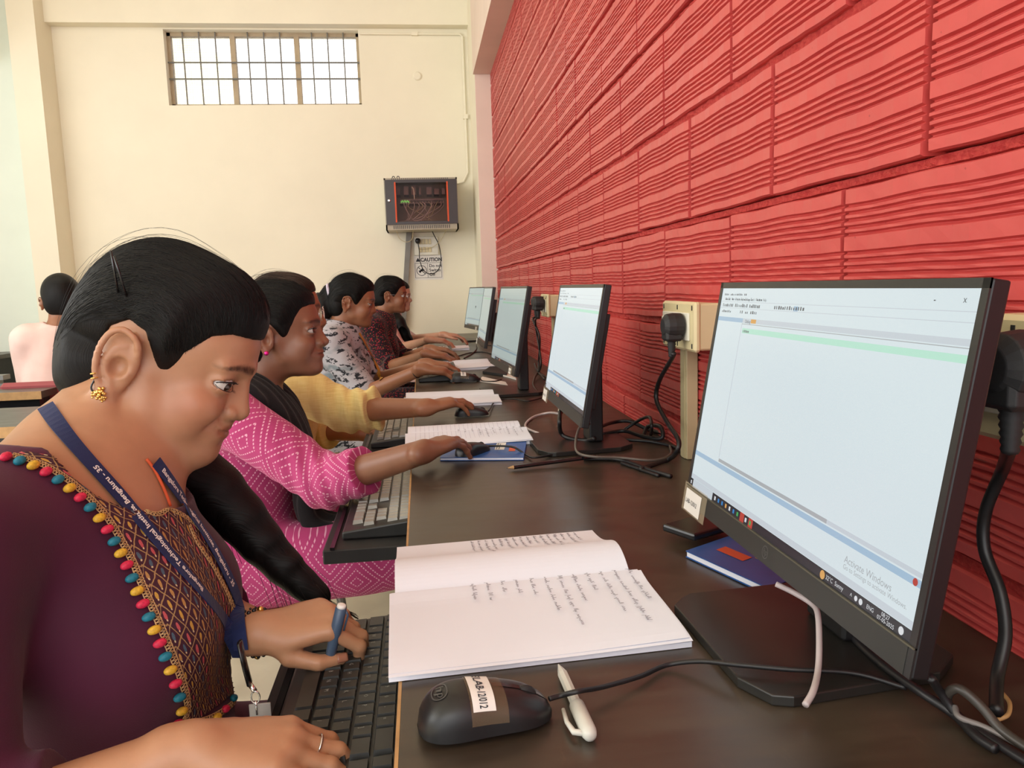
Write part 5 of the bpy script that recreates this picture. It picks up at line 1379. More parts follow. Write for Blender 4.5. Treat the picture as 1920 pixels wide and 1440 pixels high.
def mesh_obj(name, vert, Q, mats, parent, smooth=True, cols=None, uv=None, mi=None):
    off = np.array(parent_loc(parent), dtype=np.float32) if parent is not None else np.zeros(3, np.float32)
    me = bpy.data.meshes.new(name); n = len(Q)
    me.vertices.add(len(vert)); me.vertices.foreach_set('co', (vert - off).astype(np.float32).ravel())
    me.loops.add(n * 4); me.loops.foreach_set('vertex_index', Q.astype(np.int32).ravel())
    me.polygons.add(n); me.polygons.foreach_set('loop_start', np.arange(0, n * 4, 4, dtype=np.int32))
    try: me.polygons.foreach_set('loop_total', np.full(n, 4, dtype=np.int32))
    except Exception: pass
    me.update(calc_edges=True)
    if smooth: me.polygons.foreach_set('use_smooth', np.ones(n, bool))
    if not isinstance(mats, (list, tuple)): mats = [mats]
    for m_ in mats: me.materials.append(M[m_] if isinstance(m_, str) else m_)
    if mi is not None: me.polygons.foreach_set('material_index', mi.astype(np.int32))
    if cols is not None:
        ca = me.color_attributes.new('tint', 'FLOAT_COLOR', 'POINT')
        a = np.ones((len(vert), 4), np.float32); a[:, :cols.shape[1]] = cols; ca.data.foreach_set('color', a.ravel())
    if uv is not None:
        ul = me.uv_layers.new(name='UVMap'); ul.data.foreach_set('uv', uv[Q.ravel()].astype(np.float32).ravel())
    me.validate(); me.update()
    o = bpy.data.objects.new(name, me); COL.objects.link(o)
    if parent is not None: o.parent = parent
    return o
def noise3(P, sc, seed=0):
    """cheap smooth noise from summed sines"""
    r = np.random.RandomState(seed); o = 0
    for k in range(5):
        w = r.normal(size=3).astype(np.float32); w = w / np.linalg.norm(w) * sc * (1 + .35 * k); o = o + np.sin(P @ w + r.uniform(0, 6.28)) / (1 + .4 * k)
    return o / 3.
def frame(fwd, up):
    f = np.array(fwd, float); f /= np.linalg.norm(f); u = np.array(up, float); l = np.cross(u, f); l /= np.linalg.norm(l); u = np.cross(f, l)
    return np.stack([f, l, u], 1)     # columns: forward, left, up
# ================================================================== NEAREST GIRL (plum kurta)
import time as _time
_T0 = _time.time()
def tick(s): pass
H1 = Head((-.2765, .880, 1.012), (.905, -.05, -.42), (.42, .03, .907), .885, open_=.0060, gaze=(-.34, -.16), prof=dict(nose=.000, smile=.006, cheek=1.06)); H1.earscale = 1.22
F1 = fig(H1, neck=(-.352, .835, .925), chest=(-.345, .80, .795), belly=(-.325, .79, .64), pelvis=(-.36, .79, .52),
         shR=(-.385, .635, .885), elR=(-.36, .560, .68), wrR=(-.195, .598, .720), shL=(-.365, .985, .885), elL=(-.31, .955, .70), wrL=(-.183, .800, .722), girth=1.0, knee=.40)
SK1 = skin_mat('warm_brown_skin', srgb(180, 132, 100)); 
p1 = thing('person', (-.36, .79, 0), 'nearest young woman in plum embroidered kurta and navy lanyard, looking down and typing', 'person', 'people in the computer lab')
S = SDF(); H1.build(S)
S.add(H1.c((-.034, 0, -.045), (-.020, 0, -.080), .050, .048), .025)
S.add(capsule(H1.W((-.034, 0, -.070)), F1.neck + np.array([.012, 0, .0]), .047, .054), .03)
torso(S, F1); arms(S, F1); legs(S, F1)
nails = []
# right (near) hand flat on the keys
hR = hand_prims(S, F1.wrR, (.97, .12, -.12), (.10, -.12, 1), -1, [(28, 26, 12), (22, 24, 12), (20, 22, 12), (24, 26, 14)], spread=.10, sc=.88, nails=nails)
hL = hand_prims(S, F1.wrL, (.93, .10, .14), (.05, -.25, .95), +1, [(48, 52, 22), (50, 42, 20), (52, 36, 16), (40, 34, 14)], spread=.10, sc=.86, thumb=[(.030, .030, -.022), (.062, .040, -.034), (.088, .036, -.040)], nails=nails)
lo, hi = bounds([H1.W((.13, .1, .12)), H1.W((-.12, -.1, -.12)), F1.pelvis, F1.shR, F1.shL, F1.elR, (.0, .5, .7), (.0, 1.0, .7), (.12, .9, .0)], .13)
vert, Q = S.mesh(lo, hi, .0026); tick('p1 body')
# finer head: remesh only the head region with small cells
zc = F1.neck[2] + .0
def eb1(L, c):
    x, y, z = L[:, 0], L[:, 1], L[:, 2]
    blush = np.exp(-(((x - .062) / .03) ** 2 + ((z + .035) / .028) ** 2)) * (np.abs(y) > .02)
    c = c * (1 - .16 * blush[:, None] * np.array([.1, 1, 1]))
    b = (x > .06) & (((z - .031) / .0030) ** 2 + (y / .0026) ** 2 < 1); c[b] = (.9, .30, .12)
    m_ = (((x - .092) / .003) ** 2 + ((z + .008) / .0014) ** 2 + ((y + .016) / .003) ** 2) < 1; c[m_] = (.35, .25, .2)
    return c
Sfine = S
blo = np.array([H1.W(p) for p in ((.14, -.10, -.13), (-.13, .10, .13), (.14, .1, -.13), (-.13, -.1, .13), (.14, -.1, .13), (-.13, .1, -.13))])
body1 = mesh_obj('body', vert, Q, SK1, p1, cols=H1.tint(vert, lipcol=(.80, .56, .54), browcol=(.10, .07, .06), extra=eb1))
H1.eyes(p1); nail_parts(nails, p1); tick('p1 eyes')
bb1 = bvh_of(vert, Q)
# hair
S = SDF(); q = H1.s
S.add(H1.e((-.020, 0, .036), (.100, .088, .102)))
S.add(H1.e((-.060, 0, -.028), (.060, .070, .080)), .03); S.add(H1.e((.030, 0, .058), (.074, .077, .072)), .02)
S.disp(lambda P: noise3(P, 60, 3) * .0014, 0)
HPOLY1 = [(.22, .052), (.112, .055), (.096, .060), (.074, .059), (.056, .049), (.046, .032), (.037, .012), (.026, -.008), (.014, -.010), (.005, .006), (-.010, .028), (-.032, .034), (-.051, .018), (-.054, -.012), (-.044, -.052), (-.046, -.086), (-.090, -.106), (-.12, -.30), (.22, -.30)]
S.sub(poly2d(H1, HPOLY1), .006)
HP1 = poly2d(H1, HPOLY1); CR1 = [H1.e((-.012, 0, .030), (.092, .073, .080)), H1.e((.036, 0, .036), (.064, .064, .062)), H1.e((-.040, 0, -.030), (.060, .060, .070))]
S.inter(lambda P: np.minimum(np.minimum(CR1[0](P), CR1[1](P)), CR1[2](P)) - (.0022 + .50 * np.maximum(HP1(P), 0)), .003)
# plait over the far shoulder
bp = [H1.W((-.075, .0, -.055)), np.array([-.35, .905, .930]), np.array([-.335, .945, .905]), np.array([-.285, .965, .862]), np.array([-.240, .960, .812]), np.array([-.205, .955, .765]), np.array([-.168, .950, .722]), np.array([-.135, .945, .693])]
bp = [np.array(v) for v in spline([Vector(p) for p in bp], 6)]; nbp = len(bp)
for i in range(nbp - 1):
    t = i / nbp; r0 = (.030 if t < .45 else .030 - .022 * (t - .45) / .55) * (1 + .18 * math.sin(i * 1.55)) * (1 if t > .1 else .9); S.add(ellipsoid(bp[i], (r0 * 1.0, r0 * 1.0, r0 * 1.05)), .014)
    if i % 2 == 0 and .12 < t < .8:
        off = np.array([0, 0, .011]) * (1 if i % 4 else -1); S.add(ellipsoid(bp[i] + off + np.array([.006, -.006, 0]), (r0 * .72, r0 * .72, r0 * .62)), .006)
lo, hi = bounds([H1.W((.13, .1, .14)), H1.W((-.13, -.1, -.12)), (-.10, 1.0, .66)], .05)
hv, hq = S.mesh(lo, hi, .0030); hair1 = mesh_obj('hair', hv, hq, 'hair', p1, uv=hair_uv(H1, hv)); hb1 = bvh_of(hv, hq); tick('p1 hair')
strands('loose_hair', H1, hb1, hair1, 1500, 'strand', 2, fly=26, r=.00038)
mb = MB(); rg = random.Random(8)      # wisps at the hairline, in front of the ear and on the plait
for k in range(0):
    x0 = rg.uniform(.045, .100); off = rg.random() ** 1.5 * .010; pts = []
    for j in range(9):
        t = j / 8; x_ = x0 - .038 * t; hl = (.060 if x_ > .072 else .060 - (.072 - x_) * 1.05)
        pp = Vector(H1.W((x_, -.14, hl - off * (1 - .55 * t) - .001))); h = bb1.ray_cast(pp, Vector(H1.R @ np.array([0, 1, 0])))
        if h[0] is not None: pts.append(h[0] + h[1] * (.0004 + .0006 * math.sin(PI * t)))
    if len(pts) > 3: mb.tube(pts, .00012, 3, cap=False)
for k in range(60):
    i = rg.randint(8, nbp - 4); p = Vector(bp[i]); dd = Vector((rg.uniform(-1, 1), rg.uniform(-1, .2), rg.uniform(-1, 1))).normalized() * .030
    mb.tube([p + dd * .8, p + dd + Vector((.01, 0, -.02)), p + dd * 1.05 + Vector((.022, 0, -.05 - .03 * rg.random()))], .0003, 3, cap=False)
for k in range(70):
    a = rg.uniform(0, 6.28); rr = rg.uniform(0, .012); e = Vector(bp[-1]); s_ = Vector(bp[-5]) + Vector((math.cos(a) * rr, math.sin(a) * rr, 0))
    mb.tube([s_, (s_ + e) / 2 + Vector((.004, 0, -.004)), e + Vector((.02 + rg.uniform(-.01, .02), rg.uniform(-.01, .01), -.018 - rg.uniform(0, .02)))], .0004, 3, cap=False)
o = obj('hair_wisps', mb, 'strand', hair1, smooth=True); o['kind'] = 'stuff'
# hair pins
for a, b_ in (((208, 470), (222, 548)), ((214, 480), (238, 556))):
    ra = Vector(_ray(*b_)).normalized(); h = hb1.ray_cast(Vector(_CP), ra)
    e = h[0] if h[0] else onY(*b_, .85); s0 = onY(a[0], a[1], e.y - .012)
    mb = MB(); mb.tube([s0, (s0 + e) / 2 + Vector((.001, -.003, .0)), e + Vector((0, -.001, 0))], .0011, 6); obj('hair_pin', mb, 'blackgloss', p1, smooth=True)
# kurta
def wr1(P):
    return .0016 * np.sin((P[..., 0] * 60 + P[..., 2] * 95 + P[..., 1] * 30)) * np.clip(noise3(P, 12, 5) + .2, 0, 1) + .0035 * noise3(P, 16, 7)
S = SDF(); torso(S, F1, .010, k=.06); arms(S, F1, .012, upto=.45, cloth=True)
S.disp(wr1, 0)
u1 = np.array([-.06, 0, .30]); nk = np.array(F1.neck)
S.sub(ellipsoid(nk + np.array([.050, -.005, .005]), (.085, .125, .082), frame((.8, 0, -.6), (.6, 0, .8))), .004)
S.sub(ellipsoid(nk + np.array([.0, 0, .060]), (.10, .14, .075)), .004)
lo, hi = bounds([F1.pelvis - np.array([0, 0, .1]), F1.shR, F1.shL, F1.elR, F1.elL, (.10, .8, .5), (-.2, .5, .7)], .12)
kv, kq = S.mesh(lo, hi, .0035); kurta1 = mesh_obj('kurta', kv, kq, 'plum', p1); kb1 = bvh_of(kv, kq); tick('p1 kurta')
figure_chair(F1, 'stool hidden under the nearest girl in the plum kurta')
# ---- embroidered yoke, trims, lanyard and jewellery of the nearest girl
def hit1(px, py, off=.0015, bvhs=None, ydef=None):
    o = Vector(_CP); d = Vector(_ray(px, py)).normalized(); best = None
    for b_ in (bvhs or (kb1, bb1)):
        h = b_.ray_cast(o, d)
        if h[0] is not None and (best is None or h[3] < best[3]): best = h
    if best is None: return None
    n = best[1]; 
    if n.dot(d) > 0: n = -n
    return best[0] + n * off, n
def pline(pts, n):
    """resample a pixel polyline smoothly"""
    sp = spline([Vector((p[0], p[1], 0)) for p in pts], 10); L_ = [0]
    for i in range(1, len(sp)): L_.append(L_[-1] + (sp[i] - sp[i - 1]).length)
    out = []; j = 0
    for k in range(n + 1):
        t = L_[-1] * k / n
        while j < len(L_) - 2 and L_[j + 1] < t: j += 1
        f = (t - L_[j]) / max(1e-6, L_[j + 1] - L_[j]); out.append(sp[j].lerp(sp[j + 1], min(1, max(0, f))))
    return out
EDGE = [(22, 856), (75, 872), (120, 898), (160, 930), (196, 968), (222, 1008), (246, 1052), (266, 1100), (288, 1148), (310, 1200), (330, 1250), (346, 1300), (347, 1340), (318, 1372)]
INNER = [(44, 848), (110, 862), (170, 898), (228, 938), (285, 965), (318, 958), (352, 975), (392, 1010), (424, 1062), (446, 1110), (462, 1170), (462, 1230), (452, 1290), (330, 1378)]
def rowpts(v):
    i = v * (len(EDGE) - 1); a = min(int(i), len(EDGE) - 2); f = i - a
    return (Vector(EDGE[a]).lerp(Vector(EDGE[a + 1]), f), Vector(INNER[a]).lerp(Vector(INNER[a + 1]), f))
INNER = INNER[:7] + [(p[0] - 7, p[1]) for p in INNER[7:]]
EL = pline(EDGE, 90); IL = pline(INNER, 90)
mb = MB(); NU, NV = 44, 90; vid = {}; rv = {}
for j in range(NV + 1):
    a, b_ = EL[j], IL[j]; pv = None; cu = 0.
    for i in range(NU + 1):
        p = a.lerp(b_, i / NU); h = hit1(p.x, p.y, .0012, (kb1,))
        if h is None: continue
        vid[(i, j)] = len(mb.v); mb.v.append(h[0])
        cu = (cu + (h[0] - pv).length) if (i and pv is not None) else 0.; pv = h[0]
        if j and (i, j - 1) in vid: rv[i] = rv.get(i, 0) + (h[0] - mb.v[vid[(i, j - 1)]]).length
        vv_ = rv.get(4, 0.); mb.uv[len(mb.v) - 1] = (cu + vv_ * .78, vv_ * .78 - cu)
for j in range(NV):
    for i in range(NU):
        k = [(i, j), (i + 1, j), (i + 1, j + 1), (i, j + 1)]
        if all(c in vid for c in k):
            P_ = [mb.v[vid[c]] for c in k]
            if max((P_[0] - P_[2]).length, (P_[1] - P_[3]).length) < .05: mb.face([vid[c] for c in k])
m = bpy.data.materials.new('diamond_embroidery'); m.use_nodes = True; g = NT(m); b = g.bsdf()
u = g.sep(g.uv()); s_ = 1 / .0155; wv = g.noise(g.pos(), 90, 2, .5)
ua = g.m('ADD', g.m('MULTIPLY', u[0], s_), g.m('MULTIPLY', g.m('SUBTRACT', wv, .5), .35)); ub = g.m('ADD', g.m('MULTIPLY', u[1], s_), g.m('MULTIPLY', g.m('SUBTRACT', g.noise(g.pos(), 70, 2, .5), .5), .3))
fa = g.m('SUBTRACT', g.m('FRACT', ua), .5); fb = g.m('SUBTRACT', g.m('FRACT', ub), .5)
ln = g.m('MAXIMUM', g.m('GREATER_THAN', g.m('ABSOLUTE', fa), .455), g.m('GREATER_THAN', g.m('ABSOLUTE', fb), .455))
el = g.m('ADD', g.m('POWER', g.m('MULTIPLY', g.m('ADD', fa, fb), 1.55), 2.), g.m('POWER', g.m('MULTIPLY', g.m('SUBTRACT', fa, fb), 3.0), 2.))
pet = g.m('LESS_THAN', el, .38); core = g.m('LESS_THAN', g.m('ADD', g.m('POWER', g.m('SUBTRACT', fa, .22), 2.), g.m('POWER', g.m('SUBTRACT', fb, .22), 2.)), .006)
cell = g.m('MODULO', g.m('ABSOLUTE', g.m('ADD', g.m('FLOOR', ub), g.m('MULTIPLY', g.m('FLOOR', ua), 0.))), 4.)
col = g.mix(g.m('GREATER_THAN', cell, .5), srgb(212, 168, 70), g.mix(g.m('GREATER_THAN', cell, 1.5), srgb(206, 92, 96), g.mix(g.m('GREATER_THAN', cell, 2.5), srgb(76, 104, 122), srgb(196, 150, 84))))
fine = g.ramp(g.noise(g.pos(), 1400, 2, .5), .3, .7)
c = g.mix(pet, srgb(60, 18, 40), col); c = g.mix(g.m('MULTIPLY', ln, .9), c, srgb(186, 152, 98)); c = g.mix(core, c, srgb(226, 206, 160)); c = g.mix(g.m('MULTIPLY', fine, .35), c, srgb(50, 20, 34))
g.put(b.inputs['Base Color'], c); b.inputs['Roughness'].default_value = .6; g.bump(g.m('ADD', g.m('MAXIMUM', pet, ln), g.m('MULTIPLY', fine, .4)), .5, .0012)
yoke = obj('embroidered_yoke', mb, m, kurta1, smooth=True, solid=.0006)
# gold chain-stitch borders
def stitch_border(name, path, wpx, n, parent, m_, off=.002, closed=False):
    pl = pline(path, n); mb = MB(); A = []
    P_ = [hit1(p.x, p.y, off, (kb1,)) for p in pl]
    for side in (-1, 1):
        run = []
        for i, h in enumerate(P_):
            if h is None: continue
            j = min(i + 1, len(P_) - 1)
            t = (P_[j][0] - h[0]) if (P_[j] and j != i) else Vector((0, 0, -1))
            if t.length < 1e-6: continue
            s__ = t.normalized().cross(h[1]).normalized(); run.append(h[0] + s__ * wpx * side + h[1] * .0003 * math.sin(i * 2.4))
        if len(run) > 3: mb.tube(run, .0006, 5)
    prev = None
    for i, h in enumerate(P_):
        if h is None: continue
        j = min(i + 1, len(P_) - 1)
        if P_[j] is None or j == i: continue
        t = P_[j][0] - h[0]
        if t.length < 1e-6: continue
        s__ = t.normalized().cross(h[1]).normalized(); sg = 1 if i % 2 else -1
        cur = h[0] + s__ * wpx * sg * .9 + h[1] * .0004
        if prev is not None and (cur - prev).length < .02: mb.tube([prev, cur], .0005, 4)
        prev = cur
    return obj(name, mb, m_, parent, smooth=True)
M['thread'] = mat('gold_thread', srgb(196, 160, 110), .55, vary=.25, vscale=500)
stitch_border('chain_stitch_border', EDGE, .0030, 230, yoke, 'thread')
stitch_border('chain_stitch_border', [(346, 1345), (318, 1374), (352, 1358), (395, 1345), (430, 1322), (452, 1292)], .0028, 80, yoke, 'thread')
stitch_border('neckline_piping', INNER[1:8], .0020, 110, yoke, 'thread')
stitch_border('placket_stitch', [(352, 985), (368, 1020), (395, 1060), (420, 1105), (440, 1150)], .0026, 60, yoke, 'thread')
# little tassel beads along the yoke edge
tas = []
tp = pline([(p[0] - 13, p[1] + 7) for p in EDGE[:-1]] + [(306, 1366)], 25)
for k, p in enumerate(tp): tas.append((p.x, p.y, k))
for k, (x_, y_) in enumerate(((314, 1380), (340, 1375), (362, 1367), (383, 1358), (401, 1345), (417, 1330), (432, 1310), (446, 1297))): tas.append((x_, y_, k + 1))
TM = [mat('crimson_tassel_thread', srgb(206, 36, 74), .55, vary=.2, vscale=400), mat('teal_tassel_thread', srgb(22, 116, 138), .55, vary=.2, vscale=400), mat('mustard_tassel_thread', srgb(214, 170, 50), .55, vary=.2, vscale=400)]
for x_, y_, k in tas:
    h = hit1(x_, y_, .0035, (kb1,))
    if h is None: continue
    mb = MB(); n_ = 12
    dv = Vector((.55, 0, -.45)); 
    h2 = hit1(x_ - 7, y_ + 3, .0035, (kb1,)); dv = (h2[0] - h[0]).normalized() if h2 else dv.normalized()
    Mx = Matrix.Translation(h[0]) @ dv.to_track_quat('Z', 'Y').to_matrix().to_4x4()
    prof = [(max(1e-5, .0043 * math.sin(PI * i / n_) ** .8 * (1 - .18 * i / n_)), -.0058 * math.cos(PI * i / n_)) for i in range(n_ + 1)]
    mb.lathe(prof, 12, 0, Mx, cap=False); t_ = obj('tassel_bead', mb, TM[k % 3], kurta1, smooth=True)
# orange inner lining at the throat and thin chain
mb = MB(); P_ = [hit1(x, y, .0022, (bb1, kb1)) for x, y in [(p.x, p.y) for p in pline([(272, 862), (288, 885), (305, 920), (316, 950)], 16)]]
P_ = [h[0] for h in P_ if h]; mb.tube(P_, .0016, 6); obj('orange_inner_strap', mb, mat('orange_cord', srgb(206, 84, 40), .6), p1, smooth=True)
# lanyard: two ribbons meeting on the chest
def ribbon(name, path, width, parent, n=70, off=.0030, m_='navy', bv=None, back=None, text=None, tflip=False, toff=0., tsz=.0085):
    pl = pline(path, n); hs = []; last = None
    for p in pl:
        h = hit1(p.x, p.y, off, bv)
        if h is None:
            if last is None: continue
            h = (onY(p.x, p.y, last[0].y), last[1])
        if last is not None and abs(h[0].y - last[0].y) > .016: h = (onY(p.x, p.y, last[0].y + (.004 if h[0].y > last[0].y else -.004)), last[1])
        last = h; hs.append([h[0].copy(), h[1].copy()])
    for _ in range(6):      # relax
        for i in range(1, len(hs) - 1):
            hs[i][0] = hs[i][0] * .5 + (hs[i - 1][0] + hs[i + 1][0]) * .25; hs[i][1] = (hs[i][1] + hs[i - 1][1] + hs[i + 1][1]).normalized()
    if back:
        pre = [[Vector(p), hs[0][1]] for p in back]; hs = pre + hs
    mb = MB(); fr = []
    for i, (p, nn) in enumerate(hs):
        t = (hs[min(i + 1, len(hs) - 1)][0] - hs[max(i - 1, 0)][0]).normalized(); s__ = t.cross(nn).normalized(); n2 = s__.cross(t).normalized()
        if n2.dot(nn) < 0: n2 = -n2
        fr.append((p, t, s__, n2))
    for i, (p, t, s__, n2) in enumerate(fr):
        for a, b_ in ((-1, .0005), (1, .0005), (1, -.0005), (-1, -.0005)): mb.v.append(p + s__ * width / 2 * a + n2 * b_)
    for i in range(len(fr) - 1):
        for k in range(4): mb.face((i * 4 + k, i * 4 + (k + 1) % 4, i * 4 + 4 + (k + 1) % 4, i * 4 + 4 + k))
    o = obj(name, mb, m_, parent, smooth=False)
    if text:
        L_ = [0]
        for i in range(1, len(fr)): L_.append(L_[-1] + (fr[i][0] - fr[i - 1][0]).length)
        V_, F_ = text_geo(text, tsz, bold=.00022); mx = max(v.x for v in V_); mb = MB()
        for v in V_:
            s0 = toff + (v.x if not tflip else mx - v.x); j = 0
            while j < len(L_) - 2 and L_[j + 1] < s0: j += 1
            f = (s0 - L_[j]) / max(1e-6, L_[j + 1] - L_[j]); p = fr[j][0].lerp(fr[j + 1][0], min(1.2, f)); sd = fr[j][2]; n2 = fr[j][3]
            yy = (v.y - tsz * .34) * (1 if not tflip else -1); mb.v.append(p + sd * -yy * TS + n2 * .0010)
        for f_ in F_: mb.face(list(f_))
        obj('printed_lettering', mb, 'label', o)
    return o
TS = 1
lan = ribbon('lanyard', [(88, 765), (120, 815), (165, 868), (212, 920), (262, 978), (318, 1046), (372, 1108), (415, 1160), (440, 1200), (450, 1228)], .0150, p1, text='35 - uruhegneB ,etutitsnI lacigolonhceT erolagnaB'[:0] + 'Bangalore Technological Institute, Bengaluru - 35', tflip=True, toff=.105, tsz=.0078)
lan2 = ribbon('lanyard', [(287, 868), (312, 902), (338, 940), (366, 985), (395, 1030), (420, 1078), (440, 1125), (450, 1170), (455, 1215)], .0150, p1, off=.0042, bv=(kb1, bb1), text='Bangalore Technological Institute, Bengaluru - 35', toff=.010, tsz=.0078)
mb = MB(); a = hit1(450, 1215, .005, (kb1,)) or (onY(450, 1215, .72), Vector((0, -1, 0))); a = a[0]; b_ = onY(468, 1282, a.y)
mb.tube([a + Vector((0, 0, .006)), (a + b_) / 2, b_], .0065, 8, flat=.35); obj('lanyard_clasp', mb, 'blackgloss', p1, smooth=True)
mb = MB(); e = onY(478, 1296, a.y - .005); mb.tube([b_, e], .0025, 8); 
ring = [e + Vector((.004 * math.cos(t), 0, -.006 + .006 * math.sin(t))) for t in [2 * PI * k / 16 for k in range(17)]]; mb.tube(ring, .0008, 6, cap=False)
mb.tube([e + Vector((0, 0, -.010)), onY(482, 1340, a.y - .005)], .0010, 6); obj('metal_hook', mb, 'chrome', p1, smooth=True)
mb = MB(); c0 = onY(484, 1334, a.y - .004); mb.box((c0.x - .008, c0.y - .001, c0.z - .016), (c0.x + .012, c0.y + .001, c0.z + .008), bev=.0004); obj('card_holder_tab', mb, mat('clear_plastic_tab', srgb(190, 188, 186), .15, alpha=.55), p1)
# earrings on the visible ear and studs
ksc = H1.earscale
def earpt(x, z, o, y=-1): k_ = ksc; return Vector(H1.W((-.014 - .022 * (k_ - 1) + x * k_ * .92, y * (.0725 + o * k_), -.013 - .018 * (k_ - 1) + z * k_ * 1.06)))
lobe = earpt(-.0050, -.0270, .0150)
mb = MB(); rg = random.Random(4)
dwn = Vector((0, 0, -1)); out = Vector(H1.R @ np.array([0, -1, 0]))
for k in range(26):      # domed filigree stud
    th = rg.uniform(0, 6.28); r_ = .0062 * math.sqrt(rg.random()); p = lobe + Vector(H1.R[:, 0]) * r_ * math.cos(th) + Vector(H1.R[:, 2]) * r_ * math.sin(th) * 1.0 + out * (.0042 - r_ * r_ * 60)
    nn_ = 6; mb.lathe([(max(1e-5, .0017 * math.sin(PI * i / nn_)), -.0017 * math.cos(PI * i / nn_)) for i in range(nn_ + 1)], 8, 0, Matrix.Translation(p), cap=False)
for k in range(9):
    th = PI + PI * k / 8; p = lobe + Vector(H1.R[:, 0]) * .0068 * math.cos(th) + Vector(H1.R[:, 2]) * (.0068 * math.sin(th) - .0018) + out * .002
    mb.lathe([(max(1e-5, .0012 * math.sin(PI * i / 6)), -.0012 * math.cos(PI * i / 6)) for i in range(7)], 8, 0, Matrix.Translation(p), cap=False)
obj('gold_stud_earring', mb, 'gold', p1, smooth=True)
mb = MB(); hc = earpt(-.0165, -.0140, .0150)
for k in range(2):
    c0 = hc + Vector((0, 0, .0016 - k * .0046)); ring = [c0 + Vector(H1.R[:, 0]) * .0038 * math.cos(t) + out * .0050 * math.sin(t) + Vector((0, 0, .002 * math.cos(t))) for t in [2 * PI * j / 16 for j in range(17)]]
    mb.tube(ring, .0008, 6, cap=False)
obj('gold_ear_cuff', mb, 'gold', p1, smooth=True)
mb = MB(); arc = spline([hc + out * .0008 + Vector((0, 0, -.004)), earpt(-.0150, -.0250, .0160), earpt(-.0095, -.0300, .0160), lobe + Vector((-.004, 0, -.002))], 6); mb.tube(arc, .0010, 6); obj('black_ear_cord', mb, 'blackgloss', p1, smooth=True)
# bracelet of dark beads with gold on the far wrist, ring on the near hand
ax = (Vector(F1.wrL) - Vector(F1.elL)).normalized(); w_ = Vector(F1.wrL) - ax * .004; u_ = ax.orthogonal().normalized(); v_ = ax.cross(u_)
for rr, dx, mm, nm in ((.0235, 0, 'blackgloss', 'bead_bracelet'), (.0240, -.008, 'cable', 'thread_bracelet')):
    mb = MB()
    for k in range(26):
        t = 2 * PI * k / 26; p = w_ + ax * (dx + .004 * math.sin(t)) + (u_ * math.cos(t) + v_ * math.sin(t)) * rr
        mb.lathe([(max(1e-5, (.0024 if mm == 'blackgloss' else .0014) * math.sin(PI * i / 6)), -(.0024 if mm == 'blackgloss' else .0014) * math.cos(PI * i / 6)) for i in range(7)], 7, 0, Matrix.Translation(p), cap=False)
    obj(nm, mb, mm, p1, smooth=True)
for k in (3, 9, 16): mb = MB(); t = 2 * PI * k / 26; p = w_ + (u_ * math.cos(t) + v_ * math.sin(t)) * .0242; mb.lathe([(.0010, -.003), (.0030, -.002), (.0030, .002), (.0010, .003)], 10, 0, Matrix.Translation(p) @ ax.to_track_quat('Z', 'Y').to_matrix().to_4x4()); obj('gold_bracelet_bead', mb, 'gold', p1, smooth=True)
fpt = hR[0][1]; c0 = Vector(fpt[0] * .45 + fpt[1] * .55); ax = Vector(fpt[1] - fpt[0]).normalized(); u_ = ax.orthogonal().normalized(); v_ = ax.cross(u_)
mb = MB(); mb.tube([c0 + (u_ * math.cos(t) + v_ * math.sin(t)) * .0092 for t in [2 * PI * j / 20 for j in range(21)]], .0011, 6, cap=False); obj('finger_ring', mb, 'chrome', p1, smooth=True)
# pen held between the thumb and first finger of the far hand
tipL = Vector(hL[1][2]); top = onY(640, 1138, tipL.y + .0); 
pt = thing('pen', tuple(top), 'slate blue capped pen standing up between the fingers of the nearest girl', 'pen')
pb_ = onY(626, 1200, tipL.y + .004); d = (pb_ - top).normalized(); Mx = Matrix.Translation(top) @ d.to_track_quat('Z', 'Y').to_matrix().to_4x4()
mb = MB(); mb.lathe([(.0035, 0), (.0058, .0015), (.0060, .030), (.0052, .060), (.0040, .075), (.0015, .085)], 16, 0, Mx); obj('pen_barrel', mb, 'pen_blue', pt, smooth=True)
mb = MB(); mb.lathe([(.0030, -.0030), (.0045, -.0025), (.0048, .0005), (.0036, .001)], 16, 0, Mx); obj('pen_cap_top', mb, 'label', pt, smooth=True)
side = Vector((1, 0, 0)); side = (side - d * side.dot(d)).normalized(); mb = MB(); mb.tube([top + side * .005 + d * .003, top + side * .0085 + d * .008, top + side * .0078 + d * .026], .0012, 6); obj('pen_clip', mb, 'pen_blue', pt, smooth=True)
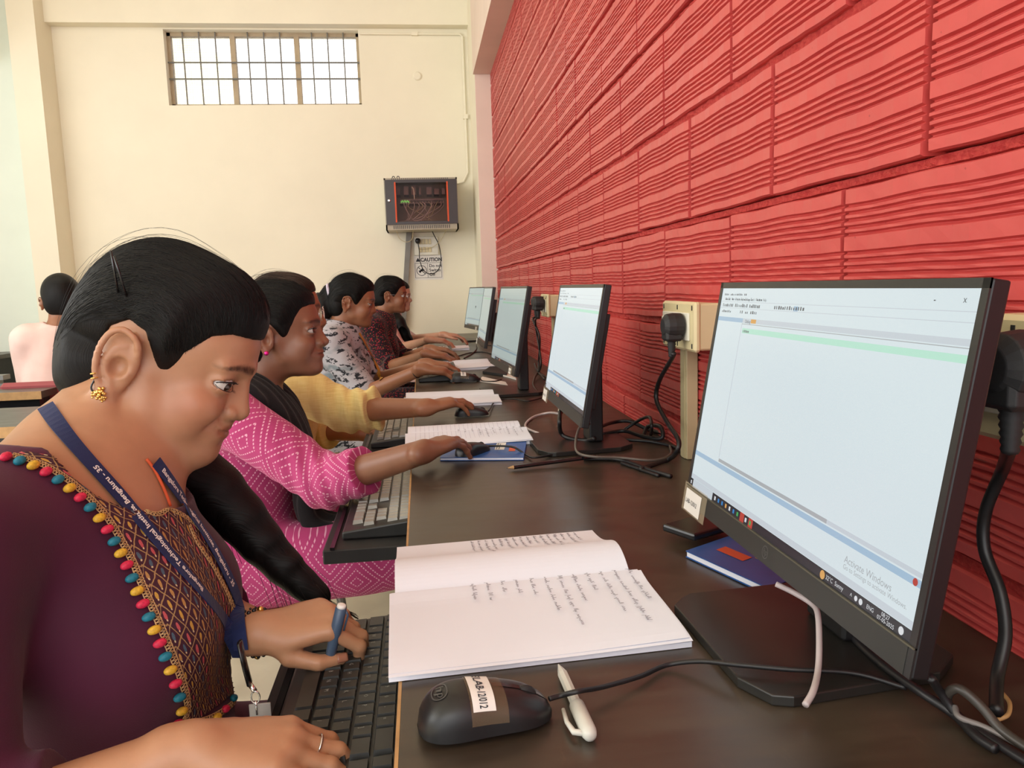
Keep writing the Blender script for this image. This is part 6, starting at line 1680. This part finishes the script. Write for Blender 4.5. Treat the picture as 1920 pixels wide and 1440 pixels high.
# ================================================================== THE OTHER PEOPLE
def poly_std(top=.066, side=0., ear=True):
    return [(.22, top + .002), (.106, top), (.088, top - .002), (.068, top - .010), (.054 + side, .036), (.044 + side, .012), (.030, -.012), (.016, -.016), (.006, .004), (-.008, .024), (-.026, .024), (-.040, .010), (-.042, -.012), (-.036, -.050), (-.050, -.085), (-.10, -.105), (-.13, -.30), (.22, -.30)]
def build_person(key, label, H_, F_, skin, hands, kurta_m, hair_m='hair', h=.0042, sleeve=(.45, .45), collar='scoop', hair_vol=1., extra_hair=None, tint=None, uvf=None, inf=.012, wr=None, hh=.005, nstr=350, group='people in the computer lab', poly=None, strand_m='strand', bust=True, chair=None, lo_z=.05, kurta_extra=None, scp=1.):
    t = thing('person', (F_.pelvis[0], F_.pelvis[1], 0), label, 'person', group)
    F_.trap = .030; S = SDF(); torso(S, F_, k=.05, bust=bust); arms(S, F_); legs(S, F_)
    H_.build(S)
    S.add(H_.c((-.036, 0, -.045), (-.028, 0, -.075), .048, .046), .02)
    nr = .047 * H_.s; S.add(capsule(H_.W((-.036, 0, -.070)), F_.neck + np.array([.006, 0, .0]), nr, nr * 1.1), .025)
    nails = []; res = []
    for hd in hands: res.append(hand_prims(S, *hd[0], **dict(hd[1], nails=nails)))
    P_ = [H_.W((.13, .1, .12)), H_.W((-.12, -.1, -.12)), F_.pelvis, F_.shR, F_.shL, F_.elR, F_.elL, F_.wrR, F_.wrL, (F_.pelvis[0] + .62, F_.pelvis[1], .0), F_.pelvis + np.array([0, .3, 0]), F_.pelvis - np.array([0, .3, 0]), F_.wrR + np.array([.14, 0, 0]), F_.wrL + np.array([.14, 0, 0])]
    lo, hi = bounds(P_, .10); v, q = S.mesh(lo, hi, h)
    body = mesh_obj('body', v, q, skin, t, cols=H_.tint(v, **(tint or {})))
    if key != 'p7': H_.eyes(t)
    if h < .004: nail_parts(nails, t)
    # hair
    S = SDF(); g_ = hair_vol
    S.add(H_.e((-.020, 0, .036), (.096 * g_, .084 * g_, .096 * g_))); S.add(H_.e((-.056, 0, -.022), (.054 * g_, .066 * g_, .072)), .03); S.add(H_.e((.030, 0, .054), (.072 * g_, .073 * g_, .066 * g_)), .02)
    S.disp(lambda P: noise3(P, 70, 3) * .0012 * g_ * g_, 0)
    pl = poly or poly_std(); S.sub(poly2d(H_, pl), .006); hp = poly2d(H_, pl)
    c1, c2, c3 = H_.e((-.012, 0, .030), (.092, .073, .080)), H_.e((.036, 0, .036), (.064, .064, .062)), H_.e((-.040, 0, -.030), (.060, .060, .070))
    S.inter(lambda P: np.minimum(np.minimum(c1(P), c2(P)), c3(P)) - (.0024 + .55 * np.maximum(hp(P), 0)), .003)
    pts = [H_.W((.13, .1, .14)), H_.W((-.14, -.1, -.12))]
    if extra_hair: pts += extra_hair(S)
    lo, hi = bounds(pts, .03); hv_, hq_ = S.mesh(lo, hi, hh); ho = mesh_obj('hair', hv_, hq_, hair_m, t, uv=hair_uv(H_, hv_))
    if nstr: strands('loose_hair', H_, bvh_of(hv_, hq_), ho, nstr, strand_m, 2, fly=int(nstr * .05), r=.0005)
    # upper garment
    S = SDF(); torso(S, F_, inf, k=.06, bust=bust)
    for sd, up in zip('RL', sleeve): arms(S, F_, inf, sides=sd, upto=up, cloth=True)
    if kurta_extra: kurta_extra(S)
    S.disp(wr or (lambda P: .0030 * noise3(P, 22, 7) + .0016 * noise3(P, 60, 9)), 0)
    nk = F_.neck
    if collar == 'scoop': S.sub(ellipsoid(nk + np.array([.045, 0, .010]), (.075, .085, .070), frame((.8, 0, -.6), (.6, 0, .8))), .004); S.sub(ellipsoid(nk + np.array([0, 0, .060]), (.085, .095, .070)), .004)
    else: S.sub(ellipsoid(nk + np.array([.020, 0, .070]), (.070, .070, .075)), .004)
    lo, hi = bounds(P_, .11); kv_, kq_ = S.mesh(lo, hi, h * 1.15)
    ko = mesh_obj('kurta' if bust else 'shirt', kv_, kq_, kurta_m, t, uv=(uvf(kv_) if uvf else None))
    if chair: figure_chair(F_, chair)
    return dict(t=t, body=body, bv=bvh_of(v, q), kv=bvh_of(kv_, kq_), hands=res, kurta=ko)
def glasses(H_, parent, m_='chrome', lens=True, rr=.021):
    mb = MB(); fr = []
    for y in (1, -1):
        c = np.array([.108, .034 * y, -.004]); ring = [H_.W(c + np.array([-.004 * abs(math.cos(t)) , rr * math.cos(t), rr * .92 * math.sin(t)])) for t in [2 * PI * k / 28 for k in range(29)]]
        mb.tube(ring, .0009 * H_.s, 6, cap=False); mb.tube([H_.W((.102, (.034 + rr) * y, .0)), H_.W((.085, .066 * y, .002)), H_.W((-.005, .078 * y, .003)), H_.W((-.024, .078 * y, -.012))], .0009 * H_.s, 6)
    mb.tube([H_.W((.107, .013, .004)), H_.W((.112, 0, .007)), H_.W((.107, -.013, .004))], .0009 * H_.s, 6)
    g_ = obj('spectacle_frame', mb, m_, parent, smooth=True)
    mb = MB()
    for y in (1, -1): mb.grid(lambda a, b: H_.W((.1065, .034 * y + rr * .98 * math.sin(PI * (a - .5)) * math.sqrt(max(0, 1 - (2 * b - 1) ** 2)), -.004 + rr * .90 * (2 * b - 1))), 10, 10)
    obj('lenses', mb, mat('clear_lens_%s' % parent.name, (1, 1, 1), .03, trans=1., vary=0.), g_, smooth=True)
def aim(w, m_): d = Vector((m_.x, m_.y - .004, .806)) - Vector(w); return tuple(d.normalized())
# ---------------------------------------------------------------- woman in pink diamond print
H2 = Head((-.3066, 1.72, .9902), (.998, .0, .05), (-.05, .04, .998), .855, open_=.0054, gaze=(-.20, .02), prof=dict(nose=.004, lip=.004, jaw=.80, cheek=.92)); H2.earscale = 1.1
F2 = fig(H2, neck=(-.372, 1.715, .885), chest=(-.405, 1.72, .765), belly=(-.40, 1.72, .62), pelvis=(-.43, 1.72, .52), shR=(-.405, 1.575, .850), elR=(-.195, 1.475, .715), wrR=tuple(onZ(794, 847, .790)),
         shL=(-.40, 1.865, .850), elL=(-.32, 1.90, .640), wrL=(-.135, 1.74, .585), girth=.95, knee=.42)
SK2 = skin_mat('deep_brown_skin', srgb(134, 90, 68))
mh = F2.wrR
def uv2(V):
    V = V.astype(np.float64); a, b, c = F2.shR, F2.elR, F2.wrR
    def pr(p, q):
        d = q - p; L_ = np.linalg.norm(d); d = d / L_; t = (V - p) @ d; r = V - p - np.outer(t, d); return t, np.linalg.norm(r, axis=1), r, L_, d
    t1, r1, v1, L1, d1 = pr(a, b); t2, r2, v2, L2, d2 = pr(b, c)
    isarm = ((t1 > .03) & (t1 < L1 + .02) & (r1 < .075)) | ((t2 > 0) & (r2 < .075))
    u = np.where(isarm, np.where((t2 > 0) & (r2 < r1), L1 + t2, t1), V[:, 0] * 1.0 + .3 * V[:, 1])
    ang = np.where((t2 > 0) & (r2 < r1), np.arctan2(v2[:, 2], -v2[:, 1]), np.arctan2(v1[:, 2], -v1[:, 1])) * .052
    w = np.where(isarm, ang, V[:, 2] + .25 * V[:, 1])
    lap = (V[:, 2] < .60) & ~isarm
    u = np.where(lap, V[:, 0], u); w = np.where(lap, V[:, 2] * 1.1 - V[:, 1] * .55, w)
    return np.stack([u, w], 1)
def wr2(P):
    d = np.sqrt(((P - F2.elR.astype(np.float32)) ** 2).sum(-1)); g_ = np.exp(-(d / .09) ** 2)
    return .0030 * noise3(P, 20, 7) + .0035 * g_ * np.sin(P[..., 0] * 190 + P[..., 2] * 60 + 2 * noise3(P, 25, 4))
R2 = build_person('p2', 'young woman in pink diamond print kurta with black scarf, one hand on a mouse', H2, F2, SK2,
    [((F2.wrR, aim(F2.wrR, onZ(887, 838, .768)), (-.10, -.05, 1), -1, [(16, 20, 10), (15, 20, 10), (18, 22, 12), (26, 26, 14)]), dict(spread=.02, sc=.84, thumb=[(.030, .030, -.014), (.058, .040, -.022), (.080, .040, -.026)])),
     ((F2.wrL, (.90, -.40, .05), (.1, .0, 1), 1, [(30, 40, 20)] * 4), dict(sc=.92))],
    'pinkprint', h=.0032, sleeve=(.42, .3), uvf=uv2, wr=wr2, hair_m='hair', hh=.004, nstr=900, tint=dict(lipcol=(.78, .55, .58), browcol=(.14, .11, .11)), inf=.014, hair_vol=1.04,
    extra_hair=lambda S: (S.add(H2.e((-.115, 0, .000), (.040, .042, .045)), .02), [H2.W((-.16, 0, 0))])[1], chair='red stool under the woman in the pink kurta')
# scarf
S = SDF(); sc2 = [(-.44, 1.66, .895), (-.40, 1.62, .900), (-.345, 1.63, .880), (-.305, 1.66, .835), (-.275, 1.665, .775), (-.262, 1.66, .710), (-.262, 1.655, .640), (-.250, 1.65, .590), (-.205, 1.645, .572), (-.14, 1.64, .572)]
def wide(S, pts, w, th, k=.02):
    for i in range(len(pts) - 1):
        a = np.array(pts[i]); b = np.array(pts[i + 1]); n_ = max(2, int(np.linalg.norm(b - a) / .012)); d = b - a; d = d / np.linalg.norm(d)
        for j in range(n_):
            p = a + (b - a) * j / n_; s__ = np.array([0, 1., 0]); s__ -= d * (s__ @ d); s__ /= np.linalg.norm(s__); m_ = np.cross(d, s__)
            S.add(ellipsoid(p, (.016, w[i] + (w[i + 1] - w[i]) * j / n_, th), np.stack([d, s__, m_], 1)), k)
sp = [np.array(v) for v in spline([Vector(p) for p in sc2], 3)]
wide(S, sp, [.040 + .022 * math.sin(PI * min(1, i / 16)) for i in range(len(sp))], .017)
sp = [np.array(v) for v in spline([Vector(p) for p in ((-.44, 1.66, .895), (-.455, 1.72, .905), (-.43, 1.79, .898), (-.37, 1.80, .880), (-.315, 1.765, .835), (-.285, 1.735, .775), (-.27, 1.72, .70))], 3)]
wide(S, sp, [.042] * len(sp), .018)
S.disp(lambda P: .0022 * np.sin(P[..., 1] * 210 + 4 * noise3(P, 14, 3)) + .0026 * noise3(P, 34, 5), 0)
v_, q_ = S.mesh((-.56, 1.50, .50), (-.05, 1.90, 1.0), .0035); mesh_obj('black_scarf', v_, q_, 'blackcloth', R2['t'])
mb = MB(); ep = Vector(H2.W((-.019, -.0925, -.046))); n_ = 8; mb.lathe([(max(1e-5, .0048 * math.sin(PI * i / n_)), -.0048 * math.cos(PI * i / n_)) for i in range(n_ + 1)], 14, 0, Matrix.Translation(ep), cap=False)
obj('pink_stud_earring', mb, mat('magenta_metal', srgb(226, 40, 140), .2, metal=.6), R2['t'], smooth=True)
# ---------------------------------------------------------------- woman in yellow
H3 = Head((-.3689, 2.20, 1.0134), (.998, .0, .064), (-.064, -.05, .9965), .90, open_=.0066, gaze=(-.1, -.05), prof=dict(jaw=.84, cheek=.94))
F3 = fig(H3, neck=(-.425, 2.20, .905), chest=(-.44, 2.20, .785), belly=(-.43, 2.20, .64), pelvis=(-.45, 2.20, .52), shR=(-.405, 2.060, .862), elR=(-.200, 1.975, .775), wrR=tuple(onZ(800, 764, .790)),
         shL=(-.43, 2.35, .862), elL=(-.36, 2.38, .66), wrL=(-.17, 2.26, .66), girth=.96, knee=.42)
def wr3(P):
    d = np.sqrt(((P - (F3.elR * .55 + F3.wrR * .45).astype(np.float32)) ** 2).sum(-1)); g_ = np.exp(-(d / .13) ** 2)
    return .0035 * noise3(P, 20, 7) + .0065 * g_ * np.sin(P[..., 0] * 150 + P[..., 2] * 20 + 2.2 * noise3(P, 18, 4))
SK3 = skin_mat('brown_skin', srgb(150, 100, 72))
R3 = build_person('p3', 'woman in yellow kurta with bunched sleeve, head half hidden behind the pink kurta woman', H3, F3, SK3,
    [((F3.wrR, aim(F3.wrR, onZ(884, 768, .768)), (-.10, -.05, 1), -1, [(16, 20, 10), (15, 20, 10), (18, 22, 12), (26, 26, 14)]), dict(spread=.02, sc=.84, thumb=[(.030, .030, -.014), (.058, .040, -.022), (.080, .040, -.026)])),
     ((F3.wrL, (.97, -.1, -.05), (.1, .0, 1), 1, [(30, 30, 14)] * 4), dict(sc=.92))],
    'yellow', h=.0040, sleeve=(.36, .4), wr=wr3, hair_m='hair_brown', hh=.0048, nstr=600, strand_m='strand_brown', inf=.020, chair='red stool under the woman in the yellow kurta', hair_vol=1.03)
glasses(H3, R3['t'])
# ---------------------------------------------------------------- girl in grey printed shirt
H4 = Head((-.257, 3.0, 1.034), (.985, .0, -.16), (.16, .018, .985), .79, open_=.0034, gaze=(-.2, -.35), prof=dict(jaw=.84, cheek=.94)); H4.earscale = 1.15
F4 = fig(H4, neck=(-.315, 3.0, .93), chest=(-.325, 3.0, .815), belly=(-.315, 3.0, .67), pelvis=(-.35, 3.0, .53), shR=(-.335, 2.865, .885), elR=(-.215, 2.80, .705), wrR=tuple(onZ(793, 692, .802)),
         shL=(-.335, 3.125, .885), elL=(-.20, 3.16, .710), wrL=tuple(onZ(800, 682, .804)), girth=.86, knee=.38, arm=.92)
def hx4(S):
    p = [H4.W((-.118, 0, .038)), H4.W((-.138, 0, -.02)), H4.W((-.140, -.01, -.08)), H4.W((-.142, -.01, -.14)), H4.W((-.120, -.01, -.185))]
    S.chain([H4.W((-.085, 0, .030))] + p, [.03, .020, .030, .032, .028, .010], .012); return [p[-1]]
R4 = build_person('p4', 'girl in grey brush print shirt with ponytail and mustard lanyard, typing', H4, F4, SK3,
    [((F4.wrR, (.95, .12, -.10), (.05, -.10, 1), -1, [(26, 26, 12), (24, 24, 12), (22, 24, 12), (26, 26, 14)]), dict(sc=.90)),
     ((F4.wrL, (.97, .0, -.08), (.05, .0, 1), 1, [(26, 26, 12)] * 4), dict(sc=.90))],
    'greyprint', h=.0042, sleeve=(.05, .05), collar='round', hair_m='hair', hh=.0045, nstr=500, extra_hair=hx4, inf=.018, chair='red stool under the girl in the grey shirt', hair_vol=1.05,
    wr=lambda P: .0040 * noise3(P, 26, 7) + .0026 * noise3(P, 60, 9))
mb = MB(); c0 = H4.W((-.112, 0, .030)); ax = H4.R @ np.array([1, 0, .35]); ax /= np.linalg.norm(ax); u_ = np.array([0, 1., 0]); v_ = np.cross(ax, u_)
mb.tube([Vector(c0 + (u_ * math.cos(t) + v_ * math.sin(t)) * .030) for t in [2 * PI * k / 24 for k in range(25)]], .006, 8, cap=False); obj('lilac_hair_tie', mb, mat('lilac_cloth_band', srgb(206, 196, 214), .7), R4['t'], smooth=True)
def drape(name, pts, w, R_, m_, off=.004):
    hs = []
    for px, py in pline(pts, 34) and [(p.x, p.y) for p in pline(pts, 34)]:
        h = hit1(px, py, off, (R_['kv'], R_['bv']))
        if h: hs.append(h)
    mb = MB()
    for i, (p, n_) in enumerate(hs):
        t = (hs[min(i + 1, len(hs) - 1)][0] - hs[max(0, i - 1)][0]).normalized(); s__ = t.cross(n_).normalized()
        for a, b_ in ((-1, .0006), (1, .0006), (1, -.0006), (-1, -.0006)): mb.v.append(p + s__ * w / 2 * a + n_ * b_)
    for i in range(len(hs) - 1):
        for k in range(4): mb.face((i * 4 + k, i * 4 + (k + 1) % 4, i * 4 + 4 + (k + 1) % 4, i * 4 + 4 + k))
    if len(mb.f): obj(name, mb, m_, R_['t'])
M['mustard'] = mat('mustard_ribbon', srgb(190, 134, 44), .6)
drape('mustard_lanyard', [(672, 625), (684, 645), (696, 668), (708, 692), (716, 712)], .016, R4, 'mustard')
for kk, (F_, R_, nm, mm, rr_) in enumerate(((F4, R4, 'wrist_band', mat('dark_wrist_band', (.03, .02, .02), .5), .0180),)):
    ax = Vector(F_.wrR - F_.elR).normalized(); c0 = Vector(F_.wrR) - ax * .03; u_ = ax.orthogonal().normalized(); v_ = ax.cross(u_); mb = MB()
    mb.tube([c0 + (u_ * math.cos(t) + v_ * math.sin(t)) * (rr_ + .003) for t in [2 * PI * k / 20 for k in range(21)]], .0022, 6, cap=False); obj(nm, mb, mm, R_['t'], smooth=True)
ax = Vector(F4.wrL - F4.elL).normalized(); c0 = Vector(F4.wrL) - ax * .025; u_ = ax.orthogonal().normalized(); v_ = ax.cross(u_)
mb = MB(); mb.tube([c0 + (u_ * math.cos(t) + v_ * math.sin(t)) * .0228 for t in [2 * PI * k / 20 for k in range(21)]], .004, 6, cap=False); obj('wrist_watch', mb, 'mattblack', R4['t'], smooth=True)
# ---------------------------------------------------------------- woman in dark floral top
H5 = Head((-.1446, 3.85, 1.047), (.9955, .0, -.06), (.06, .03, .998), .735, open_=.0060, gaze=(-.2, -.2), prof=dict(jaw=.84, cheek=.94)); H5.earscale = 1.1
F5 = fig(H5, neck=(-.205, 3.85, .945), chest=(-.225, 3.85, .835), belly=(-.215, 3.85, .68), pelvis=(-.26, 3.85, .54), shR=(-.235, 3.725, .900), elR=(-.165, 3.66, .715), wrR=tuple(onZ(802, 664, .805)),
         shL=(-.235, 3.97, .900), elL=(-.10, 4.0, .72), wrL=tuple(onZ(806, 654, .805)), girth=.82, knee=.36, arm=.88)
R5 = build_person('p5', 'woman in dark floral top with round spectacles and a red wrist thread, typing', H5, F5, SK3,
    [((F5.wrR, (.95, .08, -.10), (.05, -.10, 1), -1, [(24, 24, 12)] * 4), dict(sc=.88)), ((F5.wrL, (.97, .0, -.08), (.05, .0, 1), 1, [(24, 24, 12)] * 4), dict(sc=.88))],
    'floral', h=.0048, sleeve=(.15, .15), collar='round', hh=.005, nstr=300, inf=.014, chair='red stool under the woman in the floral top',
    extra_hair=lambda S: (S.add(H5.e((-.10, 0, -.02), (.045, .045, .05)), .02), [H5.W((-.16, 0, 0))])[1])
glasses(H5, R5['t'])
ax = Vector(F5.wrR - F5.elR).normalized(); c0 = Vector(F5.wrR) - ax * .02; u_ = ax.orthogonal().normalized(); v_ = ax.cross(u_)
mb = MB(); mb.tube([c0 + (u_ * math.cos(t) + v_ * math.sin(t)) * .0210 for t in [2 * PI * k / 20 for k in range(21)]], .0034, 6, cap=False); obj('red_wrist_thread', mb, mat('red_thread', srgb(200, 36, 48), .6), R5['t'], smooth=True)
# ---------------------------------------------------------------- farthest woman
n6 = onY(773, 562, 4.65)
H6 = Head((n6.x - .088, 4.65, n6.z + .022), (.998, -.02, -.05), (.05, .0, .998), .76, open_=.0060, prof=dict(jaw=.84, cheek=.94))
hx = H6.p[0]
F6 = fig(H6, neck=(hx - .055, 4.65, .945), chest=(hx - .075, 4.65, .835), belly=(hx - .07, 4.65, .68), pelvis=(hx - .11, 4.65, .54), shR=(hx - .08, 4.53, .905), elR=(hx + .00, 4.47, .74), wrR=tuple(onZ(806, 637, .81)),
         shL=(hx - .08, 4.77, .905), elL=(hx + .06, 4.80, .765), wrL=tuple(onZ(832, 628, .81)), girth=.80, knee=.36, arm=.85)
def hx6(S):
    p = [H6.W((-.06, -.03, -.09)), (hx + .010, 4.53, .885), (hx + .028, 4.52, .83), (hx + .045, 4.52, .78), (hx + .052, 4.52, .73)]
    S.chain([H6.W((-.05, -.02, -.04))] + [np.array(a) for a in p], [.04, .035, .032, .034, .034, .026], .02); return [p[-1], p[1]]
R6 = build_person('p6', 'farthest woman in white and pink top with long black hair over her chest', H6, F6, skin_mat('light_brown_skin', srgb(196, 146, 120)),
    [((F6.wrR, (.97, .05, -.08), (.05, -.10, 1), -1, [(24, 24, 12)] * 4), dict(sc=.88)), ((F6.wrL, (.97, .0, -.06), (.05, .0, 1), 1, [(24, 24, 12)] * 4), dict(sc=.88))],
    'peach', h=.0055, sleeve=(.05, .05), collar='round', hh=.005, nstr=150, inf=.012, extra_hair=hx6, chair='red stool under the farthest woman')
glasses(H6, R6['t'])
# ---------------------------------------------------------------- person in pink shirt seen from behind
hm = onY(116, 560, 3.4)
H7 = Head((hm.x, 3.4, hm.z - .01), (-.25, .96, -.08), (0, .08, 1), .86, prof=dict(jaw=.84, cheek=.94))
F7 = fig(H7, neck=(hm.x - .005, 3.34, hm.z - .125), chest=(hm.x - .02, 3.31, hm.z - .26), belly=(hm.x - .02, 3.29, hm.z - .41), pelvis=(hm.x - .02, 3.27, .55), shR=(hm.x + .12, 3.33, hm.z - .165), elR=(hm.x + .20, 3.36, hm.z - .40), wrR=(hm.x + .11, 3.56, .80),
         shL=(hm.x - .100, 3.31, hm.z - .165), elL=(hm.x - .120, 3.35, hm.z - .38), wrL=(hm.x - .14, 3.56, .80), fwd=(-.1, .99, 0), girth=.64, knee=.40)
R7 = build_person('p7', 'person in pale pink shirt with short black hair, seen from behind at left', H7, F7, SK3,
    [((F7.wrR, (-.3, .95, -.1), (0, 0, 1), -1, [(24, 24, 12)] * 4), dict(sc=.95)), ((F7.wrL, (.2, .95, -.1), (0, 0, 1), 1, [(24, 24, 12)] * 4), dict(sc=.95))],
    'pinkshirt', h=.0055, sleeve=(.9, .9), collar='round', hh=.005, nstr=0, inf=.020, bust=False, wr=lambda P: .0060 * noise3(P, 20, 7) + .003 * noise3(P, 55, 9),
    poly=[(.22, .052), (.106, .052), (.060, .040), (.046, .010), (.030, -.020), (.010, -.010), (.004, .014), (-.026, .014), (-.040, .0), (-.046, -.04), (-.075, -.072), (-.15, -.078), (-.15, -.30), (.22, -.30)])
ct = thing('office_chair', (hm.x - .03, 3.2, 0), 'maroon backed chair behind the person in the pink shirt', 'chair')
mb = MB(); mb.box((hm.x - .13, 3.10, .52), (hm.x + .15, 3.13, .770), bev=.014); obj('backrest', mb, mat('maroon_chair_plastic', srgb(150, 62, 66), .5), ct)
mb = MB(); mb.box((hm.x - .22, 3.12, .415), (hm.x + .16, 3.50, .445), bev=.012); obj('seat', mb, mat('maroon_chair_plastic_seat', srgb(150, 62, 66), .5), ct)
for sx in (-1, 1):
    for yy in (3.13, 3.47):
        mb = MB(); mb.tube([(hm.x - .03 + sx * .17, yy, .0), (hm.x - .03 + sx * .17, yy, .42 if yy > 3.2 else .56)], .011, 8); obj('leg', mb, 'steel', ct)
tick('people')
# dark chair back glimpsed between the heads
mb = MB(); a = onY(610, 548, 4.42); ct = thing('office_chair', (a.x, 4.42, 0), 'black chair back glimpsed behind the ponytail of the girl in grey', 'chair')
mb.box((a.x - .06, 4.42, .72), (a.x + .20, 4.46, a.z), bev=.012); obj('backrest', mb, 'mattblack', ct)
mb = MB(); mb.box((a.x - .08, 4.20, .42), (a.x + .22, 4.44, .46), bev=.012); obj('seat', mb, 'mattblack', ct)
for sx in (-.06, .20):
    for yy in (4.22, 4.43): mb = MB(); mb.tube([(a.x + sx, yy, 0), (a.x + sx, yy, .44 if yy < 4.3 else .74)], .011, 8); obj('leg', mb, 'steel', ct)
